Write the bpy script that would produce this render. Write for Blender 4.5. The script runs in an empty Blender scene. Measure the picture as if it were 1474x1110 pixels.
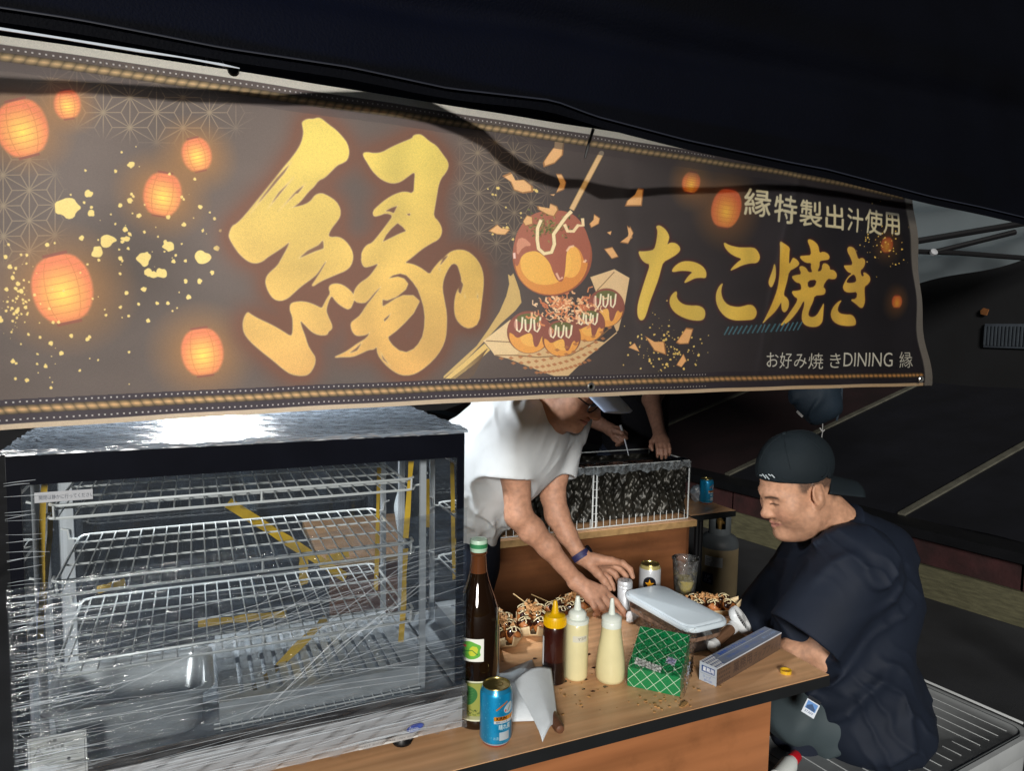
import bpy, bmesh, math, random
import numpy as np
from mathutils import Vector, Matrix
random.seed(7)
RNG = np.random.default_rng(11)
scene = bpy.context.scene
COL = scene.collection
V = Vector

# ------------------------------------------------------------------ camera
CAMP = np.array([0.0, 0.0, 1.54])
_f, _cx, _cy = 1022.0, 737.0, 555.0
_A, _P, _R = math.radians(65.8), math.radians(4.8), math.radians(0.9)
_fw = np.array([math.cos(_A), math.sin(_A), 0.0]); _rt = np.array([math.sin(_A), -math.cos(_A), 0.0]); _up = np.array([0, 0, 1.0])
FWD = _fw * math.cos(_P) - _up * math.sin(_P)
_u0 = _up * math.cos(_P) + _fw * math.sin(_P)
RGT = _rt * math.cos(_R) + _u0 * math.sin(_R)
UPV = _u0 * math.cos(_R) - _rt * math.sin(_R)
def _ray(x, y): return FWD + RGT * (x - _cx) / _f - UPV * (y - _cy) / _f
def at_d(x, y, d): return CAMP + _ray(x, y) * d                       # point at a depth
def at_z(x, y, z): r = _ray(x, y); return CAMP + r * ((z - CAMP[2]) / r[2])
def at_y(x, y, Y): r = _ray(x, y); return CAMP + r * (Y / r[1])
def at_x(x, y, X): r = _ray(x, y); return CAMP + r * (X / r[0])
cam = bpy.data.cameras.new('camera'); cam.sensor_width = 36.0; cam.lens = _f / 1474.0 * 36.0
cam.clip_start = 0.02; cam.clip_end = 400
camo = bpy.data.objects.new('camera', cam); COL.objects.link(camo)
M3 = Matrix(((RGT[0], UPV[0], -FWD[0]), (RGT[1], UPV[1], -FWD[1]), (RGT[2], UPV[2], -FWD[2])))
camo.matrix_world = Matrix.Translation(V(CAMP)) @ M3.to_4x4()
scene.camera = camo

# ------------------------------------------------------------------ night sky, faint far light, exposure
SUN_EL, SUN_AZ = 17.0, 208.0          # street light level glow from behind the camera, low
w = bpy.data.worlds.new('World'); scene.world = w; w.use_nodes = True
nt = w.node_tree
sky = nt.nodes.new('ShaderNodeTexSky'); sky.sky_type = 'NISHITA'; sky.sun_disc = False
sky.sun_elevation = math.radians(SUN_EL); sky.sun_rotation = math.radians(SUN_AZ)
nt.links.new(sky.outputs[0], nt.nodes['Background'].inputs[0])
nt.nodes['Background'].inputs[1].default_value = 0.0028
sl = bpy.data.lights.new('sun', 'SUN'); sl.energy = 3.0; sl.angle = math.radians(12); sl.color = (1.0, 0.96, 0.9)
slo = bpy.data.objects.new('sun', sl); COL.objects.link(slo)
_az = math.radians(SUN_AZ); _e = math.radians(SUN_EL)
_sd = V((math.sin(_az) * math.cos(_e), math.cos(_az) * math.cos(_e), math.sin(_e)))    # towards the sun
slo.rotation_euler = (-_sd).to_track_quat('-Z', 'Y').to_euler()
scene.view_settings.view_transform = 'Standard'
try: scene.view_settings.look = 'None'
except Exception: pass
scene.view_settings.exposure = 0.35; scene.view_settings.gamma = 1.0; scene.view_settings.use_curve_mapping = False
scene.cycles.use_denoising = True
scene.cycles.max_bounces = 10; scene.cycles.transparent_max_bounces = 24
scene.cycles.sample_clamp_indirect = 4.0
scene.cycles.caustics_reflective = False; scene.cycles.caustics_refractive = False
# ------------------------------------------------------------------ helpers: objects
def tag(o, label=None, cat=None, group=None, kind=None):
    if label: o['label'] = label
    if cat: o['category'] = cat
    if group: o['group'] = group
    if kind: o['kind'] = kind
    return o
def thing(name, label, cat, loc=(0, 0, 0), rotz=0.0, group=None):
    o = bpy.data.objects.new(name, None); COL.objects.link(o)
    o.location = loc; o.rotation_euler = (0, 0, rotz); o.empty_display_size = 0.05
    return tag(o, label, cat, group)
def link(name, me, parent=None, mats=()):
    o = bpy.data.objects.new(name, me); COL.objects.link(o)
    for m in (mats if isinstance(mats, (list, tuple)) else [mats]): me.materials.append(m)
    if parent is not None: o.parent = parent
    return o
def copy_tree(o, parent=None, loc=None, rotz=None, label=None, group=None):
    c = o.copy(); COL.objects.link(c)
    if parent is not None: c.parent = parent
    if loc is not None: c.location = loc
    if rotz is not None: c.rotation_euler = (0, 0, rotz)
    if label: c['label'] = label
    if group: c['group'] = group
    for ch in list(o.children): copy_tree(ch, c)
    return c
def mesh_np(name, vv, quads, smooth=True, colors=None):
    me = bpy.data.meshes.new(name); vv = np.asarray(vv, np.float32); quads = np.asarray(quads, np.int32)
    n, k = quads.shape
    me.vertices.add(len(vv)); me.vertices.foreach_set('co', vv.ravel())
    me.loops.add(n * k); me.loops.foreach_set('vertex_index', quads.ravel())
    me.polygons.add(n); me.polygons.foreach_set('loop_start', np.arange(0, n * k, k, dtype=np.int32))
    me.update(calc_edges=True); me.validate()
    if smooth: me.polygons.foreach_set('use_smooth', np.ones(len(me.polygons), bool))
    if colors is not None:
        a = me.color_attributes.new('Col', 'FLOAT_COLOR', 'POINT')
        c = np.ones((len(vv), 4), np.float32); c[:, :3] = colors; a.data.foreach_set('color', c.ravel())
    return me
class MB:
    """collects shapes into one mesh; org is subtracted when built"""
    def __init__(s): s.v = []; s.f = []; s.mi = []; s.uv = []; s.m = 0
    def add(s, vs, fs, uvs=None):
        b = len(s.v); s.v += [tuple(map(float, p)) for p in vs]
        for i, f in enumerate(fs):
            s.f.append([b + k for k in f]); s.mi.append(s.m); s.uv.append(uvs[i] if uvs else None)
        return s
    def box(s, lo, hi, R=None, c=None, bev=0.0):
        lo = np.array(lo, float); hi = np.array(hi, float)
        if bev <= 0:
            vs = [(x, y, z) for x in (lo[0], hi[0]) for y in (lo[1], hi[1]) for z in (lo[2], hi[2])]
            fs = [(0, 1, 3, 2), (4, 6, 7, 5), (0, 4, 5, 1), (2, 3, 7, 6), (0, 2, 6, 4), (1, 5, 7, 3)]
        else:
            bm = bmesh.new(); bmesh.ops.create_cube(bm, size=1.0)
            for v in bm.verts: v.co = V(((lo + hi) / 2)) + V(v.co[i] * (hi - lo)[i] for i in range(3))
            bmesh.ops.bevel(bm, geom=bm.edges[:], offset=bev, segments=2, affect='EDGES', profile=0.6)
            bm.verts.index_update(); vs = [v.co[:] for v in bm.verts]; fs = [[v.index for v in f.verts] for f in bm.faces]; bm.free()
        if R is not None:
            c = np.zeros(3) if c is None else np.array(c, float)
            vs = [c + R @ (np.array(p)) for p in vs]
        return s.add(vs, fs)
    def tube(s, pts, r, n=8, closed=False, cap=True, flat=1.0):
        pts = [V(p) for p in pts]; N = len(pts); rs = r if isinstance(r, (list, tuple)) else [r] * N
        b = len(s.v); prev = None
        for i, p in enumerate(pts):
            t = (pts[(i + 1) % N] - pts[i - 1]) if closed else (pts[min(i + 1, N - 1)] - pts[max(i - 1, 0)])
            if t.length < 1e-9: t = V((0, 0, 1))
            t.normalize()
            if prev is None: a = t.orthogonal().normalized()
            else:
                a = prev - t * prev.dot(t)
                a = a.normalized() if a.length > 1e-6 else t.orthogonal().normalized()
            prev = a; c = t.cross(a)
            for k in range(n):
                g = 2 * math.pi * k / n
                s.v.append(tuple(p + (a * math.cos(g) + c * math.sin(g) * flat) * rs[i]))
        for i in range(N if closed else N - 1):
            j = (i + 1) % N
            for k in range(n):
                k2 = (k + 1) % n; s.f.append([b + i * n + k, b + i * n + k2, b + j * n + k2, b + j * n + k]); s.mi.append(s.m); s.uv.append(None)
        if cap and not closed:
            s.f.append([b + k for k in range(n)][::-1]); s.f.append([b + (N - 1) * n + k for k in range(n)]); s.mi += [s.m] * 2; s.uv += [None] * 2
        return s
    def lathe(s, prof, n=32, c=(0, 0, 0), R=None, uvs=False, cap=True):
        b = len(s.v); c = np.array(c, float)
        for (r, z) in prof:
            for k in range(n):
                g = 2 * math.pi * k / n; p = np.array([r * math.cos(g), r * math.sin(g), z])
                if R is not None: p = R @ p
                s.v.append(tuple(p + c))
        zs = [z for _, z in prof]; z0, z1 = min(zs), max(zs)
        for i in range(len(prof) - 1):
            for k in range(n):
                k2 = (k + 1) % n; s.f.append([b + i * n + k, b + i * n + k2, b + (i + 1) * n + k2, b + (i + 1) * n + k]); s.mi.append(s.m)
                if uvs:
                    a, d = (prof[i][1] - z0) / (z1 - z0), (prof[i + 1][1] - z0) / (z1 - z0)
                    s.uv.append([(k / n, a), ((k + 1) / n, a), ((k + 1) / n, d), (k / n, d)])
                else: s.uv.append(None)
        if cap:
            if prof[0][0] > 1e-5: s.f.append([b + k for k in range(n)][::-1]); s.mi.append(s.m); s.uv.append(None)
            if prof[-1][0] > 1e-5: s.f.append([b + (len(prof) - 1) * n + k for k in range(n)]); s.mi.append(s.m); s.uv.append(None)
        return s
    def grid(s, P, nu, nv, uvf=None, flip=False):
        """P(u,v)->point, u,v in 0..1"""
        b = len(s.v)
        for j in range(nv + 1):
            for i in range(nu + 1): s.v.append(tuple(map(float, P(i / nu, j / nv))))
        for j in range(nv):
            for i in range(nu):
                q = [b + j * (nu + 1) + i, b + j * (nu + 1) + i + 1, b + (j + 1) * (nu + 1) + i + 1, b + (j + 1) * (nu + 1) + i]
                uq = [(i / nu, j / nv), ((i + 1) / nu, j / nv), ((i + 1) / nu, (j + 1) / nv), (i / nu, (j + 1) / nv)]
                if flip: q = q[::-1]; uq = uq[::-1]
                s.f.append(q); s.mi.append(s.m); s.uv.append(uq)
        return s
    def prism(s, poly, z0, z1, R=None, c=None):
        n = len(poly); vs = [(x, y, z0) for x, y in poly] + [(x, y, z1) for x, y in poly]
        fs = [list(range(n))[::-1], list(range(n, 2 * n))] + [(i, (i + 1) % n, n + (i + 1) % n, n + i) for i in range(n)]
        if R is not None: vs = [np.array(c) + R @ np.array(p) for p in vs]
        return s.add(vs, fs)
    def build(s, name, mats, parent=None, org=None, smooth=True, angle=40, kind=None, label=None, cat=None, group=None):
        me = bpy.data.meshes.new(name)
        o3 = np.zeros(3) if org is None else np.array(org, float)
        me.from_pydata([tuple(np.array(p) - o3) for p in s.v] if org is not None else s.v, [], s.f)
        if not isinstance(mats, (list, tuple)): mats = [mats]
        if any(u is not None for u in s.uv):
            L = me.uv_layers.new(name='UVMap'); k = 0; arr = []
            for f, u in zip(s.f, s.uv): arr += [c for q in (u if u else [(0, 0)] * len(f)) for c in q]
            L.data.foreach_set('uv', arr)
        me.polygons.foreach_set('material_index', s.mi)
        if smooth:
            me.polygons.foreach_set('use_smooth', [True] * len(me.polygons))
            try: me.set_sharp_from_angle(angle=math.radians(angle))
            except Exception: pass
        me.update()
        o = link(name, me, parent, mats)
        return tag(o, label, cat, group, kind)
def rotm(x=0, y=0, z=0):
    return np.array((Matrix.Rotation(math.radians(z), 3, 'Z') @ Matrix.Rotation(math.radians(y), 3, 'Y') @ Matrix.Rotation(math.radians(x), 3, 'X')))
def frame(fwd, up):
    """columns: right(x) of the thing, forward(y), up(z)"""
    f = np.array(fwd, float); f /= np.linalg.norm(f); u = np.array(up, float)
    x = np.cross(f, u); x /= np.linalg.norm(x); u = np.cross(x, f)
    return np.stack([x, f, u], 1)

# ------------------------------------------------------------------ helpers: materials
def srgb(r, g, b):
    return tuple(((c / 255) / 12.92 if c / 255 <= .04045 else ((c / 255 + .055) / 1.055) ** 2.4) for c in (r, g, b))
def newmat(name):
    m = bpy.data.materials.new(name); m.use_nodes = True
    return m, m.node_tree, m.node_tree.nodes['Principled BSDF'], m.node_tree.links
def mat(name, col, rough=0.5, metal=0.0, var=0.12, vscale=12.0, bump=0.0, bscale=60.0, spec=0.5, coat=0.0, trans=0.0, ior=1.45, sss=0.0, sheen=0.0,
        rvar=0.0, stretch=None, alpha=1.0):
    """principled, with noise in the colour, the roughness and a bump"""
    m, t, b, L = newmat(name)
    tc = t.nodes.new('ShaderNodeTexCoord'); src = tc.outputs['Object']
    if stretch:
        mp = t.nodes.new('ShaderNodeMapping'); mp.inputs['Scale'].default_value = stretch; L.new(src, mp.inputs[0]); src = mp.outputs[0]
    n = t.nodes.new('ShaderNodeTexNoise'); n.inputs['Scale'].default_value = vscale; n.inputs['Detail'].default_value = 5; L.new(src, n.inputs['Vector'])
    mr = t.nodes.new('ShaderNodeMapRange'); mr.inputs[1].default_value = .3; mr.inputs[2].default_value = .7
    mr.inputs[3].default_value = 1 - var; mr.inputs[4].default_value = 1 + var; L.new(n.outputs[0], mr.inputs[0])
    mx = t.nodes.new('ShaderNodeMix'); mx.data_type = 'RGBA'; mx.blend_type = 'MULTIPLY'; mx.inputs[0].default_value = 1.0
    mx.inputs[6].default_value = (*col, 1); L.new(mr.outputs[0], mx.inputs[7]); L.new(mx.outputs[2], b.inputs['Base Color'])
    b.inputs['Roughness'].default_value = rough; b.inputs['Metallic'].default_value = metal
    b.inputs['Specular IOR Level'].default_value = spec; b.inputs['Coat Weight'].default_value = coat
    b.inputs['Transmission Weight'].default_value = trans; b.inputs['IOR'].default_value = ior
    b.inputs['Subsurface Weight'].default_value = sss; b.inputs['Sheen Weight'].default_value = sheen; b.inputs['Alpha'].default_value = alpha
    if sss: b.inputs['Subsurface Radius'].default_value = (.012, .005, .003); b.inputs['Subsurface Scale'].default_value = 1.0
    if rvar:
        m2 = t.nodes.new('ShaderNodeMapRange'); m2.inputs[3].default_value = max(0, rough - rvar); m2.inputs[4].default_value = min(1, rough + rvar)
        L.new(n.outputs[0], m2.inputs[0]); L.new(m2.outputs[0], b.inputs['Roughness'])
    if bump:
        n2 = t.nodes.new('ShaderNodeTexNoise'); n2.inputs['Scale'].default_value = bscale; n2.inputs['Detail'].default_value = 4; L.new(src, n2.inputs['Vector'])
        bp = t.nodes.new('ShaderNodeBump'); bp.inputs['Strength'].default_value = min(1, bump); bp.inputs['Distance'].default_value = 0.004
        L.new(n2.outputs[0], bp.inputs['Height']); L.new(bp.outputs[0], b.inputs['Normal'])
    return m
def vcol_mat(name, rough=0.5, sss=0.0, bump=0.1, bscale=300.0, spec=0.4):
    m = mat(name, (1, 1, 1), rough, var=0.17, vscale=70, rvar=.1, bump=bump, bscale=bscale, sss=sss, spec=spec)
    t = m.node_tree; mx = [n for n in t.nodes if n.type == 'MIX'][0]
    a = t.nodes.new('ShaderNodeVertexColor'); a.layer_name = 'Col'; t.links.new(a.outputs[0], mx.inputs[6])
    return m
def img_mat(name, im, rough=0.5, metal=0.0, coat=0.0, bump=0.0, bscale=80.0, spec=0.5):
    m = mat(name, (1, 1, 1), rough, metal, var=0.06, coat=coat, bump=bump, bscale=bscale, spec=spec)
    t = m.node_tree; mx = [n for n in t.nodes if n.type == 'MIX'][0]
    a = t.nodes.new('ShaderNodeTexImage'); a.image = im; a.extension = 'EXTEND'; t.links.new(a.outputs[0], mx.inputs[6])
    return m
def thin_mat(name, tint, gloss=0.12, rough=0.05, haze=0.05, hazecol=(.8, .85, .9), bump=0.0, bscale=30.0, stretch=None, hz0=.3, ior=1.5):
    """clear sheet (glass pane, film): see-through + mirror gloss + a little milky scatter"""
    m = bpy.data.materials.new(name); m.use_nodes = True; t = m.node_tree; L = t.links; t.nodes.clear()
    out = t.nodes.new('ShaderNodeOutputMaterial'); tr = t.nodes.new('ShaderNodeBsdfTransparent'); tr.inputs[0].default_value = (*tint, 1)
    gl = t.nodes.new('ShaderNodeBsdfGlossy'); gl.inputs['Roughness'].default_value = rough
    df = t.nodes.new('ShaderNodeBsdfDiffuse'); df.inputs[0].default_value = (*hazecol, 1)
    tl = t.nodes.new('ShaderNodeBsdfTranslucent'); tl.inputs[0].default_value = (*hazecol, 1)
    fr = t.nodes.new('ShaderNodeFresnel'); fr.inputs[0].default_value = ior
    tc = t.nodes.new('ShaderNodeTexCoord'); src = tc.outputs['Object']
    if stretch:
        mp = t.nodes.new('ShaderNodeMapping'); mp.inputs['Scale'].default_value = stretch; L.new(src, mp.inputs[0]); src = mp.outputs[0]
    nz = t.nodes.new('ShaderNodeTexNoise'); nz.inputs['Scale'].default_value = bscale; nz.inputs['Detail'].default_value = 6; L.new(src, nz.inputs['Vector'])
    if bump:
        bp = t.nodes.new('ShaderNodeBump'); bp.inputs['Strength'].default_value = bump; bp.inputs['Distance'].default_value = .006
        L.new(nz.outputs[0], bp.inputs['Height']); L.new(bp.outputs[0], gl.inputs['Normal']); L.new(bp.outputs[0], fr.inputs['Normal'])
    d2 = t.nodes.new('ShaderNodeMixShader'); d2.inputs[0].default_value = .5; L.new(df.outputs[0], d2.inputs[1]); L.new(tl.outputs[0], d2.inputs[2])
    m1 = t.nodes.new('ShaderNodeMixShader'); L.new(tr.outputs[0], m1.inputs[1]); L.new(d2.outputs[0], m1.inputs[2])
    hz = t.nodes.new('ShaderNodeMapRange'); hz.inputs[1].default_value = .35; hz.inputs[2].default_value = .7; hz.inputs[3].default_value = haze * hz0; hz.inputs[4].default_value = min(1.0, haze * (2 - hz0))
    L.new(nz.outputs[0], hz.inputs[0]); L.new(hz.outputs[0], m1.inputs[0])
    m2 = t.nodes.new('ShaderNodeMixShader'); L.new(m1.outputs[0], m2.inputs[1]); L.new(gl.outputs[0], m2.inputs[2])
    mu = t.nodes.new('ShaderNodeMath'); mu.operation = 'MULTIPLY_ADD'; mu.inputs[1].default_value = 1.0; mu.inputs[2].default_value = gloss * .3
    L.new(fr.outputs[0], mu.inputs[0]); L.new(mu.outputs[0], m2.inputs[0]); L.new(m2.outputs[0], out.inputs[0])
    return m

# ------------------------------------------------------------------ helpers: smooth solids (signed distance, surface nets)
F32 = np.float32
def RC(a, b, r1, r2=None, k=0.02, op='+'): return dict(t='rc', a=np.array(a, F32), b=np.array(b, F32), r1=r1, r2=r1 if r2 is None else r2, k=k, op=op)
def EL(c, r, R=None, k=0.02, op='+'): return dict(t='el', c=np.array(c, F32), r=np.array(r, F32), R=(np.eye(3) if R is None else np.array(R)).astype(F32), k=k, op=op)
def BX(c, h, R=None, rd=0.005, k=0.005, op='+'): return dict(t='bx', c=np.array(c, F32), h=np.array(h, F32) - rd, R=(np.eye(3) if R is None else np.array(R)).astype(F32), rd=rd, k=k, op=op)
def HS(p, n, k=0.004, op='-'): n = np.array(n, float); return dict(t='hs', c=np.array(p, F32), n=(n / np.linalg.norm(n)).astype(F32), k=k, op=op)   # half space on the side n points to
def chain(pts, rs, k=0.02, op='+'): return [RC(pts[i], pts[i + 1], rs[i], rs[i + 1], k, op) for i in range(len(pts) - 1)]
def _d(q, P):
    t = q['t']
    if t == 'rc':
        ba = q['b'] - q['a']; pa = P - q['a']; h = np.clip(pa @ ba / max(float(ba @ ba), 1e-12), 0, 1).astype(F32)
        pa -= h[..., None] * ba
        return np.sqrt(np.einsum('...i,...i', pa, pa)) - (q['r1'] + (q['r2'] - q['r1']) * h)
    if t == 'el':
        x = (P - q['c']) @ q['R']; a = x / q['r']; b = a / q['r']
        k0 = np.sqrt(np.einsum('...i,...i', a, a)); k1 = np.sqrt(np.einsum('...i,...i', b, b)) + 1e-9
        return k0 * (k0 - 1) / k1
    if t == 'bx':
        x = np.abs((P - q['c']) @ q['R']) - q['h']; m = np.maximum(x, 0)
        return np.sqrt(np.einsum('...i,...i', m, m)) + np.minimum(x.max(-1), 0) - q['rd']
    if t == 'hs': return -((P - q['c']) @ q['n'])
def _comb(D, d, q):
    k = q['k']
    if q['op'] == '+':
        h = np.maximum(k - np.abs(D - d), 0) / k; return np.minimum(D, d) - h * h * k * .25
    h = np.maximum(k - np.abs(D + d), 0) / k; return np.maximum(D, -d) + h * h * k * .25
def sdf_mesh(prims, h, disp=None, dmax=0.0):
    lo = np.full(3, 1e9); hi = -lo
    for q in prims:
        if q['op'] != '+' : continue
        if q['t'] == 'rc':
            r = max(q['r1'], q['r2']); l = np.minimum(q['a'], q['b']) - r; u = np.maximum(q['a'], q['b']) + r
        else:
            e = np.abs(q['R']) @ (q['r'] if q['t'] == 'el' else q['h'] + q['rd']); l = q['c'] - e; u = q['c'] + e
        lo = np.minimum(lo, l); hi = np.maximum(hi, u)
    lo -= .02 + dmax; hi += .02 + dmax; B = 8; nb = np.ceil((hi - lo) / (B * h)).astype(int) + 1; N = nb * B
    g = np.stack(np.meshgrid(*[np.arange(n) for n in nb], indexing='ij'), -1).reshape(-1, 3)
    C = (lo + (g + .5) * B * h).astype(F32); D = np.full(len(C), 1.0, F32)
    for q in prims: D = _comb(D, _d(q, C), q)
    br = B * h * .8661; g = g[np.abs(D) < br * 1.25 + dmax]; C = (lo + (g + .5) * B * h).astype(F32)
    cn = np.stack(np.meshgrid(*[np.arange(B + 1)] * 3, indexing='ij'), -1).reshape(-1, 3)
    P = (lo + (g[:, None, :] * B + cn[None]) * h).astype(F32); D = np.full(P.shape[:2], 1.0, F32)
    for q in prims:
        dc = _d(q, C); m = dc < br * 1.3 + q['k'] + 3 * h + dmax
        if q['t'] == 'hs': m = np.abs(dc) < 1e9
        if m.any(): D[m] = _comb(D[m], _d(q, P[m]), q)
    if disp is not None: D = D + disp(P).astype(F32)
    D[D == 0] = 1e-7
    n = len(g); D = D.reshape(n, B + 1, B + 1, B + 1); S = D < 0
    sl = lambda a, x, y, z: a[:, x:x + B, y:y + B, z:z + B]
    cs = [(x, y, z) for x in (0, 1) for y in (0, 1) for z in (0, 1)]
    cnt = sum(sl(S, *c).astype(np.int8) for c in cs); act = (cnt > 0) & (cnt < 8)
    ai = np.argwhere(act); gi = g[ai[:, 0]] * B + ai[:, 1:]; gid = (gi[:, 0] * N[1] + gi[:, 1]) * N[2] + gi[:, 2]
    dv = {c: sl(D, *c)[act] for c in cs}; acc = np.zeros((len(ai), 3)); w_ = np.zeros(len(ai))
    for a in cs:
        for ax in range(3):
            if a[ax]: continue
            b = tuple(1 if i == ax else a[i] for i in range(3)); d0, d1 = dv[a], dv[b]; m = (d0 < 0) != (d1 < 0)
            t = np.where(m, d0 / np.where(m, d0 - d1, 1), 0); p = np.tile(np.array(a, float), (len(ai), 1)); p[:, ax] += t
            acc += p * m[:, None]; w_ += m
    vv = lo + (gi + acc / w_[:, None]) * h
    o = np.argsort(gid); sg = gid[o]; quads = []
    def look(ix):
        k = (ix[:, 0] * N[1] + ix[:, 1]) * N[2] + ix[:, 2]; j = np.clip(np.searchsorted(sg, k), 0, len(sg) - 1)
        return np.where(sg[j] == k, o[j], -1)
    for ax in range(3):
        b = tuple(1 if i == ax else 0 for i in range(3)); s0 = sl(S, 0, 0, 0); s1 = sl(S, *b); e = np.argwhere(s0 != s1)
        ins = s0[tuple(e.T)]; gv = g[e[:, 0]] * B + e[:, 1:]; u, v = [(1, 2), (2, 0), (0, 1)][ax]
        q = []
        for du, dw in ((-1, -1), (0, -1), (0, 0), (-1, 0)):
            ix = gv.copy(); ix[:, u] += du; ix[:, v] += dw; q.append(look(ix))
        q = np.stack(q, 1); ok = (q >= 0).all(1); q = q[ok]; ins = ins[ok]
        q[~ins] = q[~ins][:, ::-1]; quads.append(q)
    return vv, np.concatenate(quads)
def _hash_noise(P, sc, seed=0):
    """cheap smooth pseudo noise: sum of rotated sines"""
    r = np.random.default_rng(seed); s = 0
    for i in range(5):
        d = r.normal(size=3); d /= np.linalg.norm(d); s = s + np.sin((P @ d.astype(F32)) * (sc * (0.7 + .25 * i)) + r.uniform(0, 6.28) + 1.3 * np.sin((P @ r.normal(size=3).astype(F32)) * sc * .5))
    return s / 5
def solid(name, prims, h, mats, parent=None, org=(0, 0, 0), disp=None, dmax=0.0, colf=None, **kw):
    vv, qq = sdf_mesh(prims, h, disp, dmax)
    me = mesh_np(name, vv - np.array(org), qq, True, None if colf is None else colf(vv))
    return tag(link(name, me, parent, mats), kw.get('label'), kw.get('cat'), kw.get('group'), kw.get('kind'))
# ------------------------------------------------------------------ helpers: flat print drawn by code (numpy scan conversion -> generated image)
def _edges(poly): p = np.asarray(poly, float); return np.concatenate([p, np.roll(p, -1, 0)], 1)
_glyph = {}
def text_edges(s):
    """outline edges of a text string in em units (built-in font)"""
    if s in _glyph: return _glyph[s]
    c = bpy.data.curves.new('t', 'FONT'); c.body = s; c.resolution_u = 3; o = bpy.data.objects.new('t', c); COL.objects.link(o)
    dg = bpy.context.evaluated_depsgraph_get(); dg.update(); m = o.evaluated_get(dg).to_mesh()
    co = np.array([v.co[:2] for v in m.vertices]).reshape(-1, 2)
    key = np.round(co * 2000).astype(int); _, inv = np.unique(key, axis=0, return_inverse=True); inv = inv.ravel(); from collections import Counter
    ec = Counter()
    for p in m.polygons:
        q = list(p.vertices)
        for i in range(len(q)):
            a, b = inv[q[i]], inv[q[(i + 1) % len(q)]]
            if a != b: ec[(min(a, b), max(a, b))] += 1
    rep = np.zeros((inv.max() + 1, 2)); rep[inv] = co
    e = np.array([np.concatenate([rep[a], rep[b]]) for (a, b), k in ec.items() if k % 2 == 1]).reshape(-1, 4)
    o.evaluated_get(dg).to_mesh_clear(); bpy.data.objects.remove(o); bpy.data.curves.remove(c)
    _glyph[s] = e; return e
def _box(a, r, ax):
    if r < 1: return a
    pad = [(0, 0)] * a.ndim; pad[ax] = (r + 1, r); c = np.cumsum(np.pad(a, pad, mode='edge'), axis=ax); n = a.shape[ax]; k = 2 * r + 1
    i0 = [slice(None)] * a.ndim; i1 = list(i0); i0[ax] = slice(0, n); i1[ax] = slice(k, k + n)
    return (c[tuple(i1)] - c[tuple(i0)]) / k
def blur(a, r):
    r = int(round(r))
    for _ in range(3): a = _box(_box(a, max(1, r // 2), 0), max(1, r // 2), 1)
    return a
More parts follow.
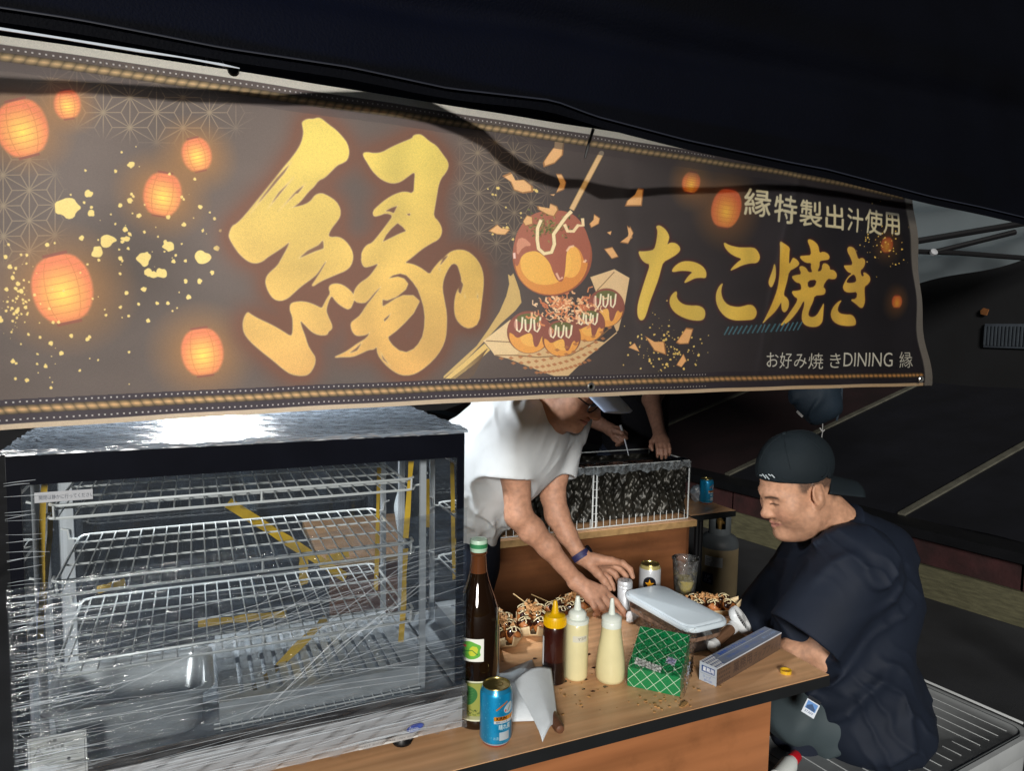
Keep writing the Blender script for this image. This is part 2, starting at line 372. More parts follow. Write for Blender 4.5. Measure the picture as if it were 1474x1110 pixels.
class Cv:
    """canvas; T maps art coordinates (n,2) to pixels (y down)"""
    def __init__(s, W, H, bg, T=None): s.W, s.H = W, H; s.a = np.ones((H, W, 3), np.float32) * np.array(bg, np.float32) / 255; s.T = T or (lambda p: p)
    def sub_e(s, E, ss=3):
        """coverage inside the bounding box only: (mask, x0, y0) or None"""
        if len(E) == 0: return None
        x0, y0, x1, y1 = E.T
        bx0, bx1 = max(0, int(min(x0.min(), x1.min()))), min(s.W, int(max(x0.max(), x1.max())) + 2)
        lo, hi = max(0, int(min(y0.min(), y1.min()))), min(s.H, int(max(y0.max(), y1.max())) + 2)
        if bx1 <= bx0 or hi <= lo: return None
        w_ = bx1 - bx0; n = (hi - lo) * ss
        ylo, yhi = np.minimum(y0, y1), np.maximum(y0, y1); xa = np.where(y0 < y1, x0, x1); sl = (x1 - x0) / np.where(np.abs(y1 - y0) < 1e-9, 1e-9, y1 - y0)
        i0 = np.ceil((ylo - lo) * ss - .5).astype(int).clip(0, n); i1 = np.ceil((yhi - lo) * ss - .5).astype(int).clip(0, n); cnt = i1 - i0; k = np.repeat(np.arange(len(cnt)), cnt)
        if len(k) == 0: return None
        row = np.arange(len(k)) - np.repeat(np.cumsum(cnt) - cnt, cnt) + i0[k]; yy = lo + (row + .5) / ss
        xs = np.clip(xa[k] + (yy - ylo[k]) * sl[k] - bx0, 0, w_ - 1e-3); o = np.lexsort((xs, row)); row = row[o]; xs = xs[o]
        st = np.searchsorted(row, row); par = (np.arange(len(row)) - st) % 2; sg = np.where(par == 0, 1.0, -1.0)
        A = np.zeros((n // ss + 1, w_ + 2)); ix = xs.astype(int); fx = xs - ix; r = row // ss
        np.add.at(A, (r, ix), sg * (1 - fx)); np.add.at(A, (r, ix + 1), sg * fx)
        return np.clip(np.cumsum(A, 1)[:hi - lo, :w_] / ss, 0, 1).astype(np.float32), bx0, lo
    def mask_e(s, E):
        M = np.zeros((s.H, s.W), np.float32); q = s.sub_e(E)
        if q: m, x, y = q; M[y:y + m.shape[0], x:x + m.shape[1]] = m
        return M
    def _E(s, polys):
        if np.ndim(polys[0][0]) == 0: polys = [polys]
        return np.concatenate([_edges(s.T(np.asarray(p, float))) for p in polys])
    def mask(s, polys): return s.mask_e(s._E(polys))
    def paint(s, M, col, al=1.0, x=0, y=0):
        c = np.array(col, np.float32) / 255 if np.ndim(col) < 2 else col; m = (M * al)[..., None]; v = s.a[y:y + M.shape[0], x:x + M.shape[1]]
        v *= (1 - m); v += c * m
    def poly(s, polys, col, al=1.0):
        q = s.sub_e(s._E(polys))
        if q: s.paint(q[0], col, al, q[1], q[2])
    def ell(s, cx, cy, rx, ry, col, al=1.0, rot=0.0, n=40):
        t = np.linspace(0, 6.2832, n, endpoint=False); c, d = math.cos(math.radians(rot)), math.sin(math.radians(rot))
        x, y = rx * np.cos(t), ry * np.sin(t); s.poly(np.stack([cx + x * c - y * d, cy + x * d + y * c], 1), col, al)
    def stroke_poly(s, pts, w):
        p = np.asarray(pts, float); w = np.broadcast_to(np.asarray(w, float), (len(p),)); t = np.gradient(p, axis=0); t /= np.linalg.norm(t, axis=1, keepdims=True) + 1e-9
        n = np.stack([-t[:, 1], t[:, 0]], 1) * w[:, None] / 2; return np.concatenate([p + n, (p - n)[::-1]])
    def line(s, pts, wd, col, al=1.0): s.poly(s.stroke_poly(pts, wd), col, al)
    def lines(s, segs, wd, col, al=1.0, fade=None):
        M = np.zeros((s.H, s.W), np.float32)
        for a, b in segs:
            q = s.T(np.array([a, b], float)); d = q[1] - q[0]; L = np.linalg.norm(d)
            if L < 1: continue
            x0, x1 = int(max(0, min(q[:, 0]) - 3)), int(min(s.W, max(q[:, 0]) + 4)); y0, y1 = int(max(0, min(q[:, 1]) - 3)), int(min(s.H, max(q[:, 1]) + 4))
            if x1 <= x0 or y1 <= y0: continue
            yy, xx = np.mgrid[y0:y1, x0:x1] + .5; t = np.clip(((xx - q[0, 0]) * d[0] + (yy - q[0, 1]) * d[1]) / L / L, 0, 1)
            dist = np.hypot(xx - q[0, 0] - t * d[0], yy - q[0, 1] - t * d[1]); M[y0:y1, x0:x1] = np.maximum(M[y0:y1, x0:x1], np.clip(wd / 2 + .5 - dist, 0, 1))
        if fade is not None: M = M * fade
        s.paint(M, col, al)
    def text(s, txt, x, y, hgt, col, al=1.0, bold=0.0, sx=1.0, slope=0.0, shear=0.0, mid=False):
        """baseline-left at art (x,y), y down; hgt = em"""
        E = text_edges(txt)
        if len(E) == 0: return 0
        q = E.reshape(-1, 2) * hgt; wdt = q[:, 0].max() * sx; X = x + q[:, 0] * sx + q[:, 1] * shear - (wdt / 2 if mid else 0); Y = y - q[:, 1] + (q[:, 0] * sx) * slope
        q = s.sub_e(s.T(np.stack([X, Y], 1)).reshape(-1, 4))
        if q is None: return wdt
        M, x0, y0 = q; p = int(bold * 2) if bold > 0 else 0
        if p:
            p = min(p, x0, y0, s.W - x0 - M.shape[1], s.H - y0 - M.shape[0]); p = max(p, 0); M = np.pad(M, p); M = np.clip(blur(M, bold) * 2.2, 0, 1); x0 -= p; y0 -= p
        s.paint(M, col, al, x0, y0); return wdt
    def image(s, name):
        im = bpy.data.images.new(name, s.W, s.H, alpha=False); b = np.ones((s.H, s.W, 4), np.float32); b[..., :3] = np.clip(s.a, 0, 1)[::-1]
        im.pixels.foreach_set(b.ravel()); im.update(); im.pack(); return im
def CR(ox, oy, sc, pts): return [(ox + x / sc, oy + y / sc) for x, y in pts]
def smooth_loop(p, it=1):
    p = np.asarray(p, float)
    for _ in range(it): q = np.roll(p, -1, 0); p = np.stack([p * .75 + q * .25, p * .25 + q * .75], 1).reshape(-1, 2)
    return p
# ------------------------------------------------------------------ the banner: cloth shape
BY = 1.15
def _pl(px): q = np.array([at_y(x, y, BY) for x, y in px]); return q[:, 0], q[:, 2]
_tx, _tz = _pl([(-60, 73), (0, 81), (119, 98), (237, 115), (356, 131), (500, 151), (620, 173), (790, 197), (960, 223), (1117, 247), (1200, 262), (1330, 290)])
_bx, _bz = _pl([(-60, 595), (0, 591), (187, 579), (400, 571), (620, 559), (880, 549), (1117, 544), (1345, 539)])
_ct = np.polyfit(_tx, _tz, 4); _cb = np.polyfit(_bx, _bz, 3)
zt_rope = lambda X: np.polyval(_ct, X)
zb_rope = lambda X: np.polyval(_cb, X)
zt = lambda X: zt_rope(X) + .027
zb = lambda X: zb_rope(X) - .027
_rx, _rz = _pl([(1314, 270), (1318, 300), (1322, 350), (1328, 420), (1333, 480), (1343, 557)])
_cr = np.polyfit(_rz, _rx, 2)
xr = lambda Z: np.polyval(_cr, Z)
BX0 = -0.36
# ------------------------------------------------------------------ the banner: print
PPM = 1350.0; AX0, AX1, AZ0, AZ1 = -0.37, 1.70, 1.34, 1.96
BW, BH = int((AX1 - AX0) * PPM), int((AZ1 - AZ0) * PPM)
def T_ban(p):
    p = np.asarray(p, float); r = FWD + np.outer((p[:, 0] - _cx) / _f, RGT) - np.outer((p[:, 1] - _cy) / _f, UPV); q = CAMP + r * (BY / r[:, 1])[:, None]
    return np.stack([(q[:, 0] - AX0) * PPM, (AZ1 - q[:, 2]) * PPM], 1)
def banner_art():
    c = Cv(BW, BH, (34, 31, 36), T_ban); yy, xx = np.mgrid[0:BH, 0:BW]; X = AX0 + (xx + .5) / PPM; Z = AZ1 - (yy + .5) / PPM
    inv = lambda x, y: T_ban(np.array([[x, y]]))[0]
    nz = sum(np.sin(xx * math.cos(a) * f + yy * math.sin(a) * f + b) for a, b, f in RNG.uniform((0, 0, .004), (6.3, 6.3, .02), (9, 3))) / 9
    gx_ = np.clip((X - .45) / .85, 0, 1) ** .8; bgc = np.array([68, 54, 46], np.float32) * (1 - gx_)[..., None] + np.array([21, 18, 21], np.float32) * gx_[..., None]  # background browner at left, darker at right: lamp falloff put into the print
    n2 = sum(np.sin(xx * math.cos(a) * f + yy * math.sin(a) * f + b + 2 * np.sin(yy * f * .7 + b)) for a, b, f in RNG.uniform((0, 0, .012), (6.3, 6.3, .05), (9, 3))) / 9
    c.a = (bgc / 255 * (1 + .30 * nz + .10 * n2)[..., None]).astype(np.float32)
    # hemp leaf lattice, fading out
    def star(region, a, ox, oy, rot, al):
        segs = []; h = a * math.sqrt(3) / 2
        cr, sr = math.cos(rot), math.sin(rot); R = lambda p: (ox + p[0] * cr - p[1] * sr, oy + p[0] * sr + p[1] * cr)
        for j in range(-14, 15):
            for i in range(-14, 15):
                p = (i * a + (j % 2) * a / 2, j * h)
                for up in (0, 1):
                    t = [p, (p[0] + a, p[1]), (p[0] + a / 2, p[1] + (h if up else -h))]; g = (sum(q[0] for q in t) / 3, sum(q[1] for q in t) / 3)
                    m = R(g)
                    if not (region[0] < m[0] < region[2] and region[1] < m[1] < region[3]): continue
                    for q in t: segs.append((R(q), m))
                    for k in range(3): segs.append((R(t[k]), R(t[(k + 1) % 3])))
        gx, gy = inv((region[0] + region[2]) / 2, (region[1] + region[3]) / 2); c0 = inv(region[0], region[1]); c1 = inv(region[2], region[3])
        fade = np.clip(1.0 - np.hypot((xx - gx) / (abs(c1[0] - c0[0]) / 2), (yy - gy) / (abs(c1[1] - c0[1]) / 2)), 0, .35) / .35
        c.lines(segs, 1.6, (150, 122, 84), al, fade.astype(np.float32))
    star((40, 60, 380, 235), 44, 149, 162, .52, .62); star((-60, 190, 110, 400), 44, 42, 273, .52, .62)
    star((640, 150, 800, 400), 29, 687, 249, .52, .55)
    # lanterns
    def lantern(x, y, rx, ry, rot, gr, dim=1.0):
        g = inv(x, y); s = np.linalg.norm(inv(x + 10, y) - g) / 10; d = np.hypot(xx - g[0], yy - g[1]) / (gr * s * 1.25)
        c.paint((np.clip(1.15 - d, 0, 1) ** 1.1).astype(np.float32), (146, 84, 34), .95 * dim)
        M = c.mask(smooth_loop([(x + math.cos(math.radians(rot)) * u * rx - math.sin(math.radians(rot)) * v * ry, y + math.sin(math.radians(rot)) * u * rx + math.cos(math.radians(rot)) * v * ry)
                    for u, v in ((-.5, -1), (.5, -1), (.92, -.55), (1.03, 0), (.92, .55), (.5, 1), (-.5, 1), (-.92, .55), (-1.03, 0), (-.92, -.55))], 2))
        gd = np.clip(1 - np.hypot(xx - g[0], (yy - g[1] - ry * s * .15) * .85) / (rx * s * 1.0), 0, 1)[..., None]
        body = np.array([216, 100, 54], np.float32) / 255 * (1 - gd) + np.array([250, 204, 66], np.float32) / 255 * gd
        c.paint(blur(M, 3), body.astype(np.float32), dim)
        L = []
        for k in range(-4, 5):
            v = k / 4.6; u = math.sqrt(max(0, 1 - v * v * .75)); a = [(uu * rx, v * ry + .06 * ry * (1 - uu * uu)) for uu in (-u, -u * .5, 0, u * .5, u)]
            cc, ss = math.cos(math.radians(rot)), math.sin(math.radians(rot)); a = [(x + p * cc - q * ss, y + p * ss + q * cc) for p, q in a]
            L += list(zip(a[:-1], a[1:]))
        for sgn in (-.55, .55):
            a = [(sgn * rx * math.sqrt(max(.1, 1 - v * v * .7)), v * ry) for v in np.linspace(-.95, .95, 7)]; a = [(x + p * cc - q * ss, y + p * ss + q * cc) for p, q in a]; L += list(zip(a[:-1], a[1:]))
        c.lines(L, 1.5, (176, 84, 30), .5 * dim)
        for v in (-1.02, 1.02):
            a = [(x + p * cc - v * ry * ss, y + p * ss + v * ry * cc) for p in (-.42 * rx, .42 * rx)]; c.line(a, max(2.5, rx * .1), (112, 48, 34), .9 * dim)
    for l in ((32, 184, 37, 41, -14, 58), (97, 150, 19, 21, -8, 36), (283, 222, 21, 24, -14, 44), (234, 280, 27, 31, 8, 52), (90, 415, 44, 49, -12, 82), (291, 506, 30, 34, -8, 58)): lantern(*l)
    for l in ((996, 262, 13, 15, 10, 24, .85), (1047, 299, 20, 28, 10, 36, .8), (1279, 352, 8, 11, 0, 16, .6), (1285, 434, 7, 9, 0, 14, .7)): lantern(*l)
    # gold splashes
    gold = (222, 188, 92)
    def blob(x, y, r, asp=1.0):
        n = 12; t = np.linspace(0, 6.283, n, endpoint=False); rr = r * (1 + RNG.normal(0, .16, n)); c.poly(smooth_loop(np.stack([x + rr * np.cos(t) * asp, y + rr * np.sin(t)], 1), 1), gold)
    for x, y, r, a in ((98, 300, 15, 1.25), (129, 280, 5, 1.2), (189, 238, 5, 1), (156, 347, 9, 1.2), (141, 364, 8, 1), (207, 372, 9, 1.2), (242, 355, 7, 1.2), (291, 370, 11, 1.1), (233, 393, 7, 1),
                       (213, 392, 6, 1), (221, 395, 5, 1.4), (207, 416, 4, 1), (133, 308, 5, 1), (312, 357, 4, 1), (287, 405, 4, 1), (119, 343, 4, 1), (181, 331, 3.4, 1), (213, 461, 3, 1), (126, 488, 3, 1), (88, 508, 3.4, 1),
                       (65, 527, 3, 1), (18, 520, 3.4, 1), (182, 344, 4, 1.5), (174, 372, 3, 1), (250, 376, 3.2, 1), (267, 404, 3, 1), (309, 314, 2.4, 1), (288, 297, 3.2, 1), (188, 290, 4, 1), (174, 297, 3, 1)): blob(x, y, r, a)
    for _ in range(190):
        x, y = (RNG.normal(205, 70), RNG.normal(345, 60)) if RNG.random() < .45 else (RNG.normal(22, 22), RNG.normal(435, 45)) if RNG.random() < .7 else (RNG.uniform(0, 190), RNG.uniform(430, 560))
        if x > 322 or x < -5 or y < 210: continue
        blob(x, y, abs(RNG.normal(1.4, .8)) + .5)
    for _ in range(150): blob(RNG.normal(955, 28), RNG.normal(508, 26), abs(RNG.normal(.8, .5)) + .35)
    for _ in range(70): blob(RNG.normal(1268, 22), RNG.normal(350, 22), abs(RNG.normal(.6, .3)) + .3)
    for _ in range(26): blob(RNG.uniform(700, 800), RNG.uniform(270, 375), abs(RNG.normal(1.2, .6)) + .4)
    # the great character
    a5 = lambda *p: CR(320, 150, 5.55, p); b5 = lambda *p: CR(320, 340, 5.045, p); c5 = lambda *p: CR(500, 180, 5.286, p); d5 = lambda *p: CR(480, 360, 5.548, p)
    P1 = a5((640, 135), (680, 110), (730, 112), (770, 100), (800, 112), (850, 155), (910, 200), (960, 255), (1000, 310), (1015, 380), (1000, 440), (960, 465), (920, 480), (870, 530), (820, 580), (770, 600), (735, 650), (690, 690), (650, 740), (620, 775),
            (570, 815), (510, 832), (600, 815), (660, 800), (710, 770), (745, 720), (795, 705), (850, 730), (910, 770), (945, 830), (945, 890), (910, 940), (870, 990), (845, 1045)) + \
         b5((790, 5), (850, 0), (900, 30), (945, 90), (958, 150), (940, 210), (900, 245), (850, 265), (790, 290), (720, 320), (640, 372), (690, 300), (740, 220), (768, 165), (740, 190), (690, 270), (640, 310), (570, 360), (520, 405),
            (470, 450), (420, 468), (370, 455), (335, 410), (312, 350), (312, 310), (335, 270), (400, 215), (430, 160), (470, 90), (495, 30), (440, 75), (380, 115), (325, 150), (290, 180), (240, 197), (190, 185), (130, 135), (90, 80), (50, 10)) + \
         a5((55, 1030), (80, 970), (115, 955), (180, 890), (300, 740), (420, 590), (500, 490), (560, 420), (610, 350), (640, 290), (655, 220), (645, 160))
    P2 = b5((180, 548), (200, 565), (260, 600), (350, 640), (430, 685), (500, 730), (512, 690), (512, 610), (505, 570), (490, 540), (490, 500), (505, 482), (560, 472), (620, 478), (680, 500), (725, 525), (740, 500), (765, 450), (792, 412),
            (778, 375), (790, 350), (830, 340), (880, 350), (930, 385), (966, 432), (960, 470), (930, 532), (880, 510), (830, 470), (798, 420), (770, 480), (755, 540), (775, 590), (798, 640), (800, 670), (770, 690), (765, 715), (700, 715),
            (650, 690), (610, 650), (560, 600), (575, 660), (600, 720), (620, 790), (650, 840), (678, 880), (670, 940), (630, 1000), (580, 1012), (500, 1000), (440, 960), (370, 900), (280, 830), (200, 760), (155, 700), (147, 640), (155, 590))
    P3 = c5((118, 212), (150, 205), (195, 215), (260, 210), (330, 170), (420, 130), (495, 100), (500, 78), (550, 68), (580, 85), (620, 120), (680, 155), (720, 210), (768, 275), (770, 320), (745, 365), (715, 400), (695, 460), (685, 530), (670, 620),
            (660, 690), (700, 730), (725, 790), (715, 840), (690, 870), (640, 895), (570, 940), (500, 1000), (440, 1045)) + \
         d5((600, 100), (660, 115), (720, 150), (775, 195), (800, 150), (850, 90), (900, 40), (950, 5), (1000, -5), (1060, 5), (1120, 50), (1170, 120), (1195, 200), (1197, 300), (1185, 430), (1170, 580), (1100, 625), (1040, 605), (990, 550),
            (972, 480), (975, 380), (1000, 300), (1030, 240), (1010, 170), (990, 110), (950, 100), (915, 150), (880, 230), (872, 310), (890, 400), (910, 500), (912, 600), (905, 700), (870, 790), (800, 880), (700, 960), (620, 995), (540, 995),
            (470, 960), (400, 900), (350, 830), (345, 760), (320, 790), (280, 790), (220, 820), (150, 850), (60, 850), (0, 857), (60, 832), (120, 800), (200, 740), (270, 700), (300, 640), (270, 670), (220, 680), (180, 680), (150, 640), (142, 580),
            (175, 555), (220, 520), (270, 440), (330, 365), (405, 268), (340, 325), (270, 410), (240, 418), (180, 410), (168, 358), (180, 310), (220, 260), (290, 215), (340, 150), (375, 95), (310, 120), (260, 132), (240, 110), (230, 60)) + \
         c5((120, 1010), (115, 980), (130, 940), (160, 905), (195, 895), (250, 830), (310, 750), (360, 680), (300, 660), (250, 680), (205, 690), (200, 650), (240, 610), (300, 560), (370, 520), (440, 500), (512, 518), (515, 430), (520, 345), (470, 380),
            (410, 425), (350, 440), (290, 425), (240, 395), (190, 345), (150, 280), (125, 240))
    H3 = [c5((285, 650), (340, 620), (392, 603), (362, 668), (330, 655)), c5((450, 672), (490, 660), (485, 688)), c5((390, 735), (430, 765), (460, 800), (400, 825), (330, 860), (272, 888), (300, 830), (340, 780)),
          d5((440, 225), (520, 210), (570, 225), (600, 265), (580, 310), (530, 350), (400, 450), (430, 430), (500, 385), (560, 360), (640, 360), (690, 405), (640, 500), (570, 575), (500, 640), (432, 690), (440, 720), (470, 760), (520, 800), (580, 815), (640, 790), (680, 750), (715, 690),
             (730, 620), (735, 530), (725, 450), (705, 380), (680, 310), (640, 250), (590, 195), (540, 180), (480, 195)), d5((400, 550), (465, 495), (440, 540), (405, 575))]
    Mk = np.clip(c.mask(smooth_loop(P1)) + c.mask(smooth_loop(P2)) + c.mask([smooth_loop(P3)] + H3), 0, 1)
    streaks = [a5((565, 440), (500, 540), (400, 660), (280, 800), (200, 905), (300, 760), (430, 590)), a5((590, 560), (480, 690), (350, 850), (450, 700)), a5((680, 615), (580, 700), (430, 870), (560, 740)), a5((590, 690), (640, 650), (660, 640), (600, 715)),
               b5((735, 20), (700, 60), (620, 100), (545, 165), (600, 140), (680, 105), (740, 85)), d5((830, 130), (860, 150), (840, 215), (855, 160)), d5((1010, 230), (1040, 270), (1020, 350), (1000, 330)), d5((1050, 330), (1060, 380), (1052, 378)),
               d5((1150, 330), (1160, 370), (1152, 400)), d5((395, 390), (430, 400), (530, 360), (440, 420), (395, 450)), d5((370, 800), (400, 860), (460, 930), (390, 870)), d5((240, 720), (180, 780), (110, 830), (190, 800)), d5((880, 60), (930, 30), (840, 140))]
    Ms = np.zeros_like(Mk)
    for s_ in streaks: Ms = np.maximum(Ms, c.mask(s_))
    Mk = Mk * (1 - .97 * np.clip(blur(Ms, 2) * 1.6, 0, 1))
    glow = np.clip(blur(Mk, 38) * 4.2, 0, 1) ** .7
    c.paint(glow, (84, 44, 29), .92)
    g1 = np.clip((Z - 1.45) / .38, 0, 1)[..., None]; tex = .5 + .5 * np.sin(nz * 9 + xx * .03)[..., None]
    gcol = (np.array([214, 152, 66], np.float32) * (1 - g1) + np.array([214, 184, 66], np.float32) * g1) / 255 * (1 - .09 * tex + .022 * RNG.normal(size=(BH, BW, 1)) + .10 * n2[..., None])
    c.paint(np.clip(blur(Mk, 3) * 1.8, 0, 1), (240, 206, 120), .8); c.paint(Mk, gcol.astype(np.float32))
    # the four smaller characters
    e6 = lambda *p: CR(900, 310, 6.167, p); f6 = lambda *p: CR(1070, 330, 6.94, p)
    Q = [[e6((285, 95), (310, 82), (345, 95), (385, 130), (412, 180), (405, 215), (390, 258), (420, 235), (470, 240), (505, 275), (505, 310), (470, 345), (420, 375), (355, 410), (335, 470), (310, 560), (270, 660), (225, 770), (190, 880), (165, 925), (130, 930), (105, 890),
             (105, 810), (125, 740), (160, 640), (200, 530), (235, 430), (190, 420), (150, 390), (120, 340), (118, 315), (160, 318), (220, 312), (272, 300), (290, 240), (300, 170), (300, 125))],
         [e6((425, 490), (450, 450), (500, 412), (560, 400), (630, 412), (690, 445), (722, 490), (725, 530), (715, 555), (670, 550), (620, 555), (580, 575), (520, 603), (545, 560), (575, 525), (605, 500), (560, 490), (500, 488), (440, 500))],
         [e6((455, 668), (460, 690), (452, 720), (470, 760), (510, 790), (570, 800), (640, 798), (690, 820), (710, 860), (700, 910), (670, 930), (610, 932), (540, 920), (470, 890), (420, 850), (392, 790), (395, 740), (420, 695))],
         [e6((880, 232), (930, 262), (1000, 280)) + f6((0, 180), (100, 178), (140, 205), (172, 265), (165, 310), (140, 335), (80, 335), (0, 355)) + e6((1000, 465), (940, 492), (970, 450), (1010, 410), (1045, 382), (990, 365), (930, 330), (890, 280))],
         [e6((885, 595), (870, 640), (868, 690), (890, 750), (940, 795), (1010, 810)) + f6((0, 772), (30, 765), (90, 748), (130, 760), (158, 810), (150, 860), (120, 900), (60, 905), (0, 908)) + e6((1000, 930), (930, 910), (870, 860), (830, 800), (815, 740), (820, 680), (850, 620))],
         [f6((372, 122), (400, 118), (440, 140), (475, 185), (465, 230), (455, 360), (490, 290), (500, 280), (535, 305), (555, 345), (520, 380), (455, 415), (440, 520), (420, 600), (412, 660), (445, 680), (465, 730), (455, 790), (420, 832), (395, 810), (390, 770), (392, 720),
             (360, 780), (310, 850), (250, 910), (195, 945), (240, 890), (290, 810), (330, 710), (360, 610), (375, 520), (385, 420), (390, 300), (388, 190))],
         [f6((318, 332), (345, 390), (355, 460), (340, 530), (315, 580), (280, 560), (268, 520), (285, 460), (305, 400))],
         [f6((640, 110), (660, 95), (700, 115), (735, 160), (738, 240), (770, 222), (810, 240), (828, 275), (815, 305), (770, 310), (730, 318), (728, 370), (705, 425), (745, 415), (755, 345), (790, 340), (820, 375), (818, 405), (860, 410), (890, 450), (880, 495), (840, 500),
             (800, 490), (760, 570), (790, 600), (792, 640), (770, 655), (695, 660), (690, 720), (660, 800), (650, 860), (690, 880), (735, 860), (770, 790), (795, 720), (798, 880), (790, 930), (750, 970), (680, 975), (620, 955), (590, 910), (590, 840), (610, 760), (605, 700),
             (560, 800), (490, 890), (430, 940), (360, 965), (410, 910), (470, 830), (530, 740), (545, 690), (510, 670), (480, 615), (540, 612), (575, 600), (560, 535), (520, 530), (475, 470), (520, 455), (570, 448), (545, 380), (570, 362), (610, 385), (628, 430), (665, 430),
             (650, 380), (660, 335), (610, 335), (570, 300), (558, 265), (610, 262), (665, 258), (662, 180)), f6((622, 510), (705, 500), (690, 575), (628, 585))],
         [f6((1015, 185), (1050, 170), (1100, 190), (1125, 240), (1145, 300), (1195, 280), (1228, 300), (1228, 340), (1200, 385), (1160, 410), (1170, 470), (1200, 465), (1190, 430), (1220, 430), (1260, 465), (1262, 510), (1230, 550), (1195, 570), (1195, 640), (1205, 720),
             (1190, 780), (1165, 785), (1120, 745), (1050, 700), (1120, 695), (1120, 620), (1050, 632), (990, 625), (958, 585), (965, 550), (1000, 480), (1060, 440), (1010, 430), (975, 390), (962, 362), (1010, 362), (1075, 355), (1050, 280), (1015, 225)), f6((1075, 445), (1020, 480), (985, 530), (1040, 540), (1110, 525), (1100, 470))],
         [f6((970, 700), (940, 760), (935, 810), (965, 840), (1020, 850), (1085, 850), (1120, 890), (1128, 940), (1110, 960), (1040, 965), (960, 955), (900, 920), (870, 860), (880, 790), (920, 730))]]
    Mt = np.zeros_like(Mk)
    for q in Q: Mt = np.maximum(Mt, c.mask([smooth_loop(p) for p in q]))
    c.paint(np.clip(blur(Mt, 12) * 2.6, 0, 1), (66, 26, 20), .9); c.paint(np.clip(blur(Mt, 3) * 1.5, 0, 1), (214, 190, 120), .5)
    g2 = np.clip((X - 1.0) / .5, 0, 1)[..., None]; c.paint(Mt, ((np.array([222, 186, 70], np.float32) * (1 - g2) + np.array([214, 172, 70], np.float32) * g2) / 255 * (1 - .08 * tex)).astype(np.float32))
    for k in range(17): c.line([(1046 + k * 6.4, 482 - k * .45), (1053 + k * 6.4, 470 - k * .45)], 2.0, (64, 112, 124), .85)
    for i, ch in enumerate('縁特製出汁使用'): c.text(ch, (1070, 1111, 1150, 1183, 1214, 1242, 1272)[i], (305, 314, 320, 325, 329, 331, 332)[i], (42, 42, 40, 38, 36, 37, 36)[i], (202, 192, 158), bold=3.4, sx=(.92, .9, .82, .78, .72, .8, .72)[i], slope=.14)
    for i, ch in enumerate('お好み焼き'): c.text(ch, (1101, 1122, 1144, 1165, 1190)[i], (527, 528, 528, 529, 528)[i], 25, (190, 186, 172), sx=.82)
    c.text('DINING', 1210, 527, 29, (190, 186, 172), sx=.70); c.text('縁', 1290, 527, 25, (178, 174, 160), sx=.9)
    # takoyaki picture
    g4 = lambda *p: CR(690, 200, 4.826, p); h5 = lambda *p: CR(640, 380, 5.264, p)
    c.poly(h5((478, 75), (500, 90), (520, 68), (545, 130), (570, 200), (585, 290), (540, 350), (430, 450), (330, 560), (180, 720), (90, 800), (0, 868), (0, 850), (120, 740), (250, 620), (340, 490), (420, 360), (470, 240), (490, 150)), (196, 158, 84))
    c.poly(h5((310, 600), (350, 650), (230, 760), (90, 868), (10, 868), (160, 740)), (214, 176, 92))
    for k in range(9): c.line(h5((330 - k * 3, 640 + k * 4), (150 + k * 9, 800 + k * 5), (60 + k * 14, 868)), 1.2, (90, 60, 36), .7)
    c.poly(h5((1080, 100), (1265, 40), (1385, 105), (1350, 340), (1310, 500), (1200, 590), (1050, 560), (800, 450), (700, 400), (560, 400), (300, 580), (340, 620), (380, 690), (480, 715), (700, 800), (910, 875), (1080, 700), (1300, 520), (1120, 150)), (206, 168, 112))
    c.poly(h5((300, 580), (500, 420), (620, 560), (545, 690), (480, 712), (385, 690), (335, 625)), (222, 190, 134))
    c.poly(h5((1080, 100), (1265, 40), (1385, 105), (1350, 330), (1200, 470), (1130, 230)), (220, 184, 130)); c.line(h5((320, 580), (500, 590)), 1.3, (120, 84, 50)); c.line(h5((1130, 200), (1265, 60)), 1.3, (140, 100, 60)); c.line(h5((385, 690), (545, 690), (700, 705), (950, 690), (1120, 590), (1300, 430)), 1.5, (120, 80, 44))
    def ball(x, y, r, drip=True):
        c.ell(*h5((x, y))[0], r / 5.264, r * .98 / 5.264, (122, 62, 40)); c.ell(*h5((x, y + r * .12))[0], r * .9 / 5.264, r * .84 / 5.264, (226, 150, 58))
        c.ell(*h5((x + r * .1, y + r * .25))[0], r * .5 / 5.264, r * .4 / 5.264, (236, 178, 76), .7)
        pts = [(x - r, y), (x - r * .9, y - r * .5), (x - r * .4, y - r * .95), (x + r * .4, y - r * .95), (x + r * .9, y - r * .5), (x + r, y), (x + r * .8, y + r * .3), (x + r * .62, y + r * .05), (x + r * .4, y + r * .7), (x + r * .2, y + r * .65), (x + r * .15, y), (x - r * .2, y + r * .1), (x - r * .55, y + r * .3), (x - r * .75, y + r * .05)]
        c.poly(smooth_loop(h5(*pts), 2), (134, 66, 50)); c.ell(*h5((x, y - r * .62))[0], r * .55 / 5.264, r * .24 / 5.264, (88, 92, 42), .9)
        for s_ in (-.45, -.05, .35): c.line(h5((x + r * (s_ - .12), y - r * .6), (x + r * (s_ - .1), y - r * .1), (x + r * (s_ + .02), y - r * .02), (x + r * (s_ + .12), y - r * .2), (x + r * (s_ + .16), y - r * .7)), 2.6, (236, 222, 184))
        c.ell(*h5((x - r * .6, y - r * .35))[0], r * .08 / 5.264, r * .2 / 5.264, (230, 170, 140), .6)
    ball(1205, 330, 150); ball(1075, 460, 128); ball(640, 515, 165); ball(880, 560, 142)
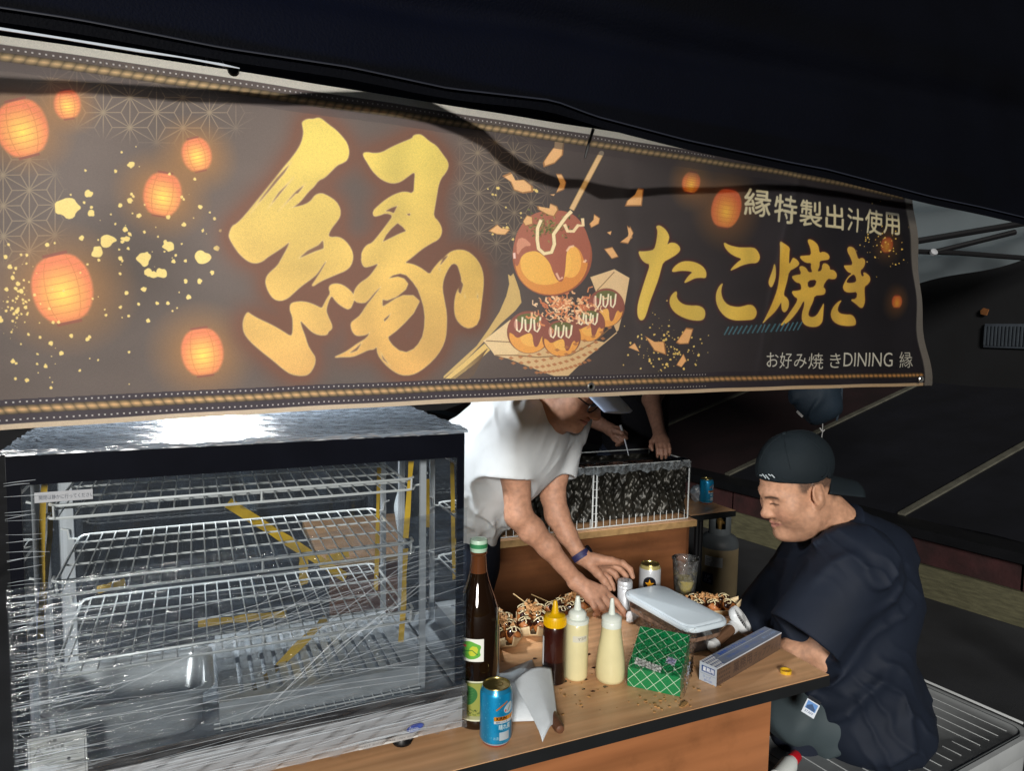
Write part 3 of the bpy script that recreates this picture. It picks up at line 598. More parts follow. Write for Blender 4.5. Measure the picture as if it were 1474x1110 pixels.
    for k in range(150):
        x, y = RNG.normal(905, 100), RNG.normal(335, 62); t = RNG.uniform(0, 6.28); q = RNG.uniform(25, 60); c.line(h5((x, y), (x + q * .6 * math.cos(t), y + q * .6 * math.sin(t)), (x + q * math.cos(t + .5), y + q * math.sin(t + .5))), RNG.uniform(1.2, 3.4), [(232, 176, 120), (214, 128, 72), (240, 200, 150), (196, 104, 60)][k % 4])
    for j in range(4):
        for i in range(13):
            u = i / 13; p0 = np.array(h5((430 + 90 * j, 712 + 36 * j))[0]); mid = np.array(h5((905, 700 + 40 * j))[0]); p2 = np.array(h5((1300 - 60 * j, 440 + 90 * j))[0])
            q = (1 - u) ** 2 * p0 + 2 * u * (1 - u) * mid + u * u * p2; c.poly([(q[0] - 4, q[1]), (q[0], q[1] - 2.2), (q[0] + 4, q[1] + .5), (q[0], q[1] + 2.6)], (168, 96, 48), .85)
    BC = g4((495, 800))[0]; c.ell(BC[0], BC[1], 56, 60, (150, 72, 44)); c.ell(BC[0] - 1, BC[1] + 8, 51, 50, (214, 132, 52)); c.ell(BC[0] - 8, BC[1] + 12, 36, 32, (238, 182, 70), .8); c.ell(BC[0] + 26, BC[1] + 10, 15, 24, (242, 184, 76), .8)
    c.poly(smooth_loop(g4((228, 760), (250, 640), (330, 540), (420, 500), (560, 490), (660, 520), (730, 620), (760, 760), (745, 860), (715, 860), (690, 770), (640, 735), (600, 770), (590, 900), (575, 990), (540, 990), (510, 930), (490, 860), (440, 800), (380, 770), (290, 800), (262, 900), (235, 840)), 2), (158, 80, 56))
    c.poly(smooth_loop(g4((250, 700), (300, 680), (370, 740), (300, 745), (255, 820)), 1), (224, 150, 108), .7); c.line(g4((530, 930), (550, 975), (572, 960)), 3, (240, 196, 160), .8); c.line(g4((600, 780), (620, 750), (650, 742)), 3, (244, 200, 160), .8); c.line(g4((705, 850), (715, 855), (725, 840)), 3, (244, 210, 170), .8); c.line(g4((236, 790), (240, 830)), 3.5, (250, 220, 200), .8)
    for k in range(130):
        x, y = RNG.normal(470, 75), RNG.normal(610, 42); t = RNG.uniform(0, 6.28); c.line(g4((x, y), (x + 18 * math.cos(t), y + 18 * math.sin(t))), 2.0, [(96, 96, 40), (66, 72, 30), (140, 120, 60), (116, 70, 40)][k % 4])
    c.line(smooth_loop(g4((425, 560), (400, 620), (400, 700), (410, 760), (450, 795), (500, 785), (520, 730), (515, 660), (550, 610), (600, 540), (640, 500)), 0), 6.0, (132, 92, 50)); c.line(g4((425, 560), (400, 620), (400, 700), (410, 760), (450, 795), (500, 785), (520, 730), (515, 660), (550, 610), (600, 540), (640, 500)), 5.0, (238, 214, 160))
    c.line(g4((590, 590), (610, 640), (650, 640), (680, 600), (715, 600), (712, 550)), 4.6, (236, 208, 156))
    fl = (222, 166, 98)
    for p in (g4((390, 465), (450, 475), (485, 480), (490, 445), (540, 465), (550, 490), (520, 540), (480, 530), (400, 490)), g4((290, 575), (320, 530), (360, 540), (365, 590), (310, 605)), g4((525, 0), (592, 0), (580, 110), (520, 170), (490, 180), (440, 198), (435, 165), (480, 100), (520, 50)),
              g4((145, 260), (205, 235), (235, 290), (300, 285), (360, 330), (365, 370), (290, 382), (225, 360), (200, 300)), g4((530, 240), (570, 240), (605, 300), (590, 350), (530, 375), (560, 310)), g4((50, 640), (110, 595), (140, 620), (205, 630), (170, 668), (110, 665)), g4((485, 385), (525, 380), (515, 395)),
              g4((790, 520), (830, 550), (820, 590), (765, 620), (755, 590), (785, 560)), g4((1010, 600), (1050, 640), (1050, 690), (990, 728), (1020, 670)), g4((845, 765), (905, 750), (950, 820), (900, 835)), g4((870, 650), (905, 640), (895, 670)), g4((1005, 450), (1080, 420), (1110, 340), (1110, 460), (1010, 470)),
              CR(880, 230, 2.948, [(100, 145), (115, 118), (140, 122), (130, 195), (50, 198), (60, 175)]), CR(880, 230, 2.948, [(70, 280), (88, 310), (60, 358), (25, 352), (60, 325)]), CR(880, 230, 2.948, [(140, 745), (180, 770), (220, 770), (228, 828), (180, 810)]), CR(880, 230, 2.948, [(68, 795), (95, 775), (118, 815)]),
              CR(880, 230, 2.948, [(265, 775), (310, 710), (342, 715), (320, 780), (280, 782)]), CR(880, 230, 2.948, [(268, 870), (298, 820), (312, 850), (290, 880)])):
        c.poly(p, (150, 92, 44)); q = np.asarray(p); m = q.mean(0); c.poly(m + (q - m) * .86, fl)
    c.line(g4((640, 490), (850, 95)), 8.2, (150, 110, 60)); c.line(g4((640, 488), (850, 95)), 6.2, (216, 176, 116)); c.ell(*g4((850, 95))[0], 3.6, 3.2, (232, 198, 144))
    # printed rope, dark border bands, stitches, cream hem
    zT, zB = zt_rope(X), zb_rope(X)
    dT = Z - zT; dB = Z - zB; XR = xr(Z); dR = XR - X
    c.paint(((np.abs(dT) < .018)).astype(np.float32), (44, 34, 32), .55); c.paint(((dB < .0145)).astype(np.float32), (26, 20, 24), .92)
    for d_ in (dT, dB):
        ph = (X * 72 + d_ * 40 * (1 if d_ is dB else -1)) % 1.0; rope = np.clip((.0064 - np.abs(d_)) / .0008, 0, 1) * (dR > .03)
        sh = np.clip(1 - np.abs(d_) / .0075, 0, 1) * (.45 + .55 * np.sin(math.pi * ph) ** .7)
        c.paint(rope.astype(np.float32), ((np.array([206, 150, 84], np.float32) / 255) * sh[..., None]).astype(np.float32))
    for d0, base in ((.0105, dB), (-.0135, dB), (.0105, dT)):
        st = ((X * 128) % 1 < .28) & (np.abs(base - d0) < .0011) & (X < .95); c.paint(st.astype(np.float32), (206, 196, 184), .75)
    c.paint(np.clip((.0085 - (Z - (zB - .027))) / .0008, 0, 1).astype(np.float32), (176, 152, 120)); c.paint(np.clip(((Z - zT) - .0155) / .0008, 0, 1).astype(np.float32), (200, 186, 160))
    c.paint(np.clip((.028 - dR) / .001, 0, 1).astype(np.float32), (112, 106, 98)); c.paint(((np.abs(dR - .0295) < .0012) | (np.abs(dR - .026) < .0008)).astype(np.float32), (24, 20, 22), .9)
    c.a *= (1 + .035 * RNG.normal(size=(BH, BW, 1))).astype(np.float32)
    return c.image('banner_print')
def banner_mat(im):
    m, t, b, L = newmat('banner_cloth'); b.inputs['Roughness'].default_value = .55; b.inputs['Specular IOR Level'].default_value = .22
    a = t.nodes.new('ShaderNodeTexImage'); a.image = im; a.extension = 'EXTEND'
    g0 = t.nodes.new('ShaderNodeGamma'); g0.inputs[1].default_value = 1.4; L.new(a.outputs[0], g0.inputs[0]); L.new(g0.outputs[0], b.inputs['Base Color'])
    g = t.nodes.new('ShaderNodeGamma'); g.inputs[1].default_value = .52; L.new(a.outputs[0], g.inputs[0])
    tl = t.nodes.new('ShaderNodeBsdfTranslucent'); L.new(g.outputs[0], tl.inputs[0])
    tc = t.nodes.new('ShaderNodeTexCoord'); wv = t.nodes.new('ShaderNodeTexNoise'); wv.inputs['Scale'].default_value = 900; L.new(tc.outputs['Object'], wv.inputs['Vector'])
    bp = t.nodes.new('ShaderNodeBump'); bp.inputs['Strength'].default_value = .25; bp.inputs['Distance'].default_value = .0008; L.new(wv.outputs[0], bp.inputs['Height']); L.new(bp.outputs[0], b.inputs['Normal'])
    mx = t.nodes.new('ShaderNodeMixShader'); mx.inputs[0].default_value = .43; L.new(b.outputs[0], mx.inputs[1]); L.new(tl.outputs[0], mx.inputs[2])
    L.new(mx.outputs[0], t.nodes['Material Output'].inputs[0]); return m
def build_banner():
    nu, nv = 420, 100; U, Vv = np.meshgrid(np.linspace(0, 1, nu + 1), np.linspace(0, 1, nv + 1))
    Xa = BX0 + U * (1.55 - BX0); Za = zb(Xa) + Vv * (zt(Xa) - zb(Xa)); Xe = xr(Za); Xa = BX0 + U * (Xe - BX0); Za = zb(Xa) + Vv * (zt(Xa) - zb(Xa))
    hang = np.sin(math.pi * Vv) ** .8
    Ya = BY + .006 * hang * np.sin(Xa * 9 + Za * 7) + .004 * hang * np.sin(Xa * 23 - Za * 15 + 1) + .003 * np.sin(Xa * 31 + 2) * (.3 + .7 * (1 - Vv)) + .0035 * np.sin(Za * 40 + Xa * 6) * np.clip((Xa - .9) * 2, 0, 1)
    Ya += .006 * np.exp(-((Xa - 1.13 - .1 * (Vv - .5)) / .012) ** 2) * hang - .004 * np.exp(-((Xa - .78 + .05 * Vv) / .02) ** 2) * hang
    P = np.stack([Xa, Ya, Za], -1).reshape(-1, 3); uv = np.stack([(Xa - AX0) / (AX1 - AX0), (Za - AZ0) / (AZ1 - AZ0)], -1).reshape(-1, 2)
    i = np.arange(nu * nv); b = (i // nu) * (nu + 1) + i % nu; q = np.stack([b, b + 1, b + nu + 2, b + nu + 1], 1)
    o = thing('printed_banner', 'long printed cloth banner with huge gold brush characters, lanterns and takoyaki across the stall front', 'banner', (.6, BY, 1.4))
    me = mesh_np('cloth', P - np.array([.6, BY, 1.4]), q); L = me.uv_layers.new(name='UVMap'); vi = np.zeros(len(me.loops), np.int32); me.loops.foreach_get('vertex_index', vi); L.data.foreach_set('uv', uv[vi].ravel())
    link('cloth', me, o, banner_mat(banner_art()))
    return o
BAN = build_banner()
# ------------------------------------------------------------------ ground, bank, wall
M_ASPH = mat('asphalt', srgb(35, 37, 41), .9, var=.35, vscale=3.0, bump=.6, bscale=220, rvar=.1)
M_TIMB = mat('pale_timber', srgb(80, 78, 58), .75, var=.3, vscale=6, bump=.5, bscale=30, stretch=(14, 1.2, 14))
M_MARO = mat('maroon_brick', srgb(44, 18, 19), .85, var=.45, vscale=9, bump=.6, bscale=40)
M_BLK = mat('black_metal', srgb(16, 17, 20), .45, metal=.2, var=.2, bump=.1)
M_BANK = mat('black_sheeting', srgb(13, 14, 20), .6, var=.3, vscale=4, bump=.4, bscale=12)
M_BANKR = mat('dark_maroon_sheeting', srgb(26, 12, 14), .7, var=.3, vscale=4, bump=.4, bscale=12)
M_JOINT = mat('pale_joint_strip', srgb(70, 69, 60), .8, var=.35, vscale=12, bump=.3)
M_WALL = mat('dark_wall', srgb(11, 12, 15), .8, var=.4, vscale=2, bump=.3, bscale=14)
g = MB(); g.add([(-90, -90, 0), (90, -90, 0), (90, 90, 0), (-90, 90, 0)], [(0, 1, 2, 3)])
g.build('ground', M_ASPH, kind='structure', label='dark grey asphalt ground under the stall')
def kx(Y): return 3.94 - (Y - 2.19) * .162           # front line of the kerb wall
def kwall(name, m, x0, x1, z0, z1, y0=-1.5, y1=9.0, n=24, wob=0.0, parent=None):
    b = MB()
    def P(u, v):
        Y = y0 + u * (y1 - y0); k = v * 4; ring = [(x0, z0), (x0, z1), (x1, z1), (x1, z0), (x0, z0)][int(round(k))]
        return (kx(Y) + ring[0] + wob * math.sin(Y * 5.1), Y, ring[1] + wob * math.sin(Y * 3.3 + 1))
    b.grid(P, n, 4, flip=True); return b.build(name, m, parent, smooth=False)
wl = thing('retaining_wall', 'low retaining wall with a pale timber beam at its foot and a dark maroon band above', 'wall', (3.94, 2.19, 0))
def wpart(name, m, *a, **k):
    o = kwall(name, m, *a, **k); o.parent = wl; o.matrix_parent_inverse = Matrix.Translation(V((-3.94, -2.19, 0))); return o
wpart('timber_beam', M_TIMB, 0, .12, 0, .185, wob=.004)
for j, (ya, yb) in enumerate([(-1.5 + .62 * i, -1.5 + .62 * i + .605) for i in range(16)]):     # maroon blocks, one by one
    wpart('maroon_block', M_MARO, .02 + .006 * math.sin(j * 2.1), .14, .19, .335 + .008 * math.sin(j * 1.7), y0=ya, y1=yb, n=2)
wpart('ledge', M_BLK, -.03, .22, .345, .40)
bank = bpy.data.objects.new('bank', None); COL.objects.link(bank); tag(bank, 'dark sloping bank rising behind the retaining wall', kind='structure')
SL = math.tan(math.radians(17.5))
def bk(Y, s, up=0.0): return (kx(Y) + .2 + s, Y, .40 + s * SL + up)
ys = [-1.5, .35, 1.66, 2.97, 4.31, 5.65, 7.0, 9.0]
for i in range(len(ys) - 1):
    b = MB(); y0, y1 = ys[i] + .025, ys[i + 1] - .025
    b.grid(lambda u, v: bk(y0 + u * (y1 - y0), v * 2.2, .008 * math.sin(u * 9 + v * 14 + i) * math.sin(math.pi * u)), 14, 18)
    b.build('sheet_panel', M_BANKR if i >= 4 else M_BANK, bank)
    b = MB(); Y = ys[i]
    for (a, c, up0, up1) in ((-.022, .022, -.02, .012),):
        p = [bk(Y + a, 0, up0), bk(Y + c, 0, up0), bk(Y + c, 0, up1), bk(Y + a, 0, up1), bk(Y + a, 2.2, up0), bk(Y + c, 2.2, up0), bk(Y + c, 2.2, up1), bk(Y + a, 2.2, up1)]
        b.add(p, [(0, 1, 2, 3), (4, 7, 6, 5), (3, 2, 6, 7), (0, 3, 7, 4), (1, 5, 6, 2)])
    b.build('joint_strip', M_JOINT, bank, smooth=False)
# dark shed wall at the top of the bank, with a pale vent and a small lamp-coloured plate
sh = thing('shed_wall', 'dark shed wall beyond the bank with a pale ribbed vent panel', 'wall', (6.4, 3, 0))
b = MB(); b.box((6.35, -4, 0), (6.6, 16, 4.2)); b.build('wall', M_WALL, sh, org=(6.4, 3, 0))
p0 = at_x(1418, 466, 6.33); p1 = at_x(1500, 503, 6.33)
b = MB(); b.box((6.325, min(p0[1], p1[1]), min(p0[2], p1[2])), (6.35, max(p0[1], p1[1]), max(p0[2], p1[2])), bev=.004); vent = b.build('vent_panel', mat('vent_grey', srgb(58, 64, 72), .6, var=.2), sh, org=(6.4, 3, 0))
b = MB(); yy = np.linspace(min(p0[1], p1[1]) + .01, max(p0[1], p1[1]) - .01, 16)
for y in yy: b.box((6.317, y - .006, p1[2] + .02), (6.328, y + .006, p0[2] - .02))
b.build('rib', mat('vent_rib', srgb(48, 54, 60), .6), vent, org=(6.4, 3, 0), kind='stuff')
q = at_x(1418, 449, 6.33); b = MB(); b.prism([(-.03, -.02), (.02, -.035), (.035, .01), (.01, .035), (-.02, .03)], 0, .012, rotm(0, -90, 0), q); b.build('bracket', mat('dull_brass', srgb(110, 70, 38), .5, var=.3), sh, org=(6.4, 3, 0))

# ------------------------------------------------------------------ tent: navy valance, roof, frame, sagging strap, lamp
def navy():
    m = mat('navy_canvas', (.0014, .0019, .004), .72, var=.3, vscale=5, bump=.35, bscale=260, spec=.12)
    t = m.node_tree; b = t.nodes['Principled BSDF']; tl = t.nodes.new('ShaderNodeBsdfTranslucent'); tl.inputs[0].default_value = (.0008, .002, .009, 1)
    mx = t.nodes.new('ShaderNodeMixShader'); mx.inputs[0].default_value = .35; t.links.new(b.outputs[0], mx.inputs[1]); t.links.new(tl.outputs[0], mx.inputs[2]); t.links.new(mx.outputs[0], t.nodes['Material Output'].inputs[0]); return m
M_NAVY = navy()
VY = 1.09
_vx, _vz = [], []
for x, y in [(-200, 12), (-60, 28), (0, 36), (110, 52), (203, 69), (319, 91), (500, 117), (640, 146), (790, 162), (850, 184), (980, 217), (1130, 248), (1180, 257), (1330, 295), (1400, 309), (1474, 326), (1600, 352)]:
    q = at_y(x, y, VY); _vx.append(q[0]); _vz.append(q[2])
vlow = lambda X: float(np.interp(X, _vx, _vz))
tent = thing('canopy_tent', 'black navy canopy tent whose hanging valance sweeps across the top of the view', 'tent', (.6, 1.1, 0))
b = MB()
def PV(u, v):
    X = -1.5 + u * 4.6; zl = sum(vlow(X + d) for d in (-.04, 0, .04)) / 3; Z = zl + v * (2.42 - zl)
    Y = VY - .012 + .03 * v + .016 * math.sin(X * 3.2 + v * 2.0) * (v) + .010 * math.sin(X * 8 - v * 3) * v * (1 - .6 * v) + .02 * math.exp(-((v - .22 - .12 * X) / .05) ** 2) - .01 * math.exp(-((v - .55 - .05 * X) / .08) ** 2)
    return (X, Y, Z)
b.grid(PV, 150, 36, flip=True); b.build('valance', M_NAVY, tent, org=(.6, 1.1, 0))
b = MB(); b.grid(lambda u, v: (-1.5 + u * 4.6, 1.108 + v * 3.3, 2.42 + .75 * (1 - abs(2 * v - 1)) + .02 * math.sin(u * 20) * math.sin(v * 6.28)), 30, 20); b.build('roof_sheet', M_NAVY, tent, org=(.6, 1.1, 0))
M_STEEL = mat('painted_white_steel', srgb(170, 172, 176), .4, metal=.3, var=.1)
b = MB(); b.box((-1.5, 1.19, 2.05), (3.1, 1.22, 2.08)); b.build('front_bar', M_STEEL, tent, org=(.6, 1.1, 0))
for (x, y) in ((-1.48, 1.2), (3.08, 1.2), (-1.48, 4.38)):
    b = MB(); b.box((x - .02, y - .02, 0), (x + .02, y + .02, 2.42)); b.build('pole', M_STEEL, tent, org=(.6, 1.1, 0))
M_PIPING = mat('white_piping', srgb(205, 214, 226), .35, var=.08, vscale=60)
b = MB(); b.tube([at_y(x, y, VY - .016) for x, y in ((-80, 30), (0, 41), (90, 55), (200, 73), (260, 82), (320, 93), (345, 98))], [.0016, .0028, .0022, .003, .0016, .0026, .001], n=8, flat=.6); b.build('hem_piping', M_PIPING, tent, org=(.6, 1.1, 0))
b = MB(); b.tube([(X, VY - .0155, vlow(X) + .016) for X in np.linspace(-1.4, 2.6, 160)], .0022, 6, flat=.5); b.build('hem_seam', mat('navy_thread', (.012, .015, .026), .6), tent, org=(.6, 1.1, 0))
# clip and tie on the banner
M_TIE = mat('black_plastic', srgb(14, 14, 16), .4, var=.1)
q = at_y(336, 101, BY - .012); b = MB(); b.box(q - [.008, .004, .005], q + [.008, .006, .006], rotm(0, 12, 0), None) if False else b.lathe([(.0, -.006), (.006, -.005), (.0085, 0), (.007, .004), (0, .006)], 12, q, rotm(90, 0, 0)); b.tube([q, q + [-.012, 0, .004], q + [-.016, .006, .012]], .0025, 6); b.build('cord_clip', M_TIE, BAN, org=(.6, BY, 1.4))
b = MB(); b.tube([at_y(854, 186, BY - .012), at_y(851, 195, BY - .014), at_y(847, 208, BY - .014), at_y(842, 227, BY - .012)], [.003, .0028, .0026, .002], 6); b.build('cable_tie', M_TIE, BAN, org=(.6, BY, 1.4))
M_EYE = mat('brass_eyelet', srgb(190, 190, 186), .25, metal=.9, var=.1)
for x, y in ((851, 557), (1326, 546)):
    q = at_y(x, y, BY - .012); b = MB(); b.lathe([(.0035, -.001), (.0045, .0015), (.0065, .002), (.0082, .0005), (.0082, -.001)], 20, q, rotm(90, 0, 0)); b.build('eyelet', M_EYE, BAN, org=(.6, BY, 1.4))
# lamp hanging behind the banner
LP = V((.04, 1.91, 1.68))
lamp = thing('hanging_lamp', 'white bulb lamp hanging on a cord behind the banner, above the display case', 'lamp', LP)
b = MB(); b.lathe([(.0, -.052), (.022, -.047), (.037, -.03), (.042, -.005), (.036, .022), (.02, .045), (.017, .058)], 24); 
m, t, bb, L = newmat('lit_bulb'); bb.inputs['Emission Color'].default_value = (1, .97, .92, 1); bb.inputs['Emission Strength'].default_value = 60; b.build('bulb', m, lamp)
b = MB(); b.lathe([(.02, .056), (.023, .06), (.023, .10), (.012, .115), (.006, .13)], 16); b.build('socket', M_TIE, lamp)
b = MB(); b.tube([(0, 0, .12), (.004, 0, .4), (0, 0, .78)], .0035, 6); b.build('cord', M_TIE, lamp)
pl = bpy.data.lights.new('lamp_light', 'POINT'); pl.energy = 104; pl.shadow_soft_size = .055; pl.color = (.96, .985, 1.0)
plo = bpy.data.objects.new('lamp_light', pl); COL.objects.link(plo); plo.parent = lamp
# strap that sags behind the banner: its shadow falls on the lit cloth
def toward_lamp(p, t): p = np.array(p); return p + (np.array(LP) - p) * t
sp = [(-40, 114, 21), (0, 124, 24), (60, 126, 22), (120, 126, 17), (190, 131, 19), (260, 136, 21), (330, 139, 19), (400, 143, 15), (450, 141, 19), (520, 146, 30), (570, 151, 34), (620, 162, 33), (660, 180, 27), (695, 200, 26), (718, 226, 29), (745, 246, 22), (780, 258, 17), (803, 264, 15), (835, 264, 13), (862, 276, 22), (900, 279, 14), (960, 274, 11), (1030, 273, 9), (1080, 271, 10), (1150, 272, 10), (1230, 285, 10), (1340, 300, 10)]
top, bot = [], []
for x, y, h in sp:
    h *= 1.0; a = at_y(x, y - h / 2, BY); c = at_y(x, y + h / 2, BY); top.append(toward_lamp(a, .045)); bot.append(toward_lamp(c, .045))
b = MB(); n = len(sp); vs = [tuple(p) for p in top + bot] + [tuple(np.array(p) + [0, .003, 0]) for p in top + bot]
fs = []
for i in range(n - 1):
    fs += [(i, i + 1, n + i + 1, n + i), (2 * n + i, 3 * n + i, 3 * n + i + 1, 2 * n + i + 1), (i, 2 * n + i, 2 * n + i + 1, i + 1), (n + i, n + i + 1, 3 * n + i + 1, 3 * n + i)]
b.add(vs, fs); st = b.build('sagging_strap', M_TIE); tag(st, 'black strap sagging behind the banner, seen as a dark wavy band across it', 'strap')

# ------------------------------------------------------------------ neighbouring tent at the far right
nb = thing('neighbour_tent', 'pale grey tent roof with black truss bars at the right edge, beyond the banner', 'tent', (5.6, 3.4, 0))
M_PALE = mat('pale_canvas', srgb(176, 190, 196), .7, var=.08, vscale=5)
t = M_PALE.node_tree; b0 = t.nodes['Principled BSDF']; tl = t.nodes.new('ShaderNodeBsdfTranslucent'); tl.inputs[0].default_value = (.75, .85, .9, 1); mx = t.nodes.new('ShaderNodeMixShader'); mx.inputs[0].default_value = .8
t.links.new(b0.outputs[0], mx.inputs[1]); t.links.new(tl.outputs[0], mx.inputs[2]); t.links.new(mx.outputs[0], t.nodes['Material Output'].inputs[0])
A, B_, C_, D_ = at_d(1290, 420, 5.2), at_d(1580, 343, 5.2), at_d(1290, 210, 4.62), at_d(1580, 210, 4.62)
b = MB(); b.grid(lambda u, v: (A * (1 - u) + B_ * u) * (1 - v) + (C_ * (1 - u) + D_ * u) * v + np.array([0, 0, .035 * math.sin(v * 16) + .02 * math.sin(u * 9 + v * 5)]), 30, 40); b.build('roof_sheet', M_PALE, nb, org=(5.6, 3.4, 0))
for pts, r in ((((1290, 352), (1451, 325), (1560, 306)), .020), (((1348, 362), (1461, 334)), .017), (((1290, 361), (1380, 364), (1560, 378)), .016), (((1440, 300), (1474, 312), (1560, 330)), .02)):
    b = MB(); b.tube([at_d(x, y, 4.45) for x, y in pts], r, 8); b.build('truss_bar', M_TIE, nb, org=(5.6, 3.4, 0))
q = at_d(1344, 363, 4.40); b = MB(); b.lathe([(.0, -.012), (.022, -.008), (.022, .008), (0, .012)], 12, q, rotm(60, 0, -20)); b.build('bolt', M_STEEL, nb, org=(5.6, 3.4, 0))
for x in (6.9,):
    b = MB(); b.box((x + .75, 3.75, 0), (x + .79, 3.79, 2.2)); b.build('pole', M_BLK, nb, org=(5.6, 3.4, 0))
# ------------------------------------------------------------------ heated display case wrapped in stretch film
M_SS = mat('stainless_steel', (.74, .77, .80), .30, metal=.5, var=.08, vscale=3, bump=.06, bscale=30, stretch=(1, 1, 30), rvar=.08)
M_SSD = mat('dull_stainless', (.60, .63, .67), .38, metal=.4, var=.12, vscale=8, rvar=.1)
M_CHR = mat('chrome_wire', (.86, .88, .88), .34, metal=.25, var=.05)
M_BLKG = mat('black_gloss', srgb(12, 14, 22), .14, var=.2, spec=.6)
M_GLASS = thin_mat('clear_glass', (.90, .93, .94), gloss=.12, rough=.02, haze=.022, hazecol=(.45, .62, .88))  # blue haze tint on glass and film stands in for reflected cool light
M_FILM = thin_mat('stretch_film', (.95, .96, .97), gloss=.35, rough=.10, haze=.05, hazecol=(.42, .60, .88), bump=.9, bscale=16, stretch=(1.2, 5, 7))
M_FILMT = thin_mat('stretch_film_top', (.72, .78, .84), gloss=1.2, rough=.16, haze=.80, hz0=.75, hazecol=(.66, .80, .97), bump=.7, bscale=14, stretch=(2.0, 9, 9))
M_STRND = mat('film_wrinkle', (.80, .88, .95), .22, var=.05, spec=.9)
b0 = M_STRND.node_tree.nodes['Principled BSDF']; b0.inputs['Transmission Weight'].default_value = 0.0; b0.inputs['Alpha'].default_value = .30
M_YEL = mat('yellow_tape', srgb(206, 168, 44), .5, var=.2, vscale=30, bump=.2)
CX0, CX1, CYF, CYB = -.265, .478, 1.28, 1.72
CO = (.1, 1.5, .70)
case = thing('display_case', 'stainless and glass heated food display case wrapped in stretch film, on the table at left', 'display case', CO)
def cb(name, lo, hi, m, parent=None, bev=0.0, **k):
    b = MB(); b.box(lo, hi, bev=bev); return b.build(name, m, parent or case, org=CO, **k)
base = cb('base', (CX0, CYF, .735), (CX1, CYB, .800), M_SS, bev=.003)
cb('roof', (CX0, CYF + .004, 1.287), (CX1, CYB, 1.335), M_SS, bev=.004)
cb('top_band', (CX0 + .002, CYF - .001, 1.285), (CX1 - .002, CYF + .003, 1.331), M_BLKG)
cb('bottom_band', (CX0 + .002, CYF - .001, .802), (CX1 - .002, CYF + .004, .822), M_BLKG)
cb('side_band', (CX0 + .002, CYF - .001, .822), (CX0 + .020, CYF + .004, 1.285), M_BLKG)
cb('side_band', (CX1 - .0165, CYF - .001, .822), (CX1 - .002, CYF + .004, 1.285), M_BLKG)
for x in (CX0 + .004, CX1 - .016):
    cb('corner_post', (x, CYB - .016, .80), (x + .012, CYB - .004, 1.287), M_SSD)
    cb('corner_post', (x + .003, CYF + .006, .80), (x + .010, CYF + .012, 1.287), M_SSD)
def pane(name, p, nrm=(0, 1, 0)):
    b = MB(); b.add(p, [(0, 1, 2, 3)]); return b.build(name, M_GLASS, case, org=CO, smooth=False)
pane('front_glass', [(CX0 + .024, CYF + .002, .82), (CX1 - .015, CYF + .002, .82), (CX1 - .015, CYF + .002, 1.286), (CX0 + .024, CYF + .002, 1.286)])
pane('side_glass', [(CX1 - .009, CYF + .016, .80), (CX1 - .009, CYB - .016, .80), (CX1 - .009, CYB - .016, 1.287), (CX1 - .009, CYF + .016, 1.287)])
pane('side_glass', [(CX0 + .009, CYF + .016, .80), (CX0 + .009, CYB - .016, .80), (CX0 + .009, CYB - .016, 1.287), (CX0 + .009, CYF + .016, 1.287)])
pane('back_glass', [(CX0 + .016, CYB - .01, .80), ((CX0 + CX1) / 2 + .02, CYB - .01, .80), ((CX0 + CX1) / 2 + .02, CYB - .01, 1.287), (CX0 + .016, CYB - .01, 1.287)])
pane('back_glass', [((CX0 + CX1) / 2 - .02, CYB - .004, .80), (CX1 - .016, CYB - .004, .80), (CX1 - .016, CYB - .004, 1.287), ((CX0 + CX1) / 2 - .02, CYB - .004, 1.287)])
cb('floor_plate', (CX0 + .014, CYF + .006, .801), (CX1 - .014, CYB - .018, .806), M_SSD)
for x in (CX0 + .11, CX1 - .11):
    for y in (CYF + .05, CYB - .05):
        b = MB(); b.lathe([(.019, .701), (.021, .706), (.016, .712), (.014, .734)], 16, (x, y, 0)); b.build('foot', M_BLK, case, org=CO)
# wire shelves
def shelf(z):
    yf, yb, x0, x1 = CYF + .028, CYB - .05, CX0 + .045, CX1 - .088; r = .0026
    b = MB(); c = .02
    loop = [(x0 + c, yf, z), (x1 - c, yf, z), (x1 - c * .3, yf + c * .3, z), (x1, yf + c, z), (x1, yb - c, z), (x1 - c * .3, yb - c * .3, z), (x1 - c, yb, z), (x0 + c, yb, z), (x0 + c * .3, yb - c * .3, z), (x0, yb - c, z), (x0, yf + c, z), (x0 + c * .3, yf + c * .3, z)]
    b.tube(loop, r, 6, closed=True); rim = b.build('shelf', M_CHR, case, org=CO)
    b = MB(); b.tube([(x0 + .004, yf + .03, z + .022), (x0 + .006, yf + .008, z + .022), (x0 + .02, yf - .004, z + .022), (x1 - .02, yf - .004, z + .022), (x1 - .006, yf + .008, z + .022), (x1 - .004, yf + .03, z + .022)], r, 6)
    for x in (x0 + .012, (x0 + x1) / 2 + .02, x1 - .012): b.tube([(x, yf - .003, z + .022), (x, yf, z)], r * .8, 5)
    b.build('front_rail', M_CHR, rim, org=CO)
    for y in (yf + .085, yf + .17, yf + .255, yf + .315):
        b = MB(); b.tube([(x0, y, z - .003), (x1, y, z - .003)], .0021, 6); b.build('cross_wire', M_CHR, rim, org=CO)
    n = 25
    for i in range(n):
        x = x0 + .016 + (x1 - x0 - .032) * i / (n - 1); b = MB(); b.tube([(x, yf, z + .0008), (x, yb, z + .0008)], .0014, 5, cap=False); b.build('wire', M_CHR, rim, org=CO)
    for s, x in ((-1, x0), (1, x1)):
        for y in (yf + .03, yb - .03):
            b = MB(); b.tube([(x, y, z), (x + s * .016, y, z + .002), (x + s * .018, y, z + .02), (x + s * .03, y, z + .024)], .0024, 5)
            b.build('hanger', M_CHR, rim, org=CO)
for z in (1.222, 1.096, .960): shelf(z)
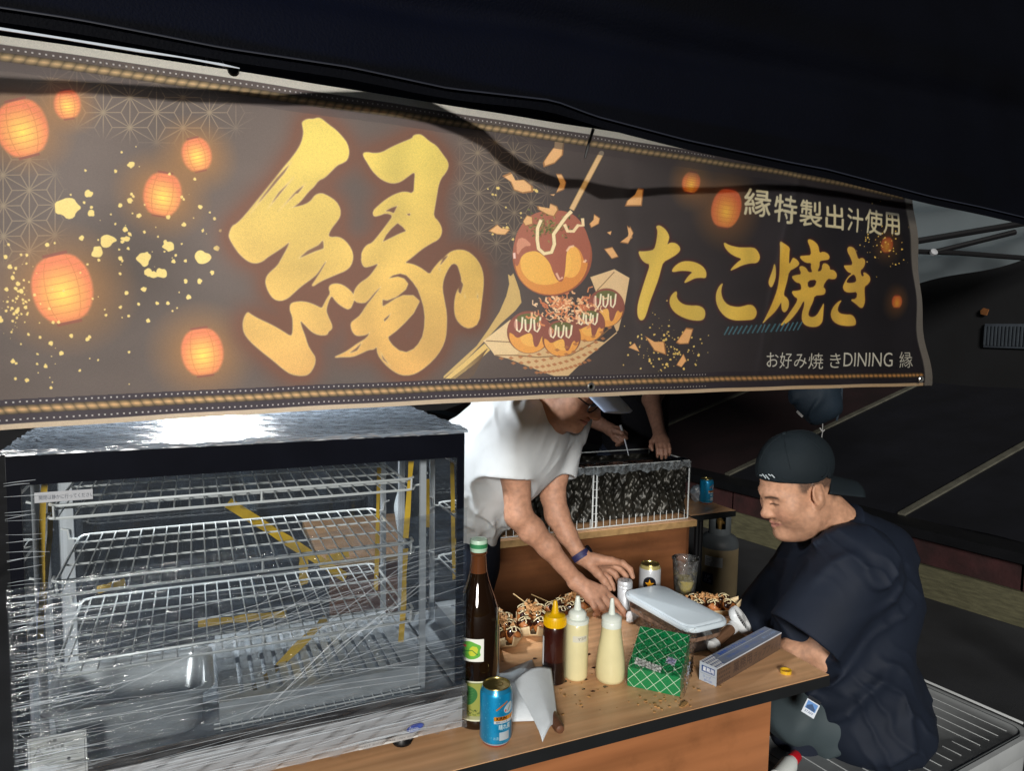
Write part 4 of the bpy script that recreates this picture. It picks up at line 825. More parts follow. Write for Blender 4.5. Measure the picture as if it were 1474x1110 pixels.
for x in (CX0 + .03, CX1 - .07):
    for y in (CYF + .05, CYB - .07): cb('shelf_upright', (x - .006, y - .004, .80), (x + .006, y + .004, 1.285), M_SSD)
# slotted tray
b = MB(); tz = .852; tx0, tx1, ty0, ty1 = .030, .405, 1.352, 1.60; n = 14; edges = [tx0 + .035 + (tx1 - tx0 - .05) * i / n for i in range(n)]
xs = [tx0] + sum([[e, e + .0085] for e in edges], []) + [tx1]
for i in range(0, len(xs) - 1, 2): b.box((xs[i], ty0, tz), (xs[i + 1], ty1, tz + .0025))
b.box((tx0, ty0 - .022, tz), (tx1, ty0, tz + .0025)); b.box((tx0, ty1, tz), (tx1, ty1 + .03, tz + .0025)); b.box((tx0, ty0 - .022, .808), (tx1, ty0 - .0195, tz)); b.box((tx1 - .002, ty0 - .0195, .808), (tx1, ty1 + .03, tz)); b.box((tx0, ty0 - .0195, .808), (tx0 + .002, ty1 + .03, tz))
for k in range(3):
    for e in edges[1::5]: b.lathe([(.0045, tz + .0025), (.003, tz + .0045), (0, tz + .005)], 8, (e + .017, ty0 + .06 + k * .07, 0))
o = b.build('slotted_tray', M_SS, smooth=False); tag(o, 'slotted steel tray on the floor of the display case, beside the food pan', 'tray')
# wire grid lying before the tray
b = MB()
for y in (1.300, 1.316, 1.332): b.tube([(.02, y, .815), (.40, y, .815)], .0018, 5)
for i in range(20): x = .03 + i * .0185; b.tube([(x, 1.292, .8135), (x, 1.345, .8135)], .0013, 5)
o = b.build('wire_grid', M_CHR); tag(o, 'small wire grid on the case floor in front of the slotted tray', 'grid')
# gastronorm pan
def pan():
    o = thing('food_pan', 'deep rectangular stainless food pan at the lower left inside the display case', 'pan', (-.11, 1.40, .807))
    def ring(w, d, r, z, k=6):
        p = []
        for (sx, sy, a0) in ((1, -1, -90), (1, 1, 0), (-1, 1, 90), (-1, -1, 180)):
            for i in range(k + 1):
                a = math.radians(a0 + 90 * i / k); p.append((sx * (w - r) + r * math.cos(a), sy * (d - r) + r * math.sin(a), z))
        return p
    prof = [(.132, .098, .032, .086), (.132, .098, .032, .089), (.126, .092, .03, .0905), (.118, .085, .028, .089), (.115, .082, .028, .080), (.110, .077, .03, .012), (.100, .068, .03, .002), (.05, .03, .02, .001)]
    b = MB(); rs = [ring(*q) for q in prof]; m = len(rs[0]); vs = sum(rs, []); fs = []
    for i in range(len(rs) - 1):
        for k in range(m): fs.append((i * m + k, i * m + (k + 1) % m, (i + 1) * m + (k + 1) % m, (i + 1) * m + k))
    fs.append(tuple((len(rs) - 1) * m + k for k in range(m))); b.add(vs, fs); ob = b.build('pan_body', M_SS, o, angle=60)
    sm = ob.modifiers.new('thick', 'SOLIDIFY'); sm.thickness = .0012; sm.offset = 0
pan()
# yellow packing tape left on racks and panes
def tape(pts, w, name='packing_tape', ax=(1, 0, 0), parent=None):
    b = MB(); P = [np.array(p) for p in pts]; A = np.array(ax, float); vs = []; n = len(P)
    for i, p in enumerate(P):
        a = A if np.ndim(A) == 1 else A; tw = math.sin(i * 1.7) * .5; d = a * math.cos(tw) + np.array([0, 1, 0]) * math.sin(tw) * (abs(a[1]) < .5)
        vs += [p - d * w / 2, p + d * w / 2]
    b.add(vs, [(2 * i, 2 * i + 1, 2 * i + 3, 2 * i + 2) for i in range(n - 1)]); return b.build(name, M_YEL, case, org=CO)
def ty(pts, Y): return [at_y(x, y, Y) for x, y in pts]
tape(ty([(592, 664), (590, 690), (587, 735), (584, 775)], 1.312), .011); tape(ty([(584, 790), (582, 830), (581, 870), (577, 925)], 1.315), .011); tape(ty([(546, 672), (544, 730), (543, 790), (541, 850)], 1.58), .010)
tape(ty([(65, 690), (62, 720), (60, 780), (61, 840), (58, 920)], 1.318), .009); tape(ty([(73, 715), (72, 770), (66, 830), (57, 945)], 1.35), .008); tape(ty([(613, 690), (612, 760)], 1.5), .010)
def dtape(a, c, w, Y, n=8):
    p = [np.array(at_y(a[0] + (c[0] - a[0]) * i / n, a[1] + (c[1] - a[1]) * i / n, Y)) for i in range(n + 1)]; t = p[-1] - p[0]; t /= np.linalg.norm(t); tape(p, w, ax=np.cross(t, (0, 1, 0)))
dtape((328, 724), (498, 832), .024, CYB - .014); dtape((437, 800), (437, 842), .022, CYB - .014); dtape((470, 806), (502, 797), .02, CYB - .014)
dtape((285, 898), (412, 884), .016, 1.50); dtape((140, 850), (180, 838), .015, 1.5); dtape((470, 890), (350, 1010), .018, 1.45)
# marks on the case
def decal(name, cv, lo, hi, Y, parent=None, rough=.4):
    """flat print in the XZ plane"""
    b = MB(); b.add([(lo[0], Y, lo[1]), (hi[0], Y, lo[1]), (hi[0], Y, hi[1]), (lo[0], Y, hi[1])], [(0, 1, 2, 3)], [[(0, 0), (1, 0), (1, 1), (0, 1)]]); b.add([(lo[0], Y + .0012, lo[1]), (hi[0], Y + .0012, lo[1]), (hi[0], Y + .0012, hi[1]), (lo[0], Y + .0012, hi[1])], [(3, 2, 1, 0)])
    return b.build(name, img_mat(name + '_print', cv.image(name), rough), parent or case, org=CO, smooth=False)
c = Cv(220, 200, (196, 200, 198)); 
for x0_, y0_, x1_, y1_ in ((8, 8, 212, 10), (8, 8, 10, 192), (210, 8, 212, 192), (8, 190, 212, 192), (8, 36, 212, 37), (8, 100, 212, 101), (8, 140, 212, 141)): c.poly([(x0_, y0_), (x1_, y0_), (x1_, y1_), (x0_, y1_)], (90, 92, 92))
c.line([(20, 82), (38, 46), (56, 82), (20, 82)], 4, (40, 40, 40)); 
for k in range(3): c.line([(31 + k * 6, 76), (29 + k * 6, 70), (33 + k * 6, 66), (31 + k * 6, 60)], 2, (40, 40, 40))
c.text('注意', 70, 30, 20, (70, 72, 74)); c.text('高温注意', 64, 62, 18, (60, 62, 64)); c.text('やけどのおそれあり', 64, 86, 13, (80, 82, 84)); c.ell(150, 118, 7, 8, (60, 60, 64)); c.text('手を触れないこと', 30, 164, 14, (80, 82, 84)); c.text('水洗い禁止', 30, 184, 13, (80, 82, 84))
decal('warning_label', c, (-.250, .806), (-.170, .880), CYF - .0035)
c = Cv(260, 40, (172, 176, 182)); c.text('開閉は静かに行ってください', 18, 28, 19, (70, 74, 84)); decal('notice_strip', c, (-.228, 1.256), (-.150, 1.272), CYF - .0005)
c = Cv(300, 44, (206, 206, 204)); c.text('HOT SHOWCASE 100V 50/60Hz', 12, 30, 22, (96, 96, 100)); decal('rating_strip', c, (.270, .737), (.385, .7475), CYF - .0022)
c = Cv(160, 90, (150, 150, 150)); c.ell(84, 44, 68, 32, (24, 52, 150), rot=-10); c.ell(84, 44, 60, 26, (36, 78, 190), rot=-10); c.text('Jem', 34, 62, 52, (225, 230, 240), shear=.2, slope=.12, sx=.95)
b = MB(); n = 28; b.lathe([(0, 0), (1, 0)], n); vs = [(.378 + .020 * math.cos(6.2832 * k / n), CYF - .0025, .757 + .0095 * math.sin(6.2832 * k / n) - .0 * k) for k in range(n)]; b = MB(); b.add(vs, [tuple(range(n))], [[(.5 + .48 * math.cos(6.2832 * k / n), .5 + .42 * math.sin(6.2832 * k / n)) for k in range(n)]]); b.build('maker_badge', img_mat('badge_print', c.image('maker_badge'), .3), case, org=CO, smooth=False)
# stretch film: a loose skin over the roof and base, a sheet over the front, and its drawn-out wrinkles
def fn(a, c_): return .5 * math.sin(a * 37 + c_ * 11) + .3 * math.sin(a * 83 - c_ * 29 + 1) + .2 * math.sin(a * 171 + c_ * 67)
b = MB(); b.grid(lambda u, v: (CX0 - .004 + u * (CX1 - CX0 + .008), CYF - .004 + v * (CYB - CYF), 1.3395 + .0028 * fn(u * .8, v * 3) + .0035 * max(0, 1 - u * 9) * fn(v * 2, u * 30)), 90, 60)
b.grid(lambda u, v: (CX0 - .004 + u * (CX1 - CX0 + .008), CYF - .004 + .0012 * fn(u, v), 1.3395 - v * .006 * (1 + .5 * fn(u * 1.7, .3)) + .0028 * fn(u * .8, 0) * (1 - v)), 90, 4, flip=True)
b.build('roof_film', M_FILMT, case, org=CO, kind=None)
b = MB(); b.grid(lambda u, v: (CX0 - .003 + u * (CX1 - CX0 + .010), CYF - .004 - .0022 * (1 + fn(u * 2, v * 2)) - .003 * v * (1 - v) * fn(u * 3, v), .828 - v * (.088 - .0 * u) - .004 * (v > .9) * fn(u * 2, 2)), 110, 14, flip=True)
b.grid(lambda u, v: (CX1 + .006 + .003 * fn(v, u), CYF - .003 + u * .4, .826 - v * .085), 20, 8); b.build('base_film', thin_mat('base_film', (.93, .93, .94), gloss=.3, rough=.14, haze=.12, hazecol=(.75, .78, .82), bump=.5, bscale=8, stretch=(1.5, 1, 14)), case, org=CO)
b = MB(); b.grid(lambda u, v: (CX0 - .003 + u * (CX1 - CX0 + .006), CYF - .0045 - .0015 * (1 + fn(u * 1.5 + v, v * 2)), .826 + v * (.30 + .06 * u)), 80, 50); b.build('front_film', M_FILM, case, org=CO)
rs = random.Random(5); b = MB(); YS = CYF - .0075
def strand(p, q, r, sag=0.0, n=7):
    pts = []; s1 = rs.uniform(-.004, .004) * min(1, math.hypot(q[0] - p[0], q[1] - p[1]) / .25)
    for i in range(n):
        t = i / (n - 1); pts.append((p[0] + (q[0] - p[0]) * t, YS - .001 * rs.random(), p[1] + (q[1] - p[1]) * t + s1 * math.sin(math.pi * t) * 1.5 + sag * math.sin(math.pi * t)))
    b.tube(pts, [r * (.25 + .75 * math.sin(math.pi * (i + .35) / (n - .3))) for i in range(n)], 5, cap=False, flat=.5)
for k in range(40):            # fan drawn from the right edge down to the left
    zr = .84 + .29 * rs.random() ** .9; s = (zr - .84) / .29; t0 = rs.choice([0, 0, rs.uniform(0, .4)]); t1 = rs.choice([1, rs.uniform(.35, .9), rs.uniform(.2, .6)])
    zl = .835 + .20 * s + rs.gauss(0, .045); p = (CX1 - .002, zr); q = (CX0, zl)
    f = lambda t: (p[0] + (q[0] - p[0]) * t, p[1] + (q[1] - p[1]) * t)
    strand(f(t0), f(t1), rs.uniform(.0002, .0005))
for k in range(14):             # second set crossing more steeply
    xr_, zr = rs.uniform(.2, CX1), rs.uniform(.93, 1.12); L = rs.uniform(.15, .5); a = math.radians(rs.uniform(14, 42)); strand((xr_, zr), (max(CX0, xr_ - L * math.cos(a)), max(.835, zr - L * math.sin(a))), rs.uniform(.0002, .0005))
for k in range(95):            # short bright wrinkles gathered at the left edge
    z = .81 + .33 * rs.random() ** 1.5; L = rs.uniform(.03, .14) * (1 if rs.random() < .75 else 1.8); strand((CX0 - .001, z), (CX0 + L, z + L * rs.uniform(-.06, .10)), rs.uniform(.0003, .0009), n=5)
for k in range(16): z = rs.uniform(1.1, 1.3); L = rs.uniform(.02, .06); strand((CX0, z), (CX0 + L, z + rs.uniform(-.006, .006)), rs.uniform(.0004, .0009), n=4)
for k in range(40): z = rs.uniform(.740, .826); x = rs.uniform(CX0, CX1 - .1); L = rs.uniform(.08, .4); strand((x, z), (min(CX1, x + L), z + L * rs.uniform(-.02, .05)), rs.uniform(.0003, .0008))
b.build('film_wrinkles', M_STRND, case, org=CO, kind='stuff')
# ------------------------------------------------------------------ tables
def woodmat(name, c1, c2, sc=(1.2, 16, 16), rough=.34):
    m = mat(name, c1, rough, var=.18, vscale=2.2, bump=.08, bscale=120, stretch=sc, rvar=.08); t = m.node_tree; L = t.links
    mx = [n for n in t.nodes if n.type == 'MIX'][0]; w_ = t.nodes.new('ShaderNodeTexWave'); w_.wave_type = 'BANDS'; w_.bands_direction = 'Y'; w_.inputs['Scale'].default_value = .8; w_.inputs['Distortion'].default_value = 9; w_.inputs['Detail'].default_value = 4; w_.inputs['Detail Scale'].default_value = 1.6
    mp = [n for n in t.nodes if n.type == 'MAPPING'][0]; L.new(mp.outputs[0], w_.inputs['Vector']); r = t.nodes.new('ShaderNodeValToRGB'); r.color_ramp.elements[0].color = (*c1, 1); r.color_ramp.elements[1].color = (*c2, 1); L.new(w_.outputs[0], r.inputs[0])
    tc = [n for n in t.nodes if n.type == 'TEX_COORD'][0]; sn = t.nodes.new('ShaderNodeTexNoise'); sn.inputs['Scale'].default_value = 6; sn.inputs['Detail'].default_value = 9; sn.inputs['Roughness'].default_value = .7; L.new(tc.outputs['Object'], sn.inputs['Vector'])
    sr = t.nodes.new('ShaderNodeMapRange'); sr.inputs[1].default_value = .52; sr.inputs[2].default_value = .72; sr.inputs[3].default_value = 1.0; sr.inputs[4].default_value = .74; L.new(sn.outputs[0], sr.inputs[0])      # grease and wear
    m2 = t.nodes.new('ShaderNodeMix'); m2.data_type = 'RGBA'; m2.blend_type = 'MULTIPLY'; m2.inputs[0].default_value = 1.0; L.new(r.outputs[0], m2.inputs[6]); L.new(sr.outputs[0], m2.inputs[7]); L.new(m2.outputs[2], mx.inputs[6]); return m
M_TOP = woodmat('table_laminate', srgb(206, 160, 118), srgb(213, 168, 126)); M_PANEL = woodmat('panel_laminate', srgb(146, 94, 60), srgb(153, 100, 64), (1.0, 10, 10)); M_PANELD = woodmat('dark_panel_laminate', srgb(104, 66, 42), srgb(116, 74, 46), (1.0, 10, 10))
M_EDGE = mat('black_edge_band', srgb(24, 26, 28), .5, var=.15, bump=.1)
def table(label, x0, x1, y0, y1, pm, px0, px1, py, rot=0.0, edge=M_EDGE):
    o = thing('folding_table', label, 'table', ((x0 + x1) / 2, (y0 + y1) / 2, 0), rot); hx, hy = (x1 - x0) / 2, (y1 - y0) / 2; mx_, my_ = (x0 + x1) / 2, (y0 + y1) / 2
    b = MB(); b.box((-hx + .002, -hy + .002, .672), (hx - .002, hy - .002, .70)); b.build('tabletop', M_TOP, o, smooth=False)
    b = MB(); b.box((-hx, -hy, .6715), (hx, -hy + .003, .6985)); b.box((-hx, hy - .003, .6715), (hx, hy, .6985)); b.box((-hx, -hy + .003, .6715), (-hx + .003, hy - .003, .6985)); b.box((hx - .003, -hy + .003, .6715), (hx, hy - .003, .6985)); b.build('edge_band', edge, o, smooth=False)
    b = MB(); b.box((px0 - mx_, py - my_, .14), (px1 - mx_, py - my_ + .018, .662)); b.build('front_panel', pm, o, smooth=False)
    for sx in (-1, 1):
        for sy in (-1, 1):
            b = MB(); b.tube([(sx * (hx - .14), sy * (hy - .10), .672), (sx * (hx - .14), sy * (hy - .10), .0)], .0125, 10); b.build('leg', M_BLK, o)
        b = MB(); b.tube([(sx * (hx - .14), -hy + .1, .10), (sx * (hx - .14), hy - .1, .10)], .011, 8); b.build('leg_brace', M_BLK, o)
    return o
table('front folding table with wood-grain top, black edge and an orange-brown front panel', -.285, 1.407, 1.203, 1.803, M_PANEL, -.28, 1.262, 1.245)
table('back folding table with dark brown front panel, carrying the foil-wrapped rack', .40, 2.02, 2.485, 3.03, M_PANELD, .44, 2.00, 2.53, math.radians(-1.5), mat('wood_edge_band', srgb(150, 120, 80), .5, var=.25, vscale=30))
o = table('side folding table whose black-edged corner sticks out behind the rack, carrying a can', 2.03, 2.29, 2.53, 3.05, M_PANELD, 2.06, 2.2, 2.75)
# ------------------------------------------------------------------ things on the front table
def T(x, y): p = at_z(x, y, .70); return np.array([p[0], p[1], .70])
def facing(p): return math.degrees(math.atan2(-p[1], -p[0]))          # angle that looks at the viewer's side
def curved_decal(name, im_m, parent, r, a0, a1, z0, z1, taper=1.0, n=14, corner=0.0):
    b = MB(); b.grid(lambda u, v: (r * (1 + (taper - 1) * v) * math.cos(math.radians(a0 + (a1 - a0) * u)), r * (1 + (taper - 1) * v) * math.sin(math.radians(a0 + (a1 - a0) * u)), z0 + (z1 - z0) * v), n, 3)
    return b.build(name, im_m, parent)
# brown sake bottle
M_BROWN = mat('brown_glass', (.010, .0042, .0016), .06, var=.1, spec=.6, coat=.6)
M_AMBER = mat('amber_neck_glass', (.10, .032, .010), .06, var=.1, spec=.6, coat=.6)
p = np.array([.537, 1.352, .70]); a = facing(p)
o = thing('glass_bottle', 'tall brown glass bottle with green cap and leaf labels, right of the display case', 'bottle', p)
b = MB(); b.lathe([(.030, .0), (.043, .001), (.0465, .006), (.0470, .02), (.0470, .20), (.0460, .225), (.042, .250), (.035, .272), (.028, .290), (.022, .308), (.0185, .325)], 40); body = b.build('bottle_body', M_BROWN, o, angle=50)
b = MB(); b.lathe([(.0185, .325), (.0165, .345), (.0155, .362), (.0175, .364), (.0175, .369), (.015, .371)], 32); b.build('neck', M_AMBER, body)
b = MB(); b.lathe([(.0155, .369), (.0172, .3695), (.0172, .373), (.0185, .374), (.0185, .392), (.0175, .3945), (0, .395)], 32); cap = b.build('cap', mat('pale_green_cap', srgb(176, 206, 184), .4), o)
b = MB(); b.lathe([(.0189, .378), (.0189, .387)], 32, cap=False); b.build('cap_band', mat('green_band', srgb(52, 128, 82), .4), cap)
c = Cv(300, 380, (214, 216, 190)); c.poly([(14, 14), (286, 14), (286, 366), (14, 366)], (120, 126, 74)); c.poly([(22, 24), (278, 24), (278, 330), (22, 330)], (142, 148, 70))
c.poly(smooth_loop([(150, 40), (210, 70), (226, 140), (190, 210), (150, 235), (112, 205), (84, 140), (104, 72)], 2), (44, 104, 52)); c.line([(150, 40), (152, 120), (150, 232)], 4, (110, 150, 90))
for k in range(6): c.line([(150, 70 + k * 26), (196 - abs(k - 2) * 6, 52 + k * 26)], 2.5, (96, 140, 80)); c.line([(150, 70 + k * 26), (104 + abs(k - 2) * 6, 52 + k * 26)], 2.5, (96, 140, 80))
for k in range(60): c.ell(RNG.uniform(30, 270), RNG.uniform(270, 326), RNG.uniform(3, 10), RNG.uniform(3, 8), [(96, 110, 50), (70, 84, 40), (150, 150, 80)][k % 3])
for k in range(3): c.line([(14, 338 + k * 11), (286, 338 + k * 11)], 3, (222, 222, 204))
curved_decal('main_label', img_mat('leaf_label', c.image('leaf_label'), .5), o, .0474, a - 78, a + 30, .022, .108)
c = Cv(200, 200, (228, 230, 222)); c.poly(smooth_loop([(100, 14), (150, 40), (186, 60), (170, 110), (184, 150), (120, 186), (60, 170), (20, 120), (30, 50)], 2), (96, 168, 60)); c.poly(smooth_loop([(110, 60), (165, 70), (150, 150), (90, 150)], 1), (190, 196, 56)); c.ell(64, 66, 16, 12, (206, 60, 48)); c.line([(40, 120), (120, 100), (160, 140)], 7, (40, 110, 50))
curved_decal('shoulder_label', img_mat('shoulder_print', c.image('shoulder_label'), .5), o, .0474, a - 58, a + 16, .150, .198)
# squeeze bottles
def squeeze(name, label, pos, prof, m, capprof, capm, noz, nozm=None):
    o = thing(name, label, 'bottle', pos); b = MB(); b.lathe(prof, 36); b.build('bottle_body', m, o, angle=60); b = MB(); b.lathe(capprof, 36); c_ = b.build('cap', capm, o)
    b = MB(); b.lathe(noz, 20); b.build('nozzle', nozm or capm, c_, angle=60); return o
M_MAYO = mat('mayonnaise_plastic', srgb(214, 206, 160), .3, var=.05, vscale=20, sss=.0, coat=.2); M_MILK = mat('milky_plastic', srgb(214, 222, 214), .35, var=.04, coat=.1); M_CREAM = mat('cream_white_plastic', srgb(206, 212, 210), .4, var=.05)
M_SAUCE = mat('sauce_plastic', srgb(52, 20, 14), .22, var=.25, vscale=10, coat=.3); M_YCAP = mat('yellow_cap', srgb(214, 168, 6), .35, var=.06)
ps = T(797, 981); sq = squeeze('squeeze_bottle', 'slim squeeze bottle of dark brown sauce with a yellow cap', ps, [(.022, 0), (.026, .002), (.0275, .008), (.0275, .125), (.0265, .137), (.024, .142)], M_SAUCE, [(.0235, .138), (.0262, .139), (.0262, .157), (.024, .163), (.012, .167), (.010, .169)], M_YCAP, [(.0095, .168), (.0075, .180), (.0045, .196), (.0035, .198), (0, .198)])
b = MB()
for k in range(28): g_ = 6.2832 * k / 28; b.box((.0258, -.0011, .141), (.0272, .0011, .156), np.array(Matrix.Rotation(g_, 3, 'Z')))
b.build('cap_ribs', M_YCAP, sq.children[1], kind='stuff')
b = MB(); b.lathe([(.0279, .004), (.0280, .052), (.0276, .056)], 36, cap=False); b.build('sauce_level', mat('dark_sauce', srgb(22, 10, 9), .2, coat=.4), sq)
c = Cv(60, 220, (220, 224, 224)); curved_decal('side_label', img_mat('blank_label', c.image('blank_label'), .5), sq, .0281, facing(ps) - 88, facing(ps) - 60, .045, .115)
pm_ = T(829, 975); mq = squeeze('squeeze_bottle', 'slim squeeze bottle of pale mayonnaise with a paper label, between the two other bottles', pm_, [(.022, 0), (.026, .002), (.0275, .008), (.0275, .125), (.026, .137), (.024, .140)], M_MAYO, [(.0235, .137), (.0278, .138), (.0280, .147), (.0215, .149), (.0215, .160), (.018, .165), (.011, .169)], M_MILK, [(.0095, .168), (.0075, .182), (.0048, .199), (.0036, .201), (0, .201)])
c = Cv(150, 60, (206, 204, 186)); c.text('マヨネーズ', 46, 42, 34, (60, 56, 50), sx=.9, slope=-.08); curved_decal('paper_label', img_mat('mayo_label', c.image('mayo_label'), .6), mq, .0279, facing(pm_) - 20, facing(pm_) + 58, .098, .113)
pear = [(.026, 0), (.032, .002), (.0345, .01), (.0350, .030), (.0335, .052), (.0295, .082), (.0255, .108), (.0235, .126), (.0225, .133)]
pp = T(878, 978); squeeze('squeeze_bottle', 'pear-shaped squeeze bottle full of pale mayonnaise with a white pointed cap', pp, pear, M_MAYO, [(.0222, .131), (.0238, .132), (.0238, .143), (.0225, .1455), (.0238, .146), (.0238, .154), (.020, .158), (.010, .162)], M_MILK, [(.0085, .161), (.0065, .176), (.0042, .198), (.0032, .200), (0, .200)])
pw = T(691, 962); squeeze('squeeze_bottle', 'white pear-shaped squeeze bottle mostly hidden behind the brown glass bottle', pw, [(r * 1.16, z * 1.22) for r, z in pear], M_CREAM, [(.0255, .160), (.0275, .161), (.0275, .178), (.022, .184), (.012, .188)], M_CREAM, [(.0095, .187), (.0065, .205), (.004, .222), (0, .223)])
# drink cans
def can(label, pos, im, rot, lidm, group=None):
    o = thing('drink_can', label, 'can', pos, rot); b = MB(); b.lathe([(.026, .0), (.0272, .001), (.0305, .008), (.0330, .013), (.0330, .104), (.0318, .109), (.0275, .1175)], 44, uvs=True, cap=False); b.build('can_body', im, o, angle=60)
    b = MB(); b.lathe([(.0275, .1172), (.0283, .1185), (.0278, .120), (.0262, .1195), (.0250, .1155), (.0, .1152)], 40); lid = b.build('lid', lidm, o); b = MB(); b.lathe([(0, .003), (.022, .003), (.0262, .0), (.0275, .0012)], 32); b.build('base', lidm, o)
    b = MB(); b.lathe([(0, .1157), (1, .1157)], 18); b.v = [(-.010 + .0085 * x, .0065 * y, z) for x, y, z in b.v]; b.build('mouth_opening', M_TIE, lid)
    b = MB(); b.tube([(.0, -.006, .117), (.010, -.0065, .117), (.0145, 0, .1172), (.010, .0065, .117), (.0, .006, .117), (-.004, 0, .117)], .0013, 6, closed=True); b.box((-.004, -.003, .1158), (.003, .003, .1174)); b.build('pull_tab', lidm, lid); return o
M_LIDG = mat('gold_tone_lid', srgb(170, 158, 104), .28, metal=.9, var=.1)
W_, H_ = 700, 412; c = Cv(W_, H_, (20, 142, 196)); xx = np.linspace(0, 1, W_)[None, :, None]
c.a = c.a * (1 + .10 * np.sin(xx * 40)); 
for k in range(900): x, y, r = RNG.uniform(0, W_), RNG.uniform(40, 380), abs(RNG.normal(0, 1.6)) + .6; c.ell(x, y, r, r * 1.3, [(64, 176, 220), (120, 200, 232), (12, 118, 172)][k % 3], .6, n=8)
u0 = .715 * W_
c.poly([(u0 - 30, 178), (u0 + 150, 178), (u0 + 150, 208), (u0 - 30, 208)], (232, 150, 30)); c.text('KIRIN', u0 - 14, 203, 33, (70, 30, 20), bold=1.2, sx=.9); c.poly([(u0 - 30, 209), (u0 + 150, 209), (u0 + 150, 228), (u0 - 30, 228)], (226, 236, 240)); c.text('糖質ひかえめ', u0 - 16, 224, 14, (30, 60, 100))
c.text('晴れ風', u0 + 2, 272, 44, (208, 232, 240), bold=1.0, sx=.7); c.line([(u0 - 16, 132), (u0 + 20, 104), (u0 + 66, 76)], 11, (196, 116, 52)); c.poly(smooth_loop([(u0 + 34, 126), (u0 + 70, 92), (u0 + 110, 84), (u0 + 120, 140), (u0 + 84, 164), (u0 + 46, 158)], 2), (206, 224, 232)); c.ell(u0 + 52, 140, 8, 10, (230, 120, 110)); c.line([(u0 + 70, 150), (u0 + 92, 112)], 5, (60, 130, 110))
c.poly([(u0 + 8, 292), (u0 + 84, 292), (u0 + 84, 352), (u0 + 8, 352)], (196, 214, 226)); c.text('お酒', u0 - 34, 344, 24, (196, 226, 238), sx=.8); c.poly([(0, 396), (W_, 396), (W_, 412), (0, 412)], (190, 80, 60)); c.poly([(0, 384), (W_, 384), (W_, 392), (0, 392)], (206, 214, 210)); c.poly([(0, 0), (W_, 0), (W_, 26), (0, 26)], (34, 128, 172))
cim = img_mat('blue_can_print', c.image('blue_can'), .3, metal=.35, coat=.4); pc = np.array([.545, 1.266, .70]); can('open turquoise beer can in front of the brown bottle at the table edge', pc, cim, math.radians(facing(pc) - .700 * 360 + 3), M_LIDG)
c = Cv(700, 412, (196, 200, 206)); u0 = 350; c.ell(u0, 190, 70, 84, (26, 26, 34)); st_ = [(u0 + (52 if k % 2 == 0 else 21) * math.sin(k * math.pi / 5), 190 - (62 if k % 2 == 0 else 25) * math.cos(k * math.pi / 5)) for k in range(10)]; c.poly(st_, (226, 158, 34)); c.text('黒ラベル', u0, 312, 44, (36, 44, 70), mid=True, bold=1); c.poly([(0, 0), (700, 0), (700, 34), (0, 34)], (176, 166, 110))
p2 = at_z(936, 811, .82); p2[2] = .70; can('white beer can with a gold star on a black oval, behind the white-lidded tub', p2, img_mat('star_can_print', c.image('star_can'), .3, metal=.3, coat=.3), math.radians(facing(p2) - 180), M_LIDG)
# paper napkin round a wooden handle
M_CLOTH = mat('white_cloth', srgb(206, 214, 220), .8, var=.05, vscale=30, bump=.3, bscale=400)
q = [T(690, 984), T(766, 952), T(799, 1040), T(735, 1042)]
def NP(u, v):
    p = (q[0] * (1 - u) + q[1] * u) * (1 - v) + (q[3] * (1 - u) + q[2] * u) * v; e = min(u, 1 - u, v, 1 - v)
    return p + np.array([0, 0, .004 + .030 * (1 - math.exp(-e * 9)) * (.55 + .45 * v) + .004 * math.sin(u * 9 + v * 5) * min(1, e * 8) + .010 * math.exp(-((u - .55 - .2 * v) / .12) ** 2) * v])
nap = thing('napkin', 'folded white cloth napkin lying beside the turquoise can', 'napkin', T(755, 1000)); b = MB(); b.grid(NP, 30, 36, flip=True); ob = b.build('cloth', M_CLOTH, nap, org=T(755, 1000)); sm = ob.modifiers.new('thick', 'SOLIDIFY'); sm.thickness = .002
q2 = [T(738, 1012), T(793, 992), T(803, 1046), T(781, 1072)]
def NF(u, v):
    p = (q2[0] * (1 - u) + q2[1] * u) * (1 - v) + (q2[3] * (1 - u) + q2[2] * u) * v
    return p + np.array([0, 0, .040 * (1 - v) ** .6 + .010 + .016 * math.sin(math.pi * u) * (1 - .4 * v) - .010 * v * abs(u - .5)])
b = MB(); b.grid(NF, 22, 22, flip=True); ob = b.build('folded_flap', M_CLOTH, nap, org=T(755, 1000)); sm = ob.modifiers.new('thick', 'SOLIDIFY'); sm.thickness = .0018
h0, h1 = T(804, 1056) + [0, 0, .013], T(770, 1000) + [0, 0, .014]; t_ = (h1 - h0) / np.linalg.norm(h1 - h0)
b = MB(); b.tube([h0 - t_ * .012, h0 - t_ * .010, h0, h0 + t_ * .03, h1], [.004, .0085, .0115, .0125, .012], 16); o = b.build('wooden_handle', mat('dark_wood', srgb(92, 60, 42), .5, var=.3, vscale=30, stretch=(1, 6, 1))); tag(o, 'brown wooden handle poking out from under the white napkin', 'handle')
